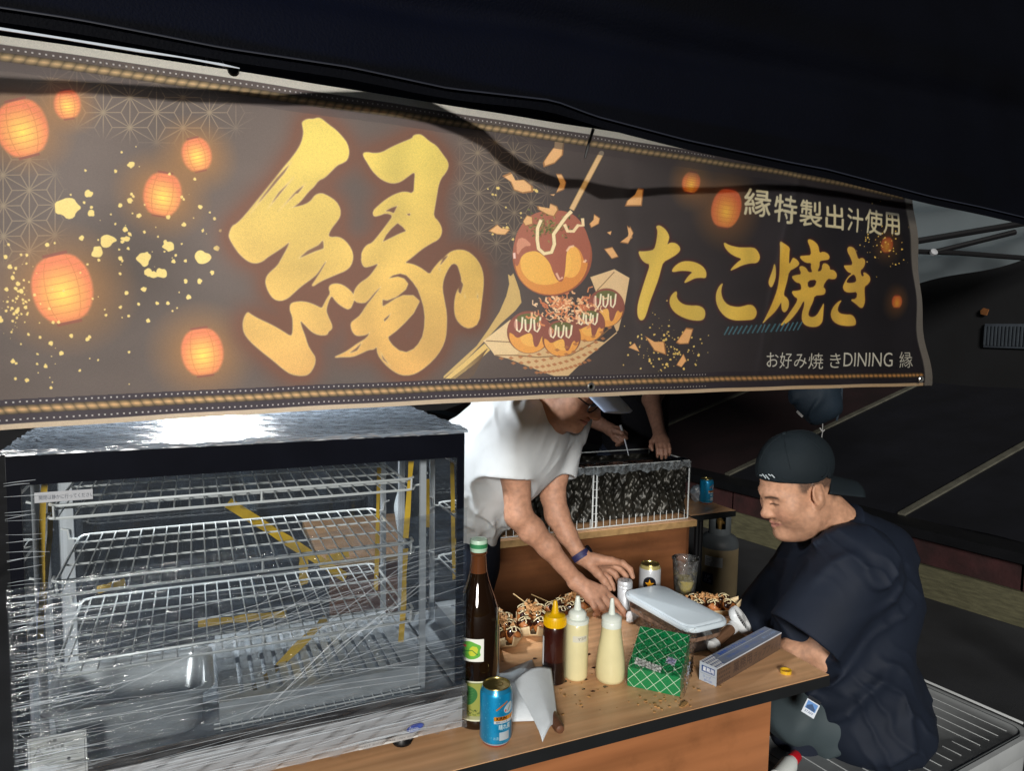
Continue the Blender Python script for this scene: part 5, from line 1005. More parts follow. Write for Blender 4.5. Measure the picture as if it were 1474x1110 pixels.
# green lattice gift box in clear film
GA = math.radians(-47); GE1 = np.array([math.cos(GA), math.sin(GA), 0]); GE2 = np.array([-GE1[1], GE1[0], 0]); G0 = T(903, 988); GW, GD, GH, GR = .122, .125, .046, .050
o = thing('gift_box', 'green box with a white lattice print in crumpled clear film, in front of the tub', 'box', G0)
def lattice(w_, h_, seed, extra=False):
    c = Cv(int(w_ * 3200), int(h_ * 3200), (14, 124, 70)); s = 3200 * .0305
    for k in range(-12, 14):
        c.line([(k * s - 900, -900), (k * s + 900, 900)], 3.6, (214, 226, 206)); c.line([(k * s + 900, -900), (k * s - 900, 900)], 3.6, (214, 226, 206))
    for i, j in ((2.0, 1.5), (3.0, 1.5), (5.5, 2.0), (1.0, 3.5)) if extra else ():
        for a_ in range(5): c.ell((i) * s / 1 + 9 * math.cos(a_ * 1.257), (j + .0) * s + 9 * math.sin(a_ * 1.257), 5, 4, (120, 176, 130), .9)
    return c
cT = lattice(GW, GD, 1, True); W_, H_ = cT.W, cT.H
def gl(u, v): return (u * W_, H_ - v * H_)
cT.poly([gl(.10, .10), gl(.62, .02), gl(.62, .16), gl(.10, .25)], (226, 228, 226))
for k in range(9): cT.line([gl(.13 + .02 * (k % 2), .225 - k * .014), gl(.58 - .05 * (k % 3), .145 - k * .0135)], 3, (120, 124, 126))
cT.poly([gl(.66, .26), gl(.84, .23), gl(.86, .38), gl(.68, .41)], (178, 180, 200)); cT.ell(*gl(.76, .32), 26, 18, (140, 140, 176))
mT, mS = img_mat('gift_top_print', cT.image('gift_top'), .35, coat=.3), img_mat('gift_side_print', lattice(GW, GH, 2).image('gift_side'), .35, coat=.3)
def gp(u, v, z): return GE1 * u * GW + GE2 * v * GD + np.array([0, 0, z])
b = MB(); U4 = [(0, 0), (1, 0), (1, 1), (0, 1)]
b.m = 0; b.add([gp(0, 0, GH), gp(1, 0, GH), gp(1, 1, GH + GR), gp(0, 1, GH + GR)], [(0, 1, 2, 3)], [U4]); b.m = 1
for (u0_, v0_), (u1_, v1_) in (((0, 0), (1, 0)), ((1, 0), (1, 1)), ((1, 1), (0, 1)), ((0, 1), (0, 0))): b.add([gp(u0_, v0_, .001), gp(u1_, v1_, .001), gp(u1_, v1_, GH + GR * v1_), gp(u0_, v0_, GH + GR * v0_)], [(0, 1, 2, 3)], [U4])
b.build('box_body', [mT, mS], o, smooth=False)
b = MB(); fz = lambda u, v: .0035 * fn(u * 3, v * 3) + .003 * fn(u * 9 + 1, v * 7); b.grid(lambda u, v: gp(-.04 + 1.16 * u, -.04 + 1.16 * v, GH + GR * v + .004 + fz(u, v) + .018 * max(0, u - .86) * 6 * abs(math.sin(v * 21)) * max(0, v - .3)), 60, 60)
b.grid(lambda u, v: gp(1.05 + .05 * abs(fn(v * 4, u * 5)), -.03 + 1.1 * u, (GH + .004) * (1 - v) + .002), 40, 10); b.grid(lambda u, v: gp(-.03 + 1.1 * u, -.045 - .02 * abs(fn(v * 2, u * 4)), (GH + .004) * (1 - v) + .002), 40, 10)
b.build('clear_film', thin_mat('crinkled_film', (.97, .98, .97), gloss=.03, rough=.12, haze=.012, bump=.35, bscale=60, ior=1.16), o)
# box of kitchen wrap
w0 = T(1031, 990); w1 = T(1126, 934); wd = (w1 - w0)[:2]; wa = math.atan2(wd[1], wd[0]); WL, WS = .305, .047
o = thing('wrap_box', 'long blue and white kitchen film box lying at the right table corner', 'box', w0, wa)
cT = Cv(900, 140, (120, 130, 150)); cT.poly([(0, 0), (150, 0), (92, 140), (0, 140)], (222, 226, 232))
for i in range(7):
    for j in range(4):
        if i * 22 + 14 < 150 - j * 15: cT.poly([(6 + i * 22, 10 + j * 34), (18 + i * 22, 10 + j * 34), (18 + i * 22, 28 + j * 34), (6 + i * 22, 28 + j * 34)], (52, 72, 136))
cT.line([(140, 56), (900, 56)], 4, (196, 204, 216)); cT.text('業務用ラップフィルム', 190, 44, 36, (44, 84, 176), bold=.8); cT.text('30cm × 100m', 640, 44, 34, (44, 84, 176)); cT.text('ご使用後は刃にご注意ください。', 170, 108, 32, (52, 92, 180)); cT.text('電子レンジ対応', 690, 108, 28, (150, 180, 226))
cF = Cv(900, 140, (92, 74, 62))  # front face browned: its brownish reflection is put into the print colours
for i in range(8):
    for j in range(4): cF.poly([(8 + i * 22, 12 + j * 33), (18 + i * 22, 12 + j * 33), (18 + i * 22, 28 + j * 33), (8 + i * 22, 28 + j * 33)], (50, 42, 44))
cF.text('業務用', 210, 104, 90, (60, 50, 48), bold=2); cF.text('ラップフィルム', 480, 104, 74, (62, 52, 50), bold=2, shear=.25, sx=.85); cF.text('30cm×100m', 480, 132, 26, (60, 52, 52))
cE = Cv(160, 160, (176, 186, 200)); cE.poly([(20, 24), (140, 24), (140, 76), (20, 76)], (40, 66, 128)); cE.text('業務用', 80, 66, 42, (226, 230, 238), mid=True, bold=1.2, sx=.85); cE.line([(10, 92), (150, 92)], 3, (120, 130, 150)); cE.text('ラップ', 30, 124, 26, (70, 98, 170)); cE.text('30×100', 44, 150, 24, (70, 98, 170))
ms = [img_mat('wrap_top', cT.image('wrap_top'), .4, coat=.2), img_mat('wrap_front', cF.image('wrap_front'), .4, coat=.2), img_mat('wrap_end', cE.image('wrap_end'), .4, coat=.2)]
b = MB(); X_, S_ = WL, WS; e_ = .0012
b.m = 0; b.add([(0, 0, S_), (X_, 0, S_), (X_, S_, S_), (0, S_, S_)], [(0, 1, 2, 3)], [U4]); b.m = 1; b.add([(0, 0, e_), (X_, 0, e_), (X_, 0, S_), (0, 0, S_)], [(0, 1, 2, 3)], [U4]); b.add([(X_, S_, e_), (0, S_, e_), (0, S_, S_), (X_, S_, S_)], [(0, 1, 2, 3)], [U4])
b.m = 2; b.add([(0, S_, e_), (0, 0, e_), (0, 0, S_), (0, S_, S_)], [(0, 1, 2, 3)], [U4]); b.add([(X_, 0, e_), (X_, S_, e_), (X_, S_, S_), (X_, 0, S_)], [(0, 1, 2, 3)], [U4]); b.add([(0, 0, e_), (X_, 0, e_), (X_, S_, e_), (0, S_, e_)], [(3, 2, 1, 0)])
b.build('carton', ms, o, smooth=False)
b = MB(); b.box((-.0012, .001, .018), (-.0003, S_ - .001, S_ + .0004)); b.box((.0, -.0010, S_ - .0035), (X_, -.0003, S_ + .0004)); b.build('lid_flap', mat('white_card', srgb(176, 184, 196), .5), o, smooth=False) if False else None
b = MB(); b.box((0, -.0009, S_ - .003), (X_, -.0003, S_ + .0003)); b.build('white_edge', mat('white_card', srgb(190, 196, 206), .5), o, smooth=False)
# hand fan
fc = at_z(1066, 893, .742); hd = T(1024, 940)
o = thing('hand_fan', 'small white portable fan with a slatted round head, lying between tub and kitchen film box', 'fan', (fc[0], fc[1], .70))
M_FAN = mat('fan_plastic', srgb(202, 206, 208), .35, var=.04); fr_ = frame(np.array([.55, -.55, .62]), (0, 0, 1)); Rf = np.stack([fr_[:, 0], fr_[:, 2], fr_[:, 1]], 1); FO = np.array([fc[0], fc[1], .70])
b = MB(); b.lathe([(.034, -.014), (.038, -.010), (.040, 0), (.039, .008)], 40, fc, Rf, cap=False); b.build('rim', M_FAN, o, org=FO)
b = MB(); b.lathe([(0, .011), (.010, .011), (.011, .008)], 20, fc, Rf); b.build('hub', M_FAN, o, org=FO)
for k in range(30):
    g_ = 6.2832 * k / 30; p = [(.010, 0), (.025, .0095), (.0385, .007)]; b = MB(); b.tube([fc + Rf @ np.array([r * math.cos(g_ + r * 4), r * math.sin(g_ + r * 4), .0015 + z]) for r, z in [(.010, .009), (.025, .009), (.0385, .006)]], .0009, 5); b.build('slat', M_FAN, o, org=FO)
b = MB(); b.lathe([(0, -.015), (.034, -.0145)], 40, fc, Rf); b.lathe([(.036, -.002), (0, -.002)], 30, fc, Rf, cap=False); b.build('back_cover', mat('fan_inside', srgb(60, 62, 66), .5), o, org=FO)
hs = fc + (hd + [0, 0, .016] - fc) * .42; he = hd + [0, 0, .016]
b = MB(); b.tube([fc + (he - fc) * .30, hs, he - (he - fc) * .12], [.013, .0155, .0150], 18); b.build('handle', mat('smoky_brown_plastic', srgb(110, 82, 62), .12, coat=.5, var=.2), o, org=FO)
b = MB(); b.tube([he - (he - fc) * .12, he, he + (he - fc) * .02], [.0158, .016, .010], 18); b.tube([fc + (he - fc) * .26, fc + (he - fc) * .36], [.017, .016], 18); b.build('handle_end', M_FAN, o, org=FO, kind='stuff')
# tub with white lid
lz = .785; L0, L1, L2, L3 = [at_z(x, y, lz) for x, y in ((903, 851), (941, 838), (1044, 884), (1003, 914))]
cc = (L0 + L1 + L2 + L3) / 4; ex = ((L3 - L0) + (L2 - L1)) / 2; ey = ((L1 - L0) + (L2 - L3)) / 2; ta = math.atan2(ex[1], ex[0]); TL, TW = np.linalg.norm(ex[:2]), np.linalg.norm(ey[:2])
o = thing('food_tub', 'clear food tub of brown bonito flakes under a pale blue-white lid, set ajar', 'tub', (cc[0], cc[1], .70), ta)
def rrect(l, w_, r, k=6):
    p = []
    for sx, sy, a0 in ((1, -1, -90), (1, 1, 0), (-1, 1, 90), (-1, -1, 180)):
        for i in range(k + 1): g_ = math.radians(a0 + 90 * i / k); p.append((sx * (l / 2 - r) + r * math.cos(g_), sy * (w_ / 2 - r) + r * math.sin(g_)))
    return p
def loft(b, rings, cap0=True, cap1=True):
    m = len(rings[0]); o0 = []; [o0.extend(r) for r in rings]; fs = [(i * m + k, i * m + (k + 1) % m, (i + 1) * m + (k + 1) % m, (i + 1) * m + k) for i in range(len(rings) - 1) for k in range(m)]
    if cap0: fs.append(tuple(range(m))[::-1])
    if cap1: fs.append(tuple((len(rings) - 1) * m + k for k in range(m)))
    return b.add(o0, fs)
rg = lambda s, z, r=.03, dz=0: [(x, y, z + dz * x) for x, y in rrect(TL * s, TW * s if s > .97 else TW * s, r)]
b = MB(); loft(b, [rg(.80, .001), rg(.84, .004), rg(.93, .066), rg(.955, .070)], True, False); b.build('tub_body', thin_mat('clear_plastic', (.93, .92, .92), gloss=.3, rough=.08, haze=.06), o)
b = MB(); loft(b, [rg(.80, .003), rg(.84, .006), rg(.905, .048), rg(.85, .056)]); b.build('flakes_inside', mat('bonito_mass', srgb(112, 88, 72), .8, var=.5, vscale=70, bump=1.0, bscale=90), o)
M_LIDB = mat('pale_lid', srgb(196, 209, 218), .38, var=.04, vscale=8, coat=.1)
b = MB(); D_ = .10; loft(b, [rg(.985, .068, .034, D_ * 0), rg(1.0, .070, .035), rg(1.0, .078, .035), rg(.975, .0815, .034), rg(.93, .0805, .031), rg(.90, .0845, .028), rg(.88, .0855, .027)]); b.build('lid', M_LIDB, o, angle=50)
# shaker, cup
psk = np.array([1.150, 1.722, .70]); o = thing('shaker', 'small stainless seasoning shaker under the fingers of the man in white', 'shaker', psk)
b = MB(); b.lathe([(.019, 0), (.0215, .002), (.0215, .072), (.0205, .0735)], 30); sbd = b.build('shaker_body', M_SSD, o); b = MB(); b.lathe([(.0205, .0735), (.0222, .0745), (.0222, .081), (.0212, .0822), (.0222, .0832), (.0222, .092), (.0205, .096), (0, .0965)], 30); scp = b.build('shaker_cap', M_SSD, o)
for k in range(6):
    b = MB(); b.lathe([(0, .0966), (.0022, .0969)], 8, (.011 * math.cos(k * 1.05), .011 * math.sin(k * 1.05), .0)); b.build('hole', M_TIE, scp)
pcu = np.array([1.395, 1.755, .70]); o = thing('plastic_cup', 'clear plastic cup half full of pale yellow drink, right of the star can', 'cup', pcu)
b = MB(); b.lathe([(0, .002), (.028, .001), (.031, .004), (.036, .060), (.0405, .118), (.043, .120), (.043, .123), (.0405, .123)], 40, cap=False); b.build('cup_body', thin_mat('cup_plastic', (.90, .91, .90), gloss=.5, rough=.06, haze=.16, bump=.4, bscale=90), o)
b = MB(); b.lathe([(0, .004), (.0295, .005), (.0345, .058), (0, .058)], 36); b.build('drink', mat('pale_yellow_drink', srgb(196, 176, 92), .15, var=.08, coat=.3), o)
# wooden boats of takoyaki
M_BOAT = mat('pale_wood_sheet', srgb(206, 184, 146), .7, var=.12, vscale=10, stretch=(1, 12, 1), bump=.2); M_BALL = mat('takoyaki_batter', srgb(150, 92, 46), .5, var=.45, vscale=60, bump=.5, bscale=120, coat=.2)
M_TSAU = mat('takoyaki_sauce', srgb(44, 18, 9), .18, var=.25, vscale=40, coat=.6); M_TMAY = mat('mayo_line', srgb(226, 212, 170), .35); M_FLK = mat('bonito_flake', srgb(186, 140, 92), .7, var=.35, vscale=200); M_SKEW = mat('bamboo_skewer', srgb(206, 176, 124), .6, var=.15)
ballm = []
for k in range(4):
    r_ = np.random.default_rng(k); b = MB(); rr = .0222
    for i in range(1): b.lathe([(rr * math.cos(t) * (1 + .02 * math.sin(3 * t)), rr * math.sin(t)) for t in np.linspace(-1.57, 1.57, 11)], 16)
    ball_ = b; s = MB(); s.grid(lambda u, v: ((lambda t, g, R_: (R_ * math.sin(t) * math.cos(g), R_ * math.sin(t) * math.sin(g), R_ * math.cos(t)))(v * (1.05 + .38 * math.sin(u * 6.283 * 3 + k) * v), u * 6.2832, rr * 1.05 + .0006 * math.sin(u * 25))), 22, 7)
    m_ = MB()
    for j in range(3):
        x0_ = (-.009, 0, .009)[j]; pts = []
        for t in np.linspace(-1, 1, 9):
            y_ = t * .015; x_ = x0_ + .004 * math.sin(t * 5 + j * 2 + k); z_ = math.sqrt(max(0, (rr * 1.06) ** 2 - x_ * x_ - y_ * y_)); pts.append((x_, y_, z_))
        m_.tube(pts, .0015, 6)
    ballm.append((ball_, s, m_))
protos = []
def tak_ball(k, loc, rz, label, group):
    if k not in protos_d:
        o = thing('takoyaki_ball', label, 'takoyaki', loc, rz, group); ballm[k][0].build('batter_ball', M_BALL, o); s = ballm[k][1].build('sauce', M_TSAU, o); ballm[k][2].build('mayonnaise', M_TMAY, o); protos_d[k] = o; return o
    return copy_tree(protos_d[k], None, loc, rz, label, group)
protos_d = {}
def boat(label, c0, ang, L, balls, flake, where, seed, skew=None):
    L *= 1.05; r_ = random.Random(seed); o = thing('food_boat', label, 'food boat', (c0[0], c0[1], .70), ang); w_ = .049
    def HP(u, v):   # hull: u along, v around
        x = (u - .5) * L; e = abs(2 * u - 1); hw = w_ * (1 - .75 * max(0, e - .55) / .45); s = (v - .5) * 2; fl_ = .62
        y = s * hw if abs(s) < fl_ else math.copysign(fl_ * hw + (abs(s) - fl_) * hw * .75, s); z = .001 + (0 if abs(s) < fl_ else (abs(s) - fl_) / (1 - fl_) * .022) + .026 * max(0, e - .62) ** 1.2 / .38
        return (x, y, z)
    b = MB(); b.grid(HP, 28, 16); ob = b.build('boat_hull', M_BOAT, o, angle=60); sm = ob.modifiers.new('thick', 'SOLIDIFY'); sm.thickness = .001
    ca, sa = math.cos(ang), math.sin(ang)
    for (x, y, z) in balls:
        row = sorted({q_[0] for q_ in balls}).index(x); nr = len({q_[0] for q_ in balls}); wl = ('nearest', 'second', 'third', 'farthest') if nr == 4 else ('nearest', 'middle', 'farthest') if nr == 3 else ('only',)
        side = 'left' if y > 0 else 'right'
        tak_ball(r_.randrange(4), (c0[0] + x * ca - y * sa, c0[1] + x * sa + y * ca, .70 + .0242 + z), r_.uniform(0, 6.28), wl[row] + ' ' + side + ' sauced takoyaki ball ' + where, 'takoyaki balls ' + where)
    b = MB()
    for k in range(flake):
        x, y = r_.gauss(.012, .024), r_.gauss(0, .013); z = .042 + .007 * r_.random() + .008 * math.exp(-(x * x + y * y) / .0006); R = rotm(r_.uniform(-70, 70), r_.uniform(-70, 70), r_.uniform(0, 360)); s = r_.uniform(.003, .0085); t = s * r_.uniform(.35, .9)
        q_ = [R @ np.array(p_) + [x, y, z] for p_ in ((-s, -t, 0), (s, -t * .6, .002), (s * .8, t, -.001), (-s * .6, t * .9, .002))]; b.add(q_, [(0, 1, 2, 3)])
    fo = b.build('bonito_flakes', M_FLK, None, smooth=False); fo.location = (c0[0], c0[1], .70); fo.rotation_euler = (0, 0, ang); tag(fo, 'heap of bonito flakes ' + where, 'bonito flakes', kind='stuff')
    if skew is not None:
        b = MB(); b.tube(skew, [.0016, .0016, .0009], 6); s_ = b.build('skewer', M_SKEW); tag(s_, 'thin bamboo skewer standing up ' + where, 'skewer')
six = [(x, y, 0) for x in (-.046, 0, .046) for y in (-.0215, .0215)]; eight = [(x, y, 0) for x in (-.069, -.023, .023, .069) for y in (-.0215, .0215)]
boat('pale wooden boat of takoyaki directly right of the brown bottle', T(722, 918), math.radians(78), .185, six, 64, 'in the boat nearest the brown bottle', 1, [at_d(700, 884, 1.99), at_d(712, 889, 1.98), T(735, 905) + [0, 0, .04]][::1])
boat('pale wooden boat of takoyaki in the middle of the row, behind the sauce bottle', T(766, 903), math.radians(66), .185, six, 64, 'in the middle boat', 2, [at_d(739, 855, 2.12), at_d(762, 872, 2.08), T(775, 892) + [0, 0, .04]])
boat('long wooden boat of takoyaki under the right hand of the man in white', T(822, 884), math.radians(22), .23, eight, 70, 'in the boat under the hand', 3, [at_d(765, 856, 2.22), at_d(790, 867, 2.18), T(812, 880) + [0, 0, .04]])
boat('nearly hidden wooden boat tip between brown bottle and napkin', T(690, 946), math.radians(75), .16, six[:2], 20, 'in the hidden boat', 5)
boat('wooden boat of takoyaki behind the white-lidded tub, before the seated man', T(1012, 882), math.radians(-20), .21, eight, 60, 'in the boat behind the tub', 4)
# tape ring, tissue, crumbs
b = MB(); rp = T(1131, 969); pr = []
for i in range(36): g_ = 6.2832 * i / 36; pr.append((.0140 * math.cos(g_), .0130 * math.sin(g_)))
n = 36; vs = [(x * s_, y * s_, z) for s_ in (1, .86) for z in (0, .008) for x, y in pr]; fs = []
for i in range(n): j = (i + 1) % n; fs += [(i, j, n + j, n + i), (2 * n + i, 3 * n + i, 3 * n + j, 2 * n + j), (n + i, n + j, 3 * n + j, 3 * n + i), (i, 2 * n + i, 2 * n + j, j)]
b.add(vs, fs); o = b.build('tape_ring', mat('yellow_plastic', srgb(206, 166, 40), .3, coat=.3)); o.location = rp; tag(o, 'small yellow tape ring lying alone at the right corner of the table', 'ring')
tp = at_z(907, 889, .715); o = solid('tissue', [EL(tp + [0, 0, .004], (.012, .011, .014), k=.006), EL(tp + [.008, -.005, -.004], (.010, .008, .009), k=.006), EL(tp + [-.007, -.006, -.006], (.009, .007, .007), k=.006)], .0018, mat('tissue_paper', srgb(214, 214, 216), .9, bump=.4), None, (0, 0, 0), disp=lambda P: .0016 * _hash_noise(P, 420, 3), dmax=.002); tag(o, 'crumpled white tissue pinched at the fingertips of the man in white', 'tissue')
b = MB(); r_ = random.Random(9)
for k in range(90):
    x, y = (r_.gauss(950, 22), r_.gauss(1008, 10)) if k < 34 else (r_.uniform(800, 1150), r_.uniform(960, 1030)); p = T(x, y)
    if p[1] < 1.215: continue
    s = abs(r_.gauss(.0013, .0012)) + .0006; b.box((-s, -s * .7, 0), (s, s * .7, s * .6), rotm(0, 0, r_.uniform(0, 360)), p)
p = T(985, 1016); b.prism([(-.012, -.004), (.010, -.006), (.013, .003), (0, .007), (-.010, .004)], .0005, .004, rotm(0, 0, 30), p)
o = b.build('crumbs', mat('crumb', srgb(170, 130, 80), .8, var=.4, vscale=100)); tag(o, 'scattered crumbs on the front of the table', 'crumbs', kind='stuff')
b = MB(); r_ = random.Random(21)
for k in range(26):
    x, y = (r_.gauss(815, 30), r_.gauss(1000, 14)) if k < 14 else (r_.uniform(720, 900), r_.uniform(935, 970)); p = T(x, y); n = 12; rr = abs(r_.gauss(.0022, .0016)) + .0008
    b.lathe([(1, .0003), (.8, .0007), (0, .0009)], n, (0, 0, 0)); m0 = len(b.v) - 3 * n; q_ = [1 + r_.gauss(0, .18) for _ in range(n)]
    for i in range(m0, len(b.v)): vx, vy, vz = b.v[i]; f_ = q_[(i - m0) % n] * rr; b.v[i] = (p[0] + vx * f_ * 1.3, p[1] + vy * f_, .70 + vz)
o = b.build('sauce_drips', M_TSAU); tag(o, 'small dark sauce drips on the table around the squeeze bottles', 'sauce drips', kind='stuff')
# ------------------------------------------------------------------ people
def L2W(c, R, s): return lambda p: np.array(c) + R @ (np.array(p, float) * s)
def head_prims(c, R, s, chubby=0.0, smile=0.0, neck_to=None, neck_r=.056, nz=0.0):
    W = L2W(c, R, s); A = []
    e = lambda p, r, k=.02, op='+': A.append(EL(W(p), np.array(r) * s, R, k, op)); rc = lambda a, b, r1, r2=None, k=.01, op='+': A.append(RC(W(a), W(b), r1 * s, (r1 if r2 is None else r2) * s, k, op))
    e((0, -.014, .042), (.076, .096, .088)); e((0, .030, -.018), (.064, .066, .095), .03); e((0, .036, -.078), (.050, .052, .040), .03)
    for sx in (-1, 1):
        e((sx * .040, .058, -.026), (.026 + .008 * chubby, .028, .028 + .006 * chubby), .03); e((sx * .050, .018, -.066), (.018 + .014 * chubby, .040, .034 + .008 * chubby), .03)
        rc((sx * .012, .088, .026), (sx * .046, .074, .022), .009, .007, .02)
        e((sx * .031, .100, .006), (.019, .016, .0115), .014, '-'); e((sx * .031, .0765, .004), (.0155, .0135, .0125), .005)
        rc((sx * .018, .0905, .003), (sx * .044, .0815, .001), .0022, .002, .003)
        e((sx * .0130, .1035 - nz * .7, -.030), (.0088, .011, .0085), .008)
    rc((0, .086 - nz * .3, .020), (0, .110 - nz, -.022), .0085, .0115, .014); e((0, .1145 - nz, -.0275), (.0130, .0115, .0105), .010)
    rc((-.021, .086, -.0565 + .004 * smile), (0, .0975, -.0535), .0045, .0058, .006); rc((.021, .086, -.0565 + .004 * smile), (0, .0975, -.0535), .0045, .0058, .006)
    rc((-.018, .087, -.063), (0, .0955, -.0665), .0050, .0068, .006); rc((.018, .087, -.063), (0, .0955, -.0665), .0050, .0068, .006)
    rc((-.026 - .004 * smile, .088, -.0575 + .007 * smile), (0, .1045, -.0602), .0013, .0016, .003, '-'); rc((.026 + .004 * smile, .088, -.0575 + .007 * smile), (0, .1045, -.0602), .0013, .0016, .003, '-')
    e((0, .084, -.098), (.024, .018, .018), .02)
    if chubby: e((0, .030, -.105), (.052, .050, .030), .03); pass
    for sx in (-1, 1):
        Re = R @ rotm(8, 0, sx * -22)
        A.append(EL(W((sx * .079, -.012, -.004)), np.array((.009, .021, .034)) * s, Re, .006)); A.append(EL(W((sx * .0885, -.006, .002)), np.array((.0062, .011, .019)) * s, Re, .005, '-')); A.append(EL(W((sx * .076, -.002, -.033)), np.array((.006, .009, .010)) * s, Re, .006)); A.append(EL(W((sx * .082, .004, -.006)), np.array((.004, .004, .006)) * s, Re, .004))
    A.append(RC(W((0, -.028, -.05)), neck_to if neck_to is not None else W((0, -.06, -.2)), neck_r * s, neck_r * s * 1.12, .03)); return A
def head_cols(vv, C, c, R, s, hair, skin, hairline=.06, lip=(.36, .15, .12)):
    q = ((vv - np.array(c)) @ R) / s; x, y, z = np.abs(q[:, 0]), q[:, 1], q[:, 2]; near = (np.linalg.norm(q * [1, 1, .8], axis=1) < .17)
    def mix(m, col): C[:] = C * (1 - m[:, None]) + np.array(col, np.float32) * m[:, None]
    sm = lambda a, b, t: np.clip((t - a) / (b - a), 0, 1) ** 2 * (3 - 2 * np.clip((t - a) / (b - a), 0, 1))
    mix(near * sm(.02, 0, np.hypot((x - .045), (z + .03)) - .012) * (y > .03) * .25, (.50, .22, .15)); mix(near * sm(.016, .004, np.hypot(x, z + .026)) * (y > .1) * .3, (.52, .22, .15))
    mix(near * (y > .075) * sm(.0055, .002, np.abs(z + .0600 + .0 * x) - .0085 + x * .36), lip)
    mix(near * (y > .076) * sm(.0025, .0006, np.abs(z + .0602 - .13 * x * (x > .012) * .5)) * (x < .026), (.12, .04, .03))
    bz = .0245 - (x - .030) ** 2 * 9 ; mix(near * (y > .05) * sm(.0055, .0018, np.abs(z - bz)) * sm(.006, .013, x) * sm(.055, .046, x) * .85, hair)
    ez = .0035 - (x - .031) ** 2 * 10; mix(near * (y > .06) * sm(.0028, .0010, np.abs(z - ez)) * sm(.013, .018, x) * sm(.048, .043, x) * .95, (.02, .012, .01))
    mix(near * (y > .0) * sm(-.035, -.06, z) * (np.hypot(x, (z + .06) * 1.4) > .024) * (.10 + .06 * _hash_noise(vv.astype(np.float32), 900, 2)), (.10, .07, .06))
    hm = (.82 + .18 * _hash_noise(vv.astype(np.float32), 800, 6)) * near * np.clip(sm(hairline - .004, hairline + .006, z) * (y > .02) + sm(.035, .02, y) * sm(-.004, .01, z - .25 * (y + .02)) * (x > .05) * (np.hypot(y + .012, z + .004) > .03) + sm(-.05, -.07, y) * sm(-.055, -.035, z), 0, 1); mix(hm * .93, hair)
    return C
def skin_col(vv, base):
    n = _hash_noise(vv.astype(np.float32), 60, 4)[:, None]; n2 = _hash_noise(vv.astype(np.float32), 340, 9)[:, None]
    return (np.array(base, np.float32) * (1 + .09 * n + .05 * n2)).astype(np.float32)
def default_hand(w, f, back, thumb, s=1.0, curl=28):
    """wrist point, finger direction, back-of-hand normal, side of the thumb (+1 = x of the frame)"""
    R = frame(f, back); W = L2W(w, R, s); A = [EL(W((0, .048, 0)), np.array((.040, .052, .0155)) * s, R, .014), RC(W((0, -.02, 0)), W((0, .03, 0)), .025 * s, .028 * s, .02)]
    for i, (x, l) in enumerate(((.029, .070), (.010, .078), (-.010, .073), (-.028, .058))):
        x *= thumb; p = np.array((x, .088 - abs(x) * .15, 0)); a = 0; pts = [W(p)]; rs = [.0098 * s]
        for k, q in enumerate((.46, .30, .24)):
            a += math.radians(curl * (.8 if k == 0 else 1.2)); p = p + np.array((x * .12, math.cos(a), -math.sin(a))) * l * q; pts.append(W(p)); rs.append((.0092, .0084, .0066)[k] * s)
        A += chain(pts, rs, .004)
    A += chain([W((.022 * thumb, .012, -.004)), W((.046 * thumb, .045, -.012)), W((.054 * thumb, .075, -.020)), W((.050 * thumb, .098, -.026))], [.016 * s, .0125 * s, .0105 * s, .0075 * s], .008); return A
def folds(amp, sc, dirn, seed=0):
    d = np.array(dirn, np.float32); d /= np.linalg.norm(d)
    def f(P):
        w_ = _hash_noise(P, sc * .22, seed); t = (P @ d) * sc + 4.5 * w_ + 2.0 * _hash_noise(P, sc * .45, seed + 3); m = np.clip(_hash_noise(P, sc * .17, seed + 5) * 1.6 + .35, 0, 1)
        return amp * m * (np.exp(-6 * (1 - np.abs(np.sin(t * .5)))) * -1.5 + .3) - amp * .35 * w_
    return f
SKIN1, SKIN2, SKIN3 = (.43, .23, .15), (.46, .25, .157), (.24, .125, .085)  # cook's skin darkened to carry the dim light at the back
M_SKIN = vcol_mat('skin', .46, sss=.06, bump=.3, bscale=520)
def cloth(name, col, rough=.85, **k): return mat(name, col, rough, var=k.pop('var', .10), vscale=k.pop('vs', 8), bump=k.pop('bump', .25), bscale=k.pop('bs', 900), sheen=.0, spec=.2)
M_TEE = cloth('white_tee', (.62, .66, .69)); M_NSHIRT = cloth('navy_shirt', (.010, .0145, .026), rough=.66); M_SHORTS = cloth('grey_green_shorts', (.045, .062, .070), rough=.55); M_JEANS = cloth('dark_trousers', (.012, .016, .028))
M_CAPB = cloth('black_cap', (.009, .014, .018), rough=.75); M_CAPW = cloth('pale_blue_cap', (.52, .66, .95), rough=.7); M_SHOE = mat('black_shoe', (.02, .02, .022), .5)
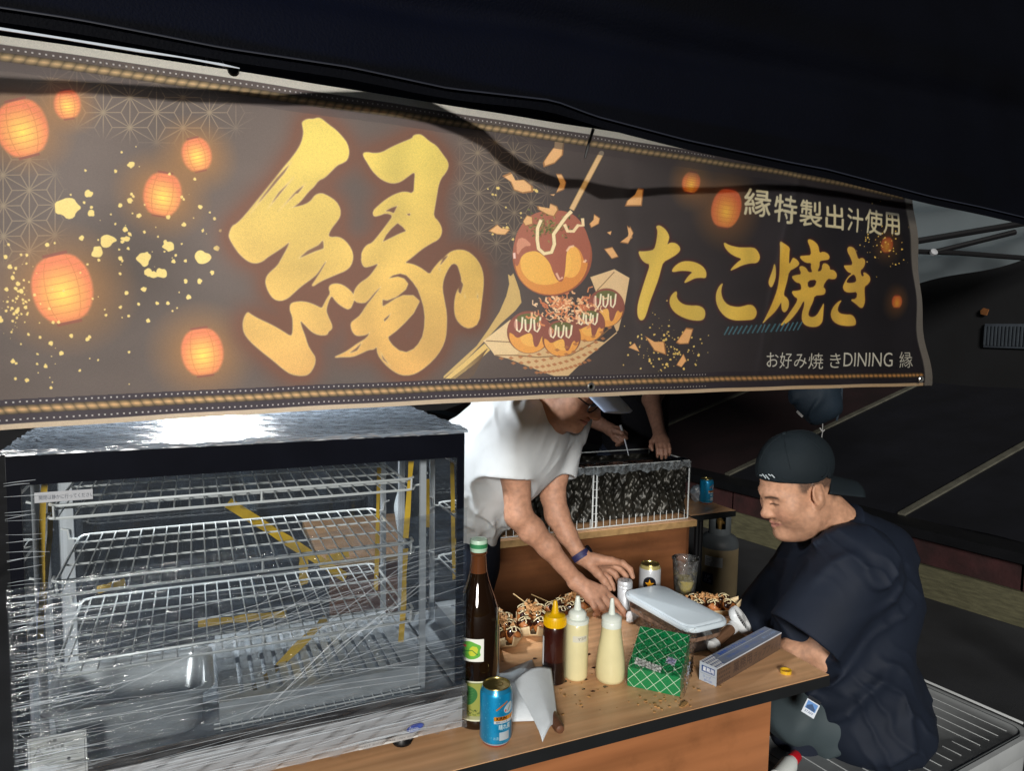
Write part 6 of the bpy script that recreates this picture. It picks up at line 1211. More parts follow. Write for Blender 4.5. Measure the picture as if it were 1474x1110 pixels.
def cap_solid(name, c, R, s, m, parent, org, ctr, rad, fz, bz, brim, h=.003):
    """crown cut by a sloping plane from (front height fz) to (back height bz) + brim (y0, y1, half width, z, droop)"""
    W = L2W(c, R, s); n = R @ np.array((0, fz - bz, -.2)); n = n / np.linalg.norm(n)
    pr = [EL(W(ctr), np.array(rad) * s, R), HS(W((0, .1, fz)), R @ np.array((0, (fz - bz) / .2, -1.0)), .004), EL(W((ctr[0], ctr[1], ctr[2] - .004)), (np.array(rad) - .004) * s, R, .003, '-')]
    o = solid(name, pr, h, m, parent, org, disp=lambda P: .0012 * _hash_noise(P, 70, 2), dmax=.002)
    y0, y1, hw, z, dr = brim; b = MB(); sg = 1 if y1 > y0 else -1
    def BP(u, v):
        a = (u - .5) * 2; yy = y0 + (y1 - y0) * v * math.sqrt(max(0, 1 - .55 * a * a)) - sg * .045 * a * a * (1 - v); return W((a * hw * (1 - .10 * v), yy, z - dr * v - .022 * a * a))
    b.grid(BP, 24, 12); br = b.build('brim', m, o, org=org); sm = br.modifiers.new('thick', 'SOLIDIFY'); sm.thickness = .003; sm.offset = 0
    b = MB(); b.lathe([(0, .006), (.006, .004), (.007, 0)], 12, W((ctr[0], ctr[1], ctr[2] + rad[2])), R); b.build('button', m, o, org=org)
    for k in range(6):
        g_ = k * math.pi / 3 + .5; b = MB(); pts = []
        for t in np.linspace(.08, 1.30, 9):
            p = np.array(ctr) + np.array((rad[0] * math.sin(t) * math.cos(g_), rad[1] * math.sin(t) * math.sin(g_), rad[2] * math.cos(t))) * 1.004
            if p[2] > (fz + bz) / 2 + (fz - bz) / .2 * p[1] + .004: pts.append(W(p))
        if len(pts) > 2: b.tube(pts, .0012, 5); b.build('seam', m, o, org=org)
    return o
def sleeve(a, b, r0, r1, wall=.011):
    d = (b - a) / np.linalg.norm(b - a); t = np.cross(d, (.3, .5, .8)); R = frame(d, t)
    return [RC(a, b, r0, r1, .03), BX(b + d * .10, (.13, .10, .13), R, .002, .004, '-'), RC(b - d * .07, b + d * .05, r1 - wall, r1 - wall, .006, '-')]
def damp(P, cs, r0=.05, r1=.13, lo=.12):
    w_ = 1.0
    for c in cs: w_ = w_ * (lo + (1 - lo) * np.clip((np.linalg.norm(P - np.array(c, np.float32), axis=-1) - r0) / (r1 - r0), 0, 1))
    return w_
# --- the man in white, bent over the table
rtH = np.array((RGT[0], RGT[1], 0)); rtH /= np.linalg.norm(rtH); tc = -np.array((FWD[0], FWD[1], 0)); tc /= np.linalg.norm(tc); UZ = np.array((0, 0, 1.0))
def man_white():
    org = np.array((.78, 2.05, 0.0)); o = thing('person', 'man in white t-shirt and pale blue cap bent over the table of food', 'person', org)
    f = rtH * .62 + tc * .44 - UZ * .58; R = frame(f, UZ * .64 + rtH * .52 + tc * .36); s = .96
    nose = at_d(859, 600, 2.02); c = nose - R @ (np.array((0, .1145, -.0265)) * s)
    neckb = at_d(783, 580, 2.14); D = at_d
    shR, shL = D(735, 608, 2.05), D(812, 600, 2.28)
    pr = head_prims(c, R, s, 0, 0, neckb, .054)
    pr += [EL(D(735, 640, 2.17), (.13, .13, .15), None, .05), RC(D(655, 760, 2.28), D(760, 600, 2.15), .13, .12, .06), RC(shR, shL, .055, .055, .05)]
    pr += chain([shR, D(742, 680, 2.035), D(746, 742, 2.04)], [.055, .043, .038], .02) + chain([D(746, 742, 2.04), D(765, 763, 2.05), D(789, 788, 2.06), D(827, 834, 2.075)], [.0355, .036, .0292, .0232], .02)
    pr += chain([shL, D(799, 683, 2.22), D(796, 715, 2.20)], [.052, .039, .036], .02) + chain([D(796, 715, 2.20), D(802, 742, 2.19), D(815, 768, 2.17), D(834, 798, 2.15)], [.036, .0355, .029, .0228], .02)
    # right hand: palm down, index finger to the tissue
    wr = D(830, 838, 2.075)
    K = [D(868, 851, 2.075), D(864, 857, 2.06), D(857, 861, 2.05), D(849, 862, 2.05)]
    for k, r in zip(K, (.0145, .014, .0135, .0125)): pr.append(RC(wr, k, .020, r, .014))
    pr.append(RC(K[0], K[3], .0125, .0115, .012))
    pr += chain([K[0], D(887, 867, 2.07), D(897, 880, 2.065), D(904, 890, 2.065)], [.0125, .0100, .0088, .0072], .004)
    pr += chain([K[1], D(879, 872, 2.045), D(884, 881, 2.06), D(880, 887, 2.08)], [.0125, .0105, .009, .0078], .004)
    pr += chain([K[2], D(868, 876, 2.035), D(872, 884, 2.05), D(867, 888, 2.07)], [.0120, .0102, .009, .0076], .004)
    pr += chain([K[3], D(856, 874, 2.035), D(860, 882, 2.05), D(856, 886, 2.07)], [.0110, .0092, .0082, .007], .004)
    pr += chain([D(840, 852, 2.09), D(866, 868, 2.10), D(886, 882, 2.09), D(899, 890, 2.08)], [.016, .0125, .010, .0078], .008)
    # left hand: reaching round the shaker
    wl_ = D(838, 802, 2.145); K = [D(880, 808, 2.135), D(876, 811, 2.155), D(871, 817, 2.17), D(866, 824, 2.18)]
    for k, r in zip(K, (.0135, .0135, .013, .012)): pr.append(RC(wl_, k, .0185, r, .014))
    pr += chain([K[0], D(896, 811, 2.115), D(907, 820, 2.105), D(911, 831, 2.10)], [.0118, .0098, .0086, .0068], .004)
    pr += chain([K[1], D(892, 819, 2.15), D(901, 829, 2.15), D(902, 841, 2.145)], [.0118, .0098, .0086, .007], .004)
    pr += chain([K[2], D(885, 827, 2.165), D(891, 837, 2.16), D(892, 846, 2.15)], [.0112, .0094, .0082, .0068], .004)
    pr += chain([K[3], D(877, 833, 2.175), D(882, 842, 2.17), D(884, 849, 2.16)], [.0104, .0088, .0078, .0064], .004)
    pr += chain([D(847, 812, 2.14), D(861, 826, 2.115), D(870, 837, 2.10), D(878, 848, 2.095)], [.017, .0125, .0108, .0078], .008)
    def cf(vv):
        C = skin_col(vv, SKIN1); d = np.linalg.norm(vv - D(904, 890, 2.065), axis=1); C = C * (1 - (np.clip(1 - d / .03, 0, 1) * .5)[:, None]) + np.array((.50, .20, .16), np.float32) * (np.clip(1 - d / .03, 0, 1) * .5)[:, None]
        return head_cols(vv, C.astype(np.float32), c, R, s, (.03, .022, .018), SKIN1, .07)
    solid('body', pr, .0026, M_SKIN, o, org, disp=lambda P: .0007 * _hash_noise(P, 130, 8), dmax=.001, colf=cf)
    # nails
    b = MB()
    for (pt, q_) in (((870 + 6, 845), 2.086), ((909, 829), 2.094)): b.lathe([(0, .0012), (.004, .0008), (.0048, 0)], 10, D(*pt, q_), np.stack([rtH, UZ, tc], 1))
    # t-shirt
    hem = D(729, 688, 2.035); hemL = D(799, 684, 2.225)
    ax = (hem - shR) / np.linalg.norm(hem - shR); axL = (hemL - shL) / np.linalg.norm(hemL - shL); nk = (c - neckb) / np.linalg.norm(c - neckb)
    ts = sleeve(shR + [0, 0, .005], hem, .082, .082) + sleeve(shL, hemL, .076, .067)
    ts += [EL(D(738, 640, 2.17), (.150, .145, .160), None, .05), RC(D(652, 735, 2.27), D(745, 615, 2.16), .172, .140, .06), RC(shR, shL, .080, .074, .05), RC(D(668, 690, 2.22), D(730, 640, 2.16), .165, .14, .06), RC(D(770, 596, 2.15), neckb, .095, .072, .04)]
    ts += [RC(neckb - nk * .01, neckb + nk * .12, .060, .075, .006, '-')]
    dn = D(690, 745, 2.2) - D(745, 640, 2.16); f1 = folds(.010, 74, dn / np.linalg.norm(dn) * .3 + rtH * .8 + UZ * .35, 3); f2 = folds(.004, 130, rtH * .75 - UZ * .55, 12)
    solid('t_shirt', ts, .0042, M_TEE, o, org, disp=lambda P: (f1(P) + f2(P) + .003 * _hash_noise(P, 25, 1)) * damp(P, (hem, hemL, neckb + nk * .03, hem * .6 + shR * .4), .08, .16, .15), dmax=.014)
    # collar
    rg_ = np.stack([np.cross(nk, UZ) / np.linalg.norm(np.cross(nk, UZ)), np.cross(nk, np.cross(nk, UZ)) / np.linalg.norm(np.cross(nk, UZ)), nk], 1)
    b = MB(); b.tube([neckb + nk * .030 + rg_ @ np.array((.068 * math.cos(t), .068 * math.sin(t), .010 * math.sin(t * 2 + 1))) for t in np.linspace(0, 6.2832, 41)[:-1]], .006, 8, closed=True, flat=1.5); b.build('collar', M_TEE, o, org=org)
    # cap, glasses, watch, trousers, shoes
    cap_solid('cap', c, R, s, M_CAPW, o, org, (0, -.012, .052), (.087, .106, .092), .058, .036, (.078, .185, .084, .060, .006))
    W = L2W(c, R, s); b = MB()
    for sx in (-1, 1):
        b.tube([W((sx * .033 + .0235 * math.cos(t), .100 - .10 * abs(sx * .033 + .0235 * math.cos(t)) * .6 + .002, .001 + .019 * math.sin(t))) for t in np.linspace(0, 6.2832, 21)[:-1]], .0020, 6, closed=True); b.tube([W((sx * .057, .094, .006)), W((sx * .078, .06, .010)), W((sx * .084, -.005, .012))], .002, 6)
    b.tube([W((-.010, .104, .004)), W((.010, .104, .004))], .0018, 6); gl_ = b.build('glasses', M_TIE, o, org=org, kind='stuff')
    b = MB()
    for sx in (-1, 1): b.add([W((sx * .033 + .0225 * math.cos(t), .100 - .10 * abs(sx * .033 + .0225 * math.cos(t)) * .6 + .002, .001 + .018 * math.sin(t))) for t in np.linspace(0, 6.2832, 21)[:-1]], [tuple(range(20))])
    b.build('lens', thin_mat('lens', (.9, .9, .92), gloss=.3, haze=.02), gl_, org=org, kind='stuff')
    ad = D(834, 798, 2.15) - D(815, 768, 2.17); ad /= np.linalg.norm(ad); wx = np.cross(ad, UZ); wx /= np.linalg.norm(wx); wy = np.cross(wx, ad); wc = D(836, 800, 2.147)
    b = MB(); Rw = np.stack([wx, wy, ad], 1); b.lathe([(.0258, -.010), (.0278, -.0095), (.0282, 0), (.0278, .0095), (.0258, .010)], 36, wc, Rw, cap=False); wt = b.build('wristwatch', mat('navy_strap', srgb(44, 44, 84), .6, var=.3, vscale=200), o, org=org)
    wn = rtH * .75 + UZ * .5 - tc * .3; wn = wn - ad * (wn @ ad); wn /= np.linalg.norm(wn); Rk = np.stack([np.cross(wn, ad), ad, wn], 1)
    b = MB(); b.lathe([(.0, .0), (.0165, .0), (.0170, .006), (.0150, .009), (0, .0092)], 28, wc + wn * .026, Rk); b.build('watch_case', M_BLKG, wt, org=org)
    hipc = D(648, 775, 2.29); hipc[2] = max(hipc[2], .9)
    tr = [RC(hipc, hipc + [0, 0, -.12], .165, .165, .05)]
    for sd in (-1, 1):
        a_ = hipc + np.array((.0, .10 * sd, -.1)); tr += chain([a_, a_ + [0, 0, -.38], np.array((a_[0] - .02, a_[1], .08))], [.105, .085, .075], .04)
    solid('trousers', tr, .009, M_JEANS, o, org, disp=folds(.007, 30, (0, .3, 1), 6), dmax=.01)
    for sd in (-1, 1):
        q_ = np.array((hipc[0] + .03, hipc[1] + .10 * sd, .045)); solid('shoe', [EL(q_, (.14, .05, .05)), HS(q_ - [0, 0, .04], (0, 0, -1), .004)], .007, M_SHOE, o, org)
man_white()
# --- the seated man
def man_seated():
    D = at_d; fb = np.array((-.92, .39, 0)); fb /= np.linalg.norm(fb); lf = np.array((-fb[1], fb[0], 0)); lf = np.array((-.39, -.92, 0)); lf /= np.linalg.norm(lf); RB = np.stack([-lf, fb, UZ], 1)
    hipc = D(1236, 1012, 2.09); org = np.array((hipc[0], hipc[1], .0)); o = thing('person', 'smiling seated man in navy short-sleeved shirt and backwards black cap at the table end', 'person', org)
    fh = np.array((-.93, .20, -.40)); R = frame(fh, UZ); s = 1.06
    c = D(1146, 704, 2.06) ; neckb = D(1207, 764, 2.10)
    chest, belly = D(1214, 852, 2.10), D(1205, 955, 2.07); shL, shR = D(1232, 812, 1.95), D(1168, 806, 2.24)
    pr = head_prims(c, R, s, 1.0, 1.0, neckb, .066, .006)
    pr += [EL(chest, (.17, .14, .17), RB, .05), EL(belly, (.17, .17, .16), RB, .06), EL(hipc, (.17, .16, .11), RB, .05), RC(shL, shR, .06, .06, .05)]
    eL, eR = D(1184, 948, 1.94), D(1104, 904, 2.30)
    hL = np.array((1.475, 1.50, .60)); hR = np.array((1.50, 1.72, .62))
    pr += chain([shL, eL], [.058, .046], .02) + chain([eL, eL * .5 + hL * .5 + [0, 0, .006], hL], [.046, .045, .028], .02) + chain([shR, eR, hR], [.06, .048, .028], .02)
    for h_, e_, th in ((hL, eL, -1), (hR, eR, 1)):
        d_ = h_ - e_; d_[2] = 0; pr += default_hand(h_, d_, UZ, 1 if th > 0 else -1, .95, 22)
    kL, kR = D(1152, 1030, 1.97), D(1122, 1015, 2.18)
    for hp, kn in ((hipc + lf * .10, kL), (hipc - lf * .10, kR)): pr += chain([hp, kn, np.array((kn[0] - .02, kn[1] + .02, .10)), np.array((kn[0] - .14, kn[1] + .06, .05))], [.092, .064, .042, .035], .03)
    def cf(vv): return head_cols(vv, skin_col(vv, SKIN2), c, R, s, (.028, .022, .020), SKIN2, .075, (.38, .175, .13))
    solid('body', pr, .0034, M_SKIN, o, org, disp=lambda P: .0006 * _hash_noise(P, 130, 8), dmax=.001, colf=cf)
    hemL, hemR = D(1158, 920, 1.91), D(1092, 901, 2.29)
    eLd = (hemL - shL) / np.linalg.norm(hemL - shL); eRd = (hemR - shR) / np.linalg.norm(hemR - shR); nk = (c - neckb); nk /= np.linalg.norm(nk)
    ts = sleeve(shL, hemL, .104, .104, .016) + sleeve(shR, hemR, .094, .094, .013)
    ts += [EL(chest, (.200, .170, .20), RB, .06), EL(belly, (.205, .190, .20), RB, .08), EL(D(1228, 1020, 2.06), (.235, .200, .13), RB, .06), EL(D(1252, 850, 2.12), (.165, .120, .18), RB, .08), RC(shL, shR, .088, .085, .05), RC(D(1214, 800, 2.10), neckb, .12, .084, .05), EL(D(1240, 786, 2.13), (.11, .15, .085), RB, .06)]
    ts += [RC(D(1262, 1000, 2.08), D(1266, 1050, 2.05), .130, .105, .06), RC(D(1232, 980, 2.0), D(1256, 1036, 1.97), .14, .115, .06)]
    ts += [RC(neckb + nk * .0, neckb + nk * .14, .072, .095, .006, '-')]
    f1 = folds(.011, 60, UZ * .8 + fb * .5, 21); f2 = folds(.005, 120, fb * .7 - UZ * .6, 33)
    solid('shirt', ts, .0048, M_NSHIRT, o, org, disp=lambda P: (f1(P) + f2(P) + .003 * _hash_noise(P, 22, 5)) * damp(P, (hemL, hemR, neckb + nk * .02, hemL * .6 + shL * .4, hemR * .6 + shR * .4), .09, .17, .10), dmax=.014)
    b = MB(); a1 = np.cross(nk, UZ); a1 /= np.linalg.norm(a1); Rn = np.stack([a1, np.cross(nk, a1), nk], 1)
    b.tube([neckb + nk * .016 + Rn @ np.array((.083 * math.cos(t), .080 * math.sin(t), .006 * math.sin(2 * t))) for t in np.linspace(0, 6.2832, 41)[:-1]], .008, 8, closed=True, flat=1.8); b.build('collar', M_NSHIRT, o, org=org)
    sh = []
    for hp, kn in ((hipc + lf * .10, kL), (hipc - lf * .10, kR)): sh += chain([hp, hp * .4 + kn * .6, kn + (kn - hp) * .02], [.108, .096, .086], .04)
    sh += [EL(hipc, (.17, .18, .10), RB, .05)]
    f3 = folds(.010, 44, fb * .8 + UZ * .6, 40); solid('shorts', sh, .0055, M_SHORTS, o, org, disp=lambda P: f3(P) + .003 * _hash_noise(P, 30, 2), dmax=.013)
    cap_solid('cap', c, R, s, M_CAPB, o, org, (0, -.018, .064), (.088, .108, .094), .074, -.002, (-.092, -.175, .072, .004, .060))
    W = L2W(c, R, s); b = MB()
    for k in range(5): b.tube([W((-.052 + .008 * k, .075 + .004 * k, .080 + .006 * math.sin(k * 2))), W((-.046 + .008 * k, .078 + .004 * k, .090 + .004 * math.sin(k * 3)))], .0018, 5)
    b.build('silver_emblem', mat('silver_thread', srgb(150, 160, 166), .5), o, org=org, kind='stuff')
    for kn, sd in ((kL, 1), (kR, -1)):
        q_ = np.array((kn[0] - .12, kn[1] + .05, .045)); solid('shoe', [EL(q_, np.array((.05, .14, .05)), RB), HS(q_ - [0, 0, .04], (0, 0, -1), .004)], .007, M_SHOE, o, org)
    sk = []
    for kn in (kL, kR): sk += [RC(kn + np.array((.0, .0, -.035)), np.array((kn[0] - .02, kn[1] + .02, .10)), .072, .052, .01), RC(np.array((kn[0] - .02, kn[1] + .02, .10)), np.array((kn[0] - .14, kn[1] + .06, .05)), .048, .042, .02)]
    solid('dark_calf_cover', sk, .006, M_JEANS, o, org)  # added dark cover so the calves stay in the darkness below the shorts
    # name card clipped to the shorts
    cv = Cv(120, 170, (206, 214, 224)); cv.poly([(0, 0), (120, 0), (120, 34), (0, 34)], (24, 28, 36)); cv.poly([(12, 44), (108, 44), (108, 120), (12, 120)], (96, 140, 200)); cv.poly([(20, 90), (60, 60), (100, 96), (100, 116), (20, 116)], (60, 84, 120)); cv.text('STAFF', 60, 152, 30, (40, 60, 110), mid=True)
    p = D(1168, 1018, 1.80); Rc = frame(tc * .7 + UZ * .5 - rtH * .2, UZ + rtH * .45); b = MB(); hx, hz = .016, .023
    cs = [p + Rc @ np.array(q_) for q_ in ((hx, 0, -hz), (-hx, 0, -hz), (-hx, 0, hz), (hx, 0, hz))]; b.add(cs, [(0, 1, 2, 3)], [[(0, 0), (1, 0), (1, 1), (0, 1)]]); b.add([q_ - Rc @ np.array((0, .002, 0)) for q_ in cs], [(3, 2, 1, 0)])
    b.build('name_card', img_mat('card_print', cv.image('name_card'), .25), o, org=org, smooth=False)
man_seated()
# --- the cook behind the back table
def cook():
    D = at_d; base = D(915, 600, 3.62); org = np.array((base[0], base[1], 0)); o = thing('person', 'cook in black behind the wrapped rack, holding a metal pick, head hidden by the banner', 'person', org)
    f = np.array((-.42, -.90, -.25)); R = frame(f, UZ); c = np.array((base[0] - .03, base[1] - .08, 1.60)); s = .97; rt_ = -R[:, 0]
    neckb = np.array((base[0], base[1], 1.42)); X = R[:, 0]
    shA, shB = neckb - X * -.19 + [0, 0, -.04], neckb + X * -.19 + [0, 0, -.04]     # shA appears at left in the photograph
    if (shA - shB) @ rtH > 0: shA, shB = shB, shA
    pr = head_prims(c, R, s, 0, 0, neckb, .054) + [RC(neckb + [0, 0, -.15], np.array((base[0], base[1], .95)), .13, .13, .05), RC(shA, shB, .055, .055, .05)]
    wA, wB = D(878, 618, 3.18), D(950, 627, 3.16)
    pr += chain([shA, D(838, 596, 3.32), wA], [.052, .044, .026], .02) + chain([shB, D(938, 575, 3.34), wB], [.052, .042, .026], .02)
    K = [D(893, 618, 3.13), D(891, 623, 3.12), D(888, 628, 3.12), D(885, 632, 3.13)]
    for k in K: pr.append(RC(wA, k, .021, .0125, .014))
    for k, p1, p2 in zip(K, ((901, 625, 3.11), (899, 630, 3.10), (895, 634, 3.10), (891, 637, 3.11)), ((899, 634, 3.12), (896, 638, 3.12), (892, 640, 3.12), (888, 641, 3.13))): pr += chain([k, D(*p1), D(*p2)], [.012, .0098, .008], .004)
    pr += chain([D(884, 620, 3.12), D(895, 624, 3.09), D(902, 631, 3.10)], [.015, .011, .008], .006)
    hd = D(955, 642, 3.08) - wB; pr += default_hand(wB, hd, UZ * .6 + tc * .6, 1, .9, 25)
    solid('body', pr, .004, M_SKIN, o, org, colf=lambda vv: head_cols(vv, skin_col(vv, SKIN3), c, R, s, (.02, .016, .014), SKIN3, .05))
    ts = [RC(neckb + [0, 0, -.16], np.array((base[0], base[1], .92)), .165, .165, .06), RC(shA, shB, .085, .085, .06), RC(shA, D(846, 590, 3.36), .085, .07, .05), RC(shB, D(934, 562, 3.40), .08, .066, .05)]
    ts += [RC(neckb, neckb + (c - neckb), .066, .085, .006, '-')]
    solid('black_shirt', ts, .007, cloth('black_shirt', (.006, .006, .008)), o, org, disp=folds(.007, 30, (.3, .2, .9), 7), dmax=.01)
    tr = [RC(np.array((base[0], base[1], .95)), np.array((base[0], base[1], .85)), .16, .16, .05)]
    for sd in (-1, 1): a_ = np.array((base[0], base[1], .85)) + X * .1 * sd; tr += chain([a_, np.array((a_[0], a_[1], .06))], [.10, .075], .04)
    solid('trousers', tr, .01, M_JEANS, o, org); 
    for sd in (-1, 1): q_ = np.array((base[0], base[1], .045)) + X * .1 * sd - np.array((.03, .07, 0)); solid('shoe', [EL(q_, (.05, .14, .05), R), HS(q_ - [0, 0, .04], (0, 0, -1), .004)], .008, M_SHOE, o, org)
    hair = solid('hair', [EL(c + R @ np.array((0, -.02, .055)), np.array((.082, .10, .088)), R), HS(c + R @ np.array((0, .08, .05)), R @ np.array((0, .9, -.5)), .01), HS(c + R @ np.array((0, -.1, -.04)), R @ np.array((0, 0, -1)), .01)], .005, mat('black_hair', (.012, .010, .009), .5, bump=.6, bscale=200), o, org)
    b = MB(); b.tube([D(898, 628, 3.10), D(901, 640, 3.08), D(905, 656, 3.05)], [.004, .003, .0014], 8); b.tube([D(893, 612, 3.11), D(898, 628, 3.10)], .0055, 8); pk = b.build('metal_pick', M_SSD); tag(pk, 'thin metal takoyaki pick in the hand of the cook', 'pick')
cook()
# ------------------------------------------------------------------ rack on the back table, gas cylinder, bag, cooler
M_WIREW = mat('white_coated_wire', srgb(190, 194, 194), .4, var=.08)
def foilmat(name, col, metal, rough, haze):
    m = mat(name, col, rough, metal, var=.35, vscale=14, bump=1.0, bscale=26, spec=.8, stretch=(14, 14, 5), rvar=.12); return m
RO = np.array([1.5, 2.62, .70]); Rz = math.radians(-1.5); rc_, rs_ = math.cos(Rz), math.sin(Rz)
rack = thing('wire_rack', 'low white wire rack wrapped in crinkled dark foil and clear film, on the back table', 'rack', RO, Rz)
x0, x1, y0, y1, zt_ = -.46, .485, -.115, .20, .262          # local
FO_ = mat('crinkled_dark_foil', (.020, .019, .015), .42, metal=.5, var=.6, vscale=9, spec=.7, bump=.15, bscale=40)
def wf(u, v): return .008 * math.sin(u * 56 + 2.2 * math.sin(v * 6 + u * 9)) * (.4 + .6 * abs(math.sin(v * 3.3 + 1))) + .006 * fn(u * 2.2, v * 1.3) + .002 * math.sin(v * 38 + 5 * math.sin(u * 21)) + .006 * math.exp(-((v - .62) / .05) ** 2) * math.sin(u * 60)
def pr_foil(name, xa, xb, s):
    b = MB(); b.grid(lambda u, v: (xa + (xb - xa) * u, y0 + .012 + wf(u * (xb - xa) * 2.2 + s, v) * 1.0, .030 + v * .215), 150, 46, flip=True); return b.build(name, FO_, rack, angle=180)
pr_foil('foil_sheet', x0 + .005, .02, 0); pr_foil('foil_sheet', .025, x1 - .005, 1.7)
for side in (x0 + .01, x1 - .01):
    b = MB(); b.grid(lambda u, v: (side + wf(u * .6 + 3, v), y0 + .012 + u * (y1 - y0 - .02), .03 + v * .215), 50, 30); b.build('foil_sheet', FO_, rack, angle=180)
b = MB(); b.grid(lambda u, v: (x0 + .005 + u * (x1 - x0 - .01), y1 - .012 + wf(u, v), .03 + v * .215), 120, 30); b.build('foil_sheet', FO_, rack, angle=180)
b = MB()
def tf(u, v):
    x = x0 - .004 + u * (x1 - x0 + .008); return (x, y0 - .006 + v * .06 if v > .35 else y0 - .006 - .002 * fn(u * 4, v * 5) , zt_ + .004 + .004 * fn(u * 5, v * 2) if v > .35 else zt_ - (.35 - v) * (.10 + .03 * fn(u * 1.3, .2)) + .004)
b.grid(tf, 140, 16, flip=True); b.build('rim_film', thin_mat('rim_film', (.80, .84, .86), gloss=1.0, rough=.16, haze=.6, hazecol=(.6, .68, .74), bump=1.0, bscale=40), rack)
r = .0026
for (a, c_) in (((x0, y0, .004), (x1, y0, .004)), ((x0, y0, zt_), (x1, y0, zt_)), ((x0, y1, zt_), (x1, y1, zt_)), ((x0, y1, .004), (x1, y1, .004)), ((x0, y0, zt_), (x0, y1, zt_)), ((x1, y0, zt_), (x1, y1, zt_))):
    b = MB(); b.tube([a, c_], r, 8); b.build('rail', M_WIREW, rack)
for x in (x0, .005, .022, x1):
    b = MB(); b.tube([(x, y0, .004), (x, y0 - .002, zt_)], .0034, 8); b.build('post', M_WIREW, rack)
for x in (x0, x1):
    b = MB(); b.tube([(x, y1, .004), (x, y1, zt_)], .0034, 8); b.build('post', M_WIREW, rack)
for k in range(30):
    x = x0 + (x1 - x0) * (k + .5) / 30; b = MB(); b.tube([(x, y0 + .002, .004), (x, y0 + .002, .045 + .004 * math.sin(k * 3))], .0015, 6); b.build('bar', M_WIREW, rack)
for k in range(7):
    z = .03 + k * .034; b = MB(); b.tube([(.006, y0 - .001, z), (.030, y0 - .001, z)], .0013, 5); b.build('rung', M_WIREW, rack)
b = MB(); b.box((x0 + .02, y0 + .04, .02), (x1 - .02, y1 - .03, .225)); b.build('griddle_box', mat('black_griddle', (.012, .012, .013), .5, var=.2), rack, smooth=False)
# can on the side table
pbc = at_z(1016, 724, .70); can('turquoise can standing alone behind the right end of the wire rack', pbc, cim, math.radians(facing(pbc) - .62 * 360), M_LIDG)
sc_ = at_z(1003, 722, .70); o = solid('crumpled_film', [EL(sc_ + [0, 0, .03], (.028, .028, .03)), EL(sc_ + [.01, -.01, .06], (.018, .02, .02)), EL(sc_ + [-.012, .01, .05], (.02, .02, .025))], .004, M_FILMT, None, (0, 0, 0), disp=lambda P: .007 * _hash_noise(P, 150, 3), dmax=.008); tag(o, 'crumpled clear film ball left of the turquoise can on the back table', 'film')
# gas cylinder
pg = at_z(1035, 872, 0.0); pg = np.array([pg[0], pg[1] + .02, 0]); o = thing('gas_cylinder', 'small beige gas cylinder with a grey collar, standing on the ground behind the table', 'gas cylinder', pg)
M_GAS = mat('beige_steel', srgb(150, 134, 104), .5, var=.15, vscale=8, metal=.1); M_GASG = mat('grey_steel', srgb(84, 90, 94), .5, var=.15)
b = MB(); b.lathe([(.075, .0), (.088, .004), (.088, .022), (.080, .024), (.092, .040), (.103, .062), (.105, .085), (.105, .345), (.101, .372), (.086, .395), (.060, .408), (.03, .414), (0, .415)], 44); bd = b.build('cylinder_body', M_GAS, o, angle=50)
b = MB(); b.lathe([(.1056, .34), (.1062, .346), (.1018, .3725), (.087, .3955), (.061, .409), (.03, .4155), (0, .4165)], 44, cap=False); b.build('grey_shoulder', M_GASG, bd)
b = MB(); n = 40
ang0 = math.radians(facing(pg)); 
def colr(name, z0, z1, cut):
    b = MB(); ks = [k for k in range(n) if not (cut and abs(((k + .5) / n * 360 - (math.degrees(ang0) + 8) + 180) % 360 - 180) < 28)]
    for k in ks:
        g0, g1 = 6.2832 * k / n, 6.2832 * (k + 1) / n; vs = [(rr * math.cos(g), rr * math.sin(g), z) for rr in (.060, .057) for z in (z0, z1) for g in (g0, g1)]; b.add(vs, [(0, 1, 3, 2), (5, 4, 6, 7), (2, 3, 7, 6), (0, 4, 5, 1), (0, 2, 6, 4), (1, 5, 7, 3)])
    return b
B_ = MB()
for z0, z1, cut in ((.40, .445, 0), (.445, .515, 1), (.515, .545, 0)):
    q_ = colr('', z0, z1, cut); B_.add(q_.v, q_.f)
B_.build('collar', M_GASG, o, smooth=False)
b = MB(); b.lathe([(.012, .41), (.012, .46), (.018, .462), (.018, .485), (.010, .49), (.010, .505)], 20); b.tube([(0, 0, .472), (.045 * math.cos(ang0 + 1), .045 * math.sin(ang0 + 1), .472)], .008, 10); b.build('valve', mat('valve_brass', srgb(150, 120, 70), .35, metal=.8), o)
c = Cv(160, 90, (196, 200, 204)); 
for k in range(5): c.text(['充てん期限', '容器番号 A1', 'LPガス 5kg', '火気厳禁', '取扱注意'][k], 10, 18 + k * 16, 14, (70, 74, 82))
fa = facing(pg); curved_decal('paper_label', img_mat('gas_label', c.image('gas_label'), .6), o, .1056, fa - 42, fa + 12, .245, .30)
c = Cv(100, 110, (30, 42, 92)); c.text('LP', 50, 52, 46, (206, 214, 230), mid=True, bold=1.5); c.text('ガス', 50, 94, 40, (206, 214, 230), mid=True, bold=1.5); curved_decal('blue_sticker', img_mat('gas_sticker', c.image('gas_sticker'), .5), o, .1057, fa - 50, fa - 14, .145, .205)
c = Cv(90, 30, (190, 194, 198)); c.text('検査済', 45, 23, 22, (80, 84, 90), mid=True); curved_decal('collar_tag', img_mat('collar_tag', c.image('collar_tag'), .6), o, .104, fa - 24, fa + 10, .352, .366, .985)
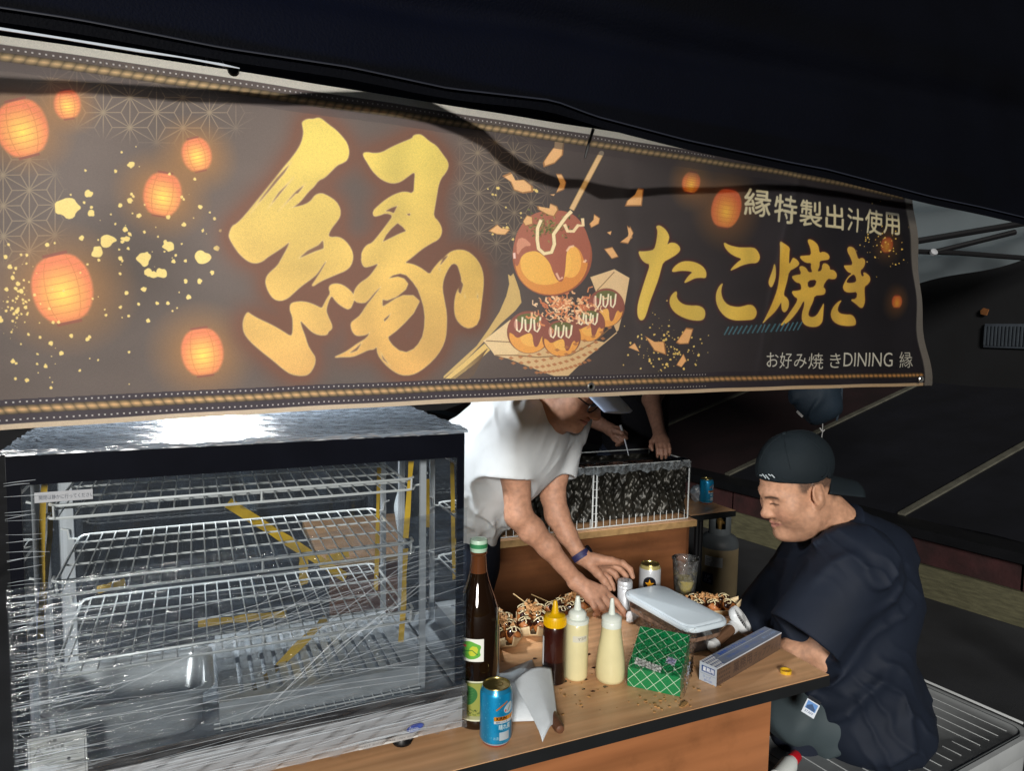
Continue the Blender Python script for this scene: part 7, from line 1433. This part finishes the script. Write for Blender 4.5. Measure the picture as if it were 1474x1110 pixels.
# bag hanging behind the banner
D = at_d; bt = D(1178, 470, 2.55); bo = thing('hanging_bag', 'black drawstring bag hanging behind the banner above the seated man', 'bag', bt)
M_BAG = cloth('bag_nylon', (.012, .020, .030), rough=.5, bump=.4); bc = D(1177, 560, 2.55)
solid('bag_body', [EL(D(1177, 545, 2.55), (.085, .07, .13), None, .05), EL(D(1184, 586, 2.55), (.070, .06, .055), None, .05), EL(D(1168, 570, 2.55), (.07, .06, .07), None, .04)], .004, M_BAG, bo, bt, disp=folds(.010, 62, rtH, 50), dmax=.012)
b = MB(); b.tube([bt + [0, 0, .45], bt + [0, 0, .2], D(1177, 500, 2.55)], .006, 8); b.build('strap', M_BAG, bo, org=bt)
b = MB(); b.tube([D(1212, 545, 2.53), D(1211, 580, 2.53), D(1204, 606, 2.53)], .004, 8); b.build('side_strap', M_BAG, bo, org=bt)
b = MB(); b.tube([D(1184, 610, 2.5), D(1184, 622, 2.5), D(1182, 634, 2.5)], [.004, .003, .005], 8, flat=.5); b.tube([D(1180, 616, 2.5), D(1184, 622, 2.5), D(1187, 619, 2.5)], .002, 6); b.build('pull_cord', mat('grey_cord', srgb(150, 150, 150), .6), bo, org=bt)
b = MB(); q_ = D(1151, 596, 2.46); b.prism([(-.014, -.004), (.014, -.004), (.014, .004), (-.014, .004)], 0, .001, frame(tc, UZ + rtH * .9)[:, [0, 2, 1]], q_); b.build('white_tag', mat('tag_white', srgb(170, 170, 170), .6), bo, org=bt, smooth=False)
# cooler box the seated man sits on
cz = .385; c0 = at_z(1474, 1034, cz + .02)
M_COOL = mat('grey_cooler_plastic', srgb(152, 156, 158), .45, var=.14, vscale=5, bump=.12, bscale=30); M_COOLD = mat('cooler_dark_grey', srgb(92, 96, 98), .5, var=.15)  # second, darker grey plastic is for the latch
A0 = at_z(1290, 964, .40); A1 = at_z(1496, 1054, .40)
ex = (A1 - A0)[:2]; lx = np.linalg.norm(ex); ca_ = math.atan2(ex[1], ex[0]); ly = .80; ux = np.array([math.cos(ca_), math.sin(ca_)]); uy = np.array([-math.sin(ca_), math.cos(ca_)])
cen = A0[:2] + ux * lx / 2 - uy * ly / 2
co = thing('cooler_box', 'large grey cooler box with a ribbed lid under the seated man', 'cooler box', (cen[0], cen[1], 0), ca_)
b = MB(); loft(b, [[(x, y, z) for x, y in rrect(lx * s, ly * s, .05)] for s, z in ((.90, 0), (.92, .02), (.96, .33), (.96, .345))]); b.build('cooler_body', M_COOL, co, angle=50)
b = MB(); loft(b, [[(x, y, z) for x, y in rrect(lx * s, ly * s, .055)] for s, z in ((.99, .347), (1.0, .352), (1.0, .388), (.985, .398), (.93, .400), (.915, .3975))], True, True); ld = b.build('lid', M_COOL, co, angle=40)
b = MB(); b.tube([(x, y, .3985) for x, y in rrect(lx * .90, ly * .93, .045)], .0022, 6, closed=True); b.build('groove', mat('groove_grey', srgb(70, 74, 76), .6), ld)
def rib(u0, u1, v, h=.0022, w_=.0018):
    b = MB(); b.box((u0, v - w_, .391), (u1, v + w_, .396 + h), bev=.0008); b.build('rib', mat_rib, ld)
mat_rib = mat('rib_plastic', srgb(196, 200, 202), .35, var=.08)
for k in range(16):
    v = -ly / 2 + .10 + k * .048
    if k in (7, 8, 9): 
        rib(-lx / 2 + .05, -lx / 2 + .10, v); rib(lx / 2 - .10, lx / 2 - .05, v); continue
    rib(-lx / 2 + .05, lx / 2 - .05, v)
b = MB(); b.box((-.05, -ly / 2 - .012, .26), (.05, -ly / 2 + .03, .37), bev=.008); b.build('latch', M_COOLD, co)
q_ = at_z(1140, 1106, .405); o = thing('bottle_lid', 'small white bottle top with red cap lying on the cooler lid at the bottom edge', 'bottle cap', (q_[0], q_[1], .404))
b = MB(); Rr = rotm(0, 80, 20); b.lathe([(.012, -.09), (.022, -.08), (.022, -.02), (.014, 0)], 20, (0, 0, .022), Rr); b.build('white_bottle_top', M_CREAM, o); b = MB(); b.lathe([(.0155, 0), (.0155, .022), (.013, .025), (0, .025)], 20, (0, 0, .022), Rr); b.build('red_cap', mat('red_plastic', srgb(176, 22, 34), .35), o)
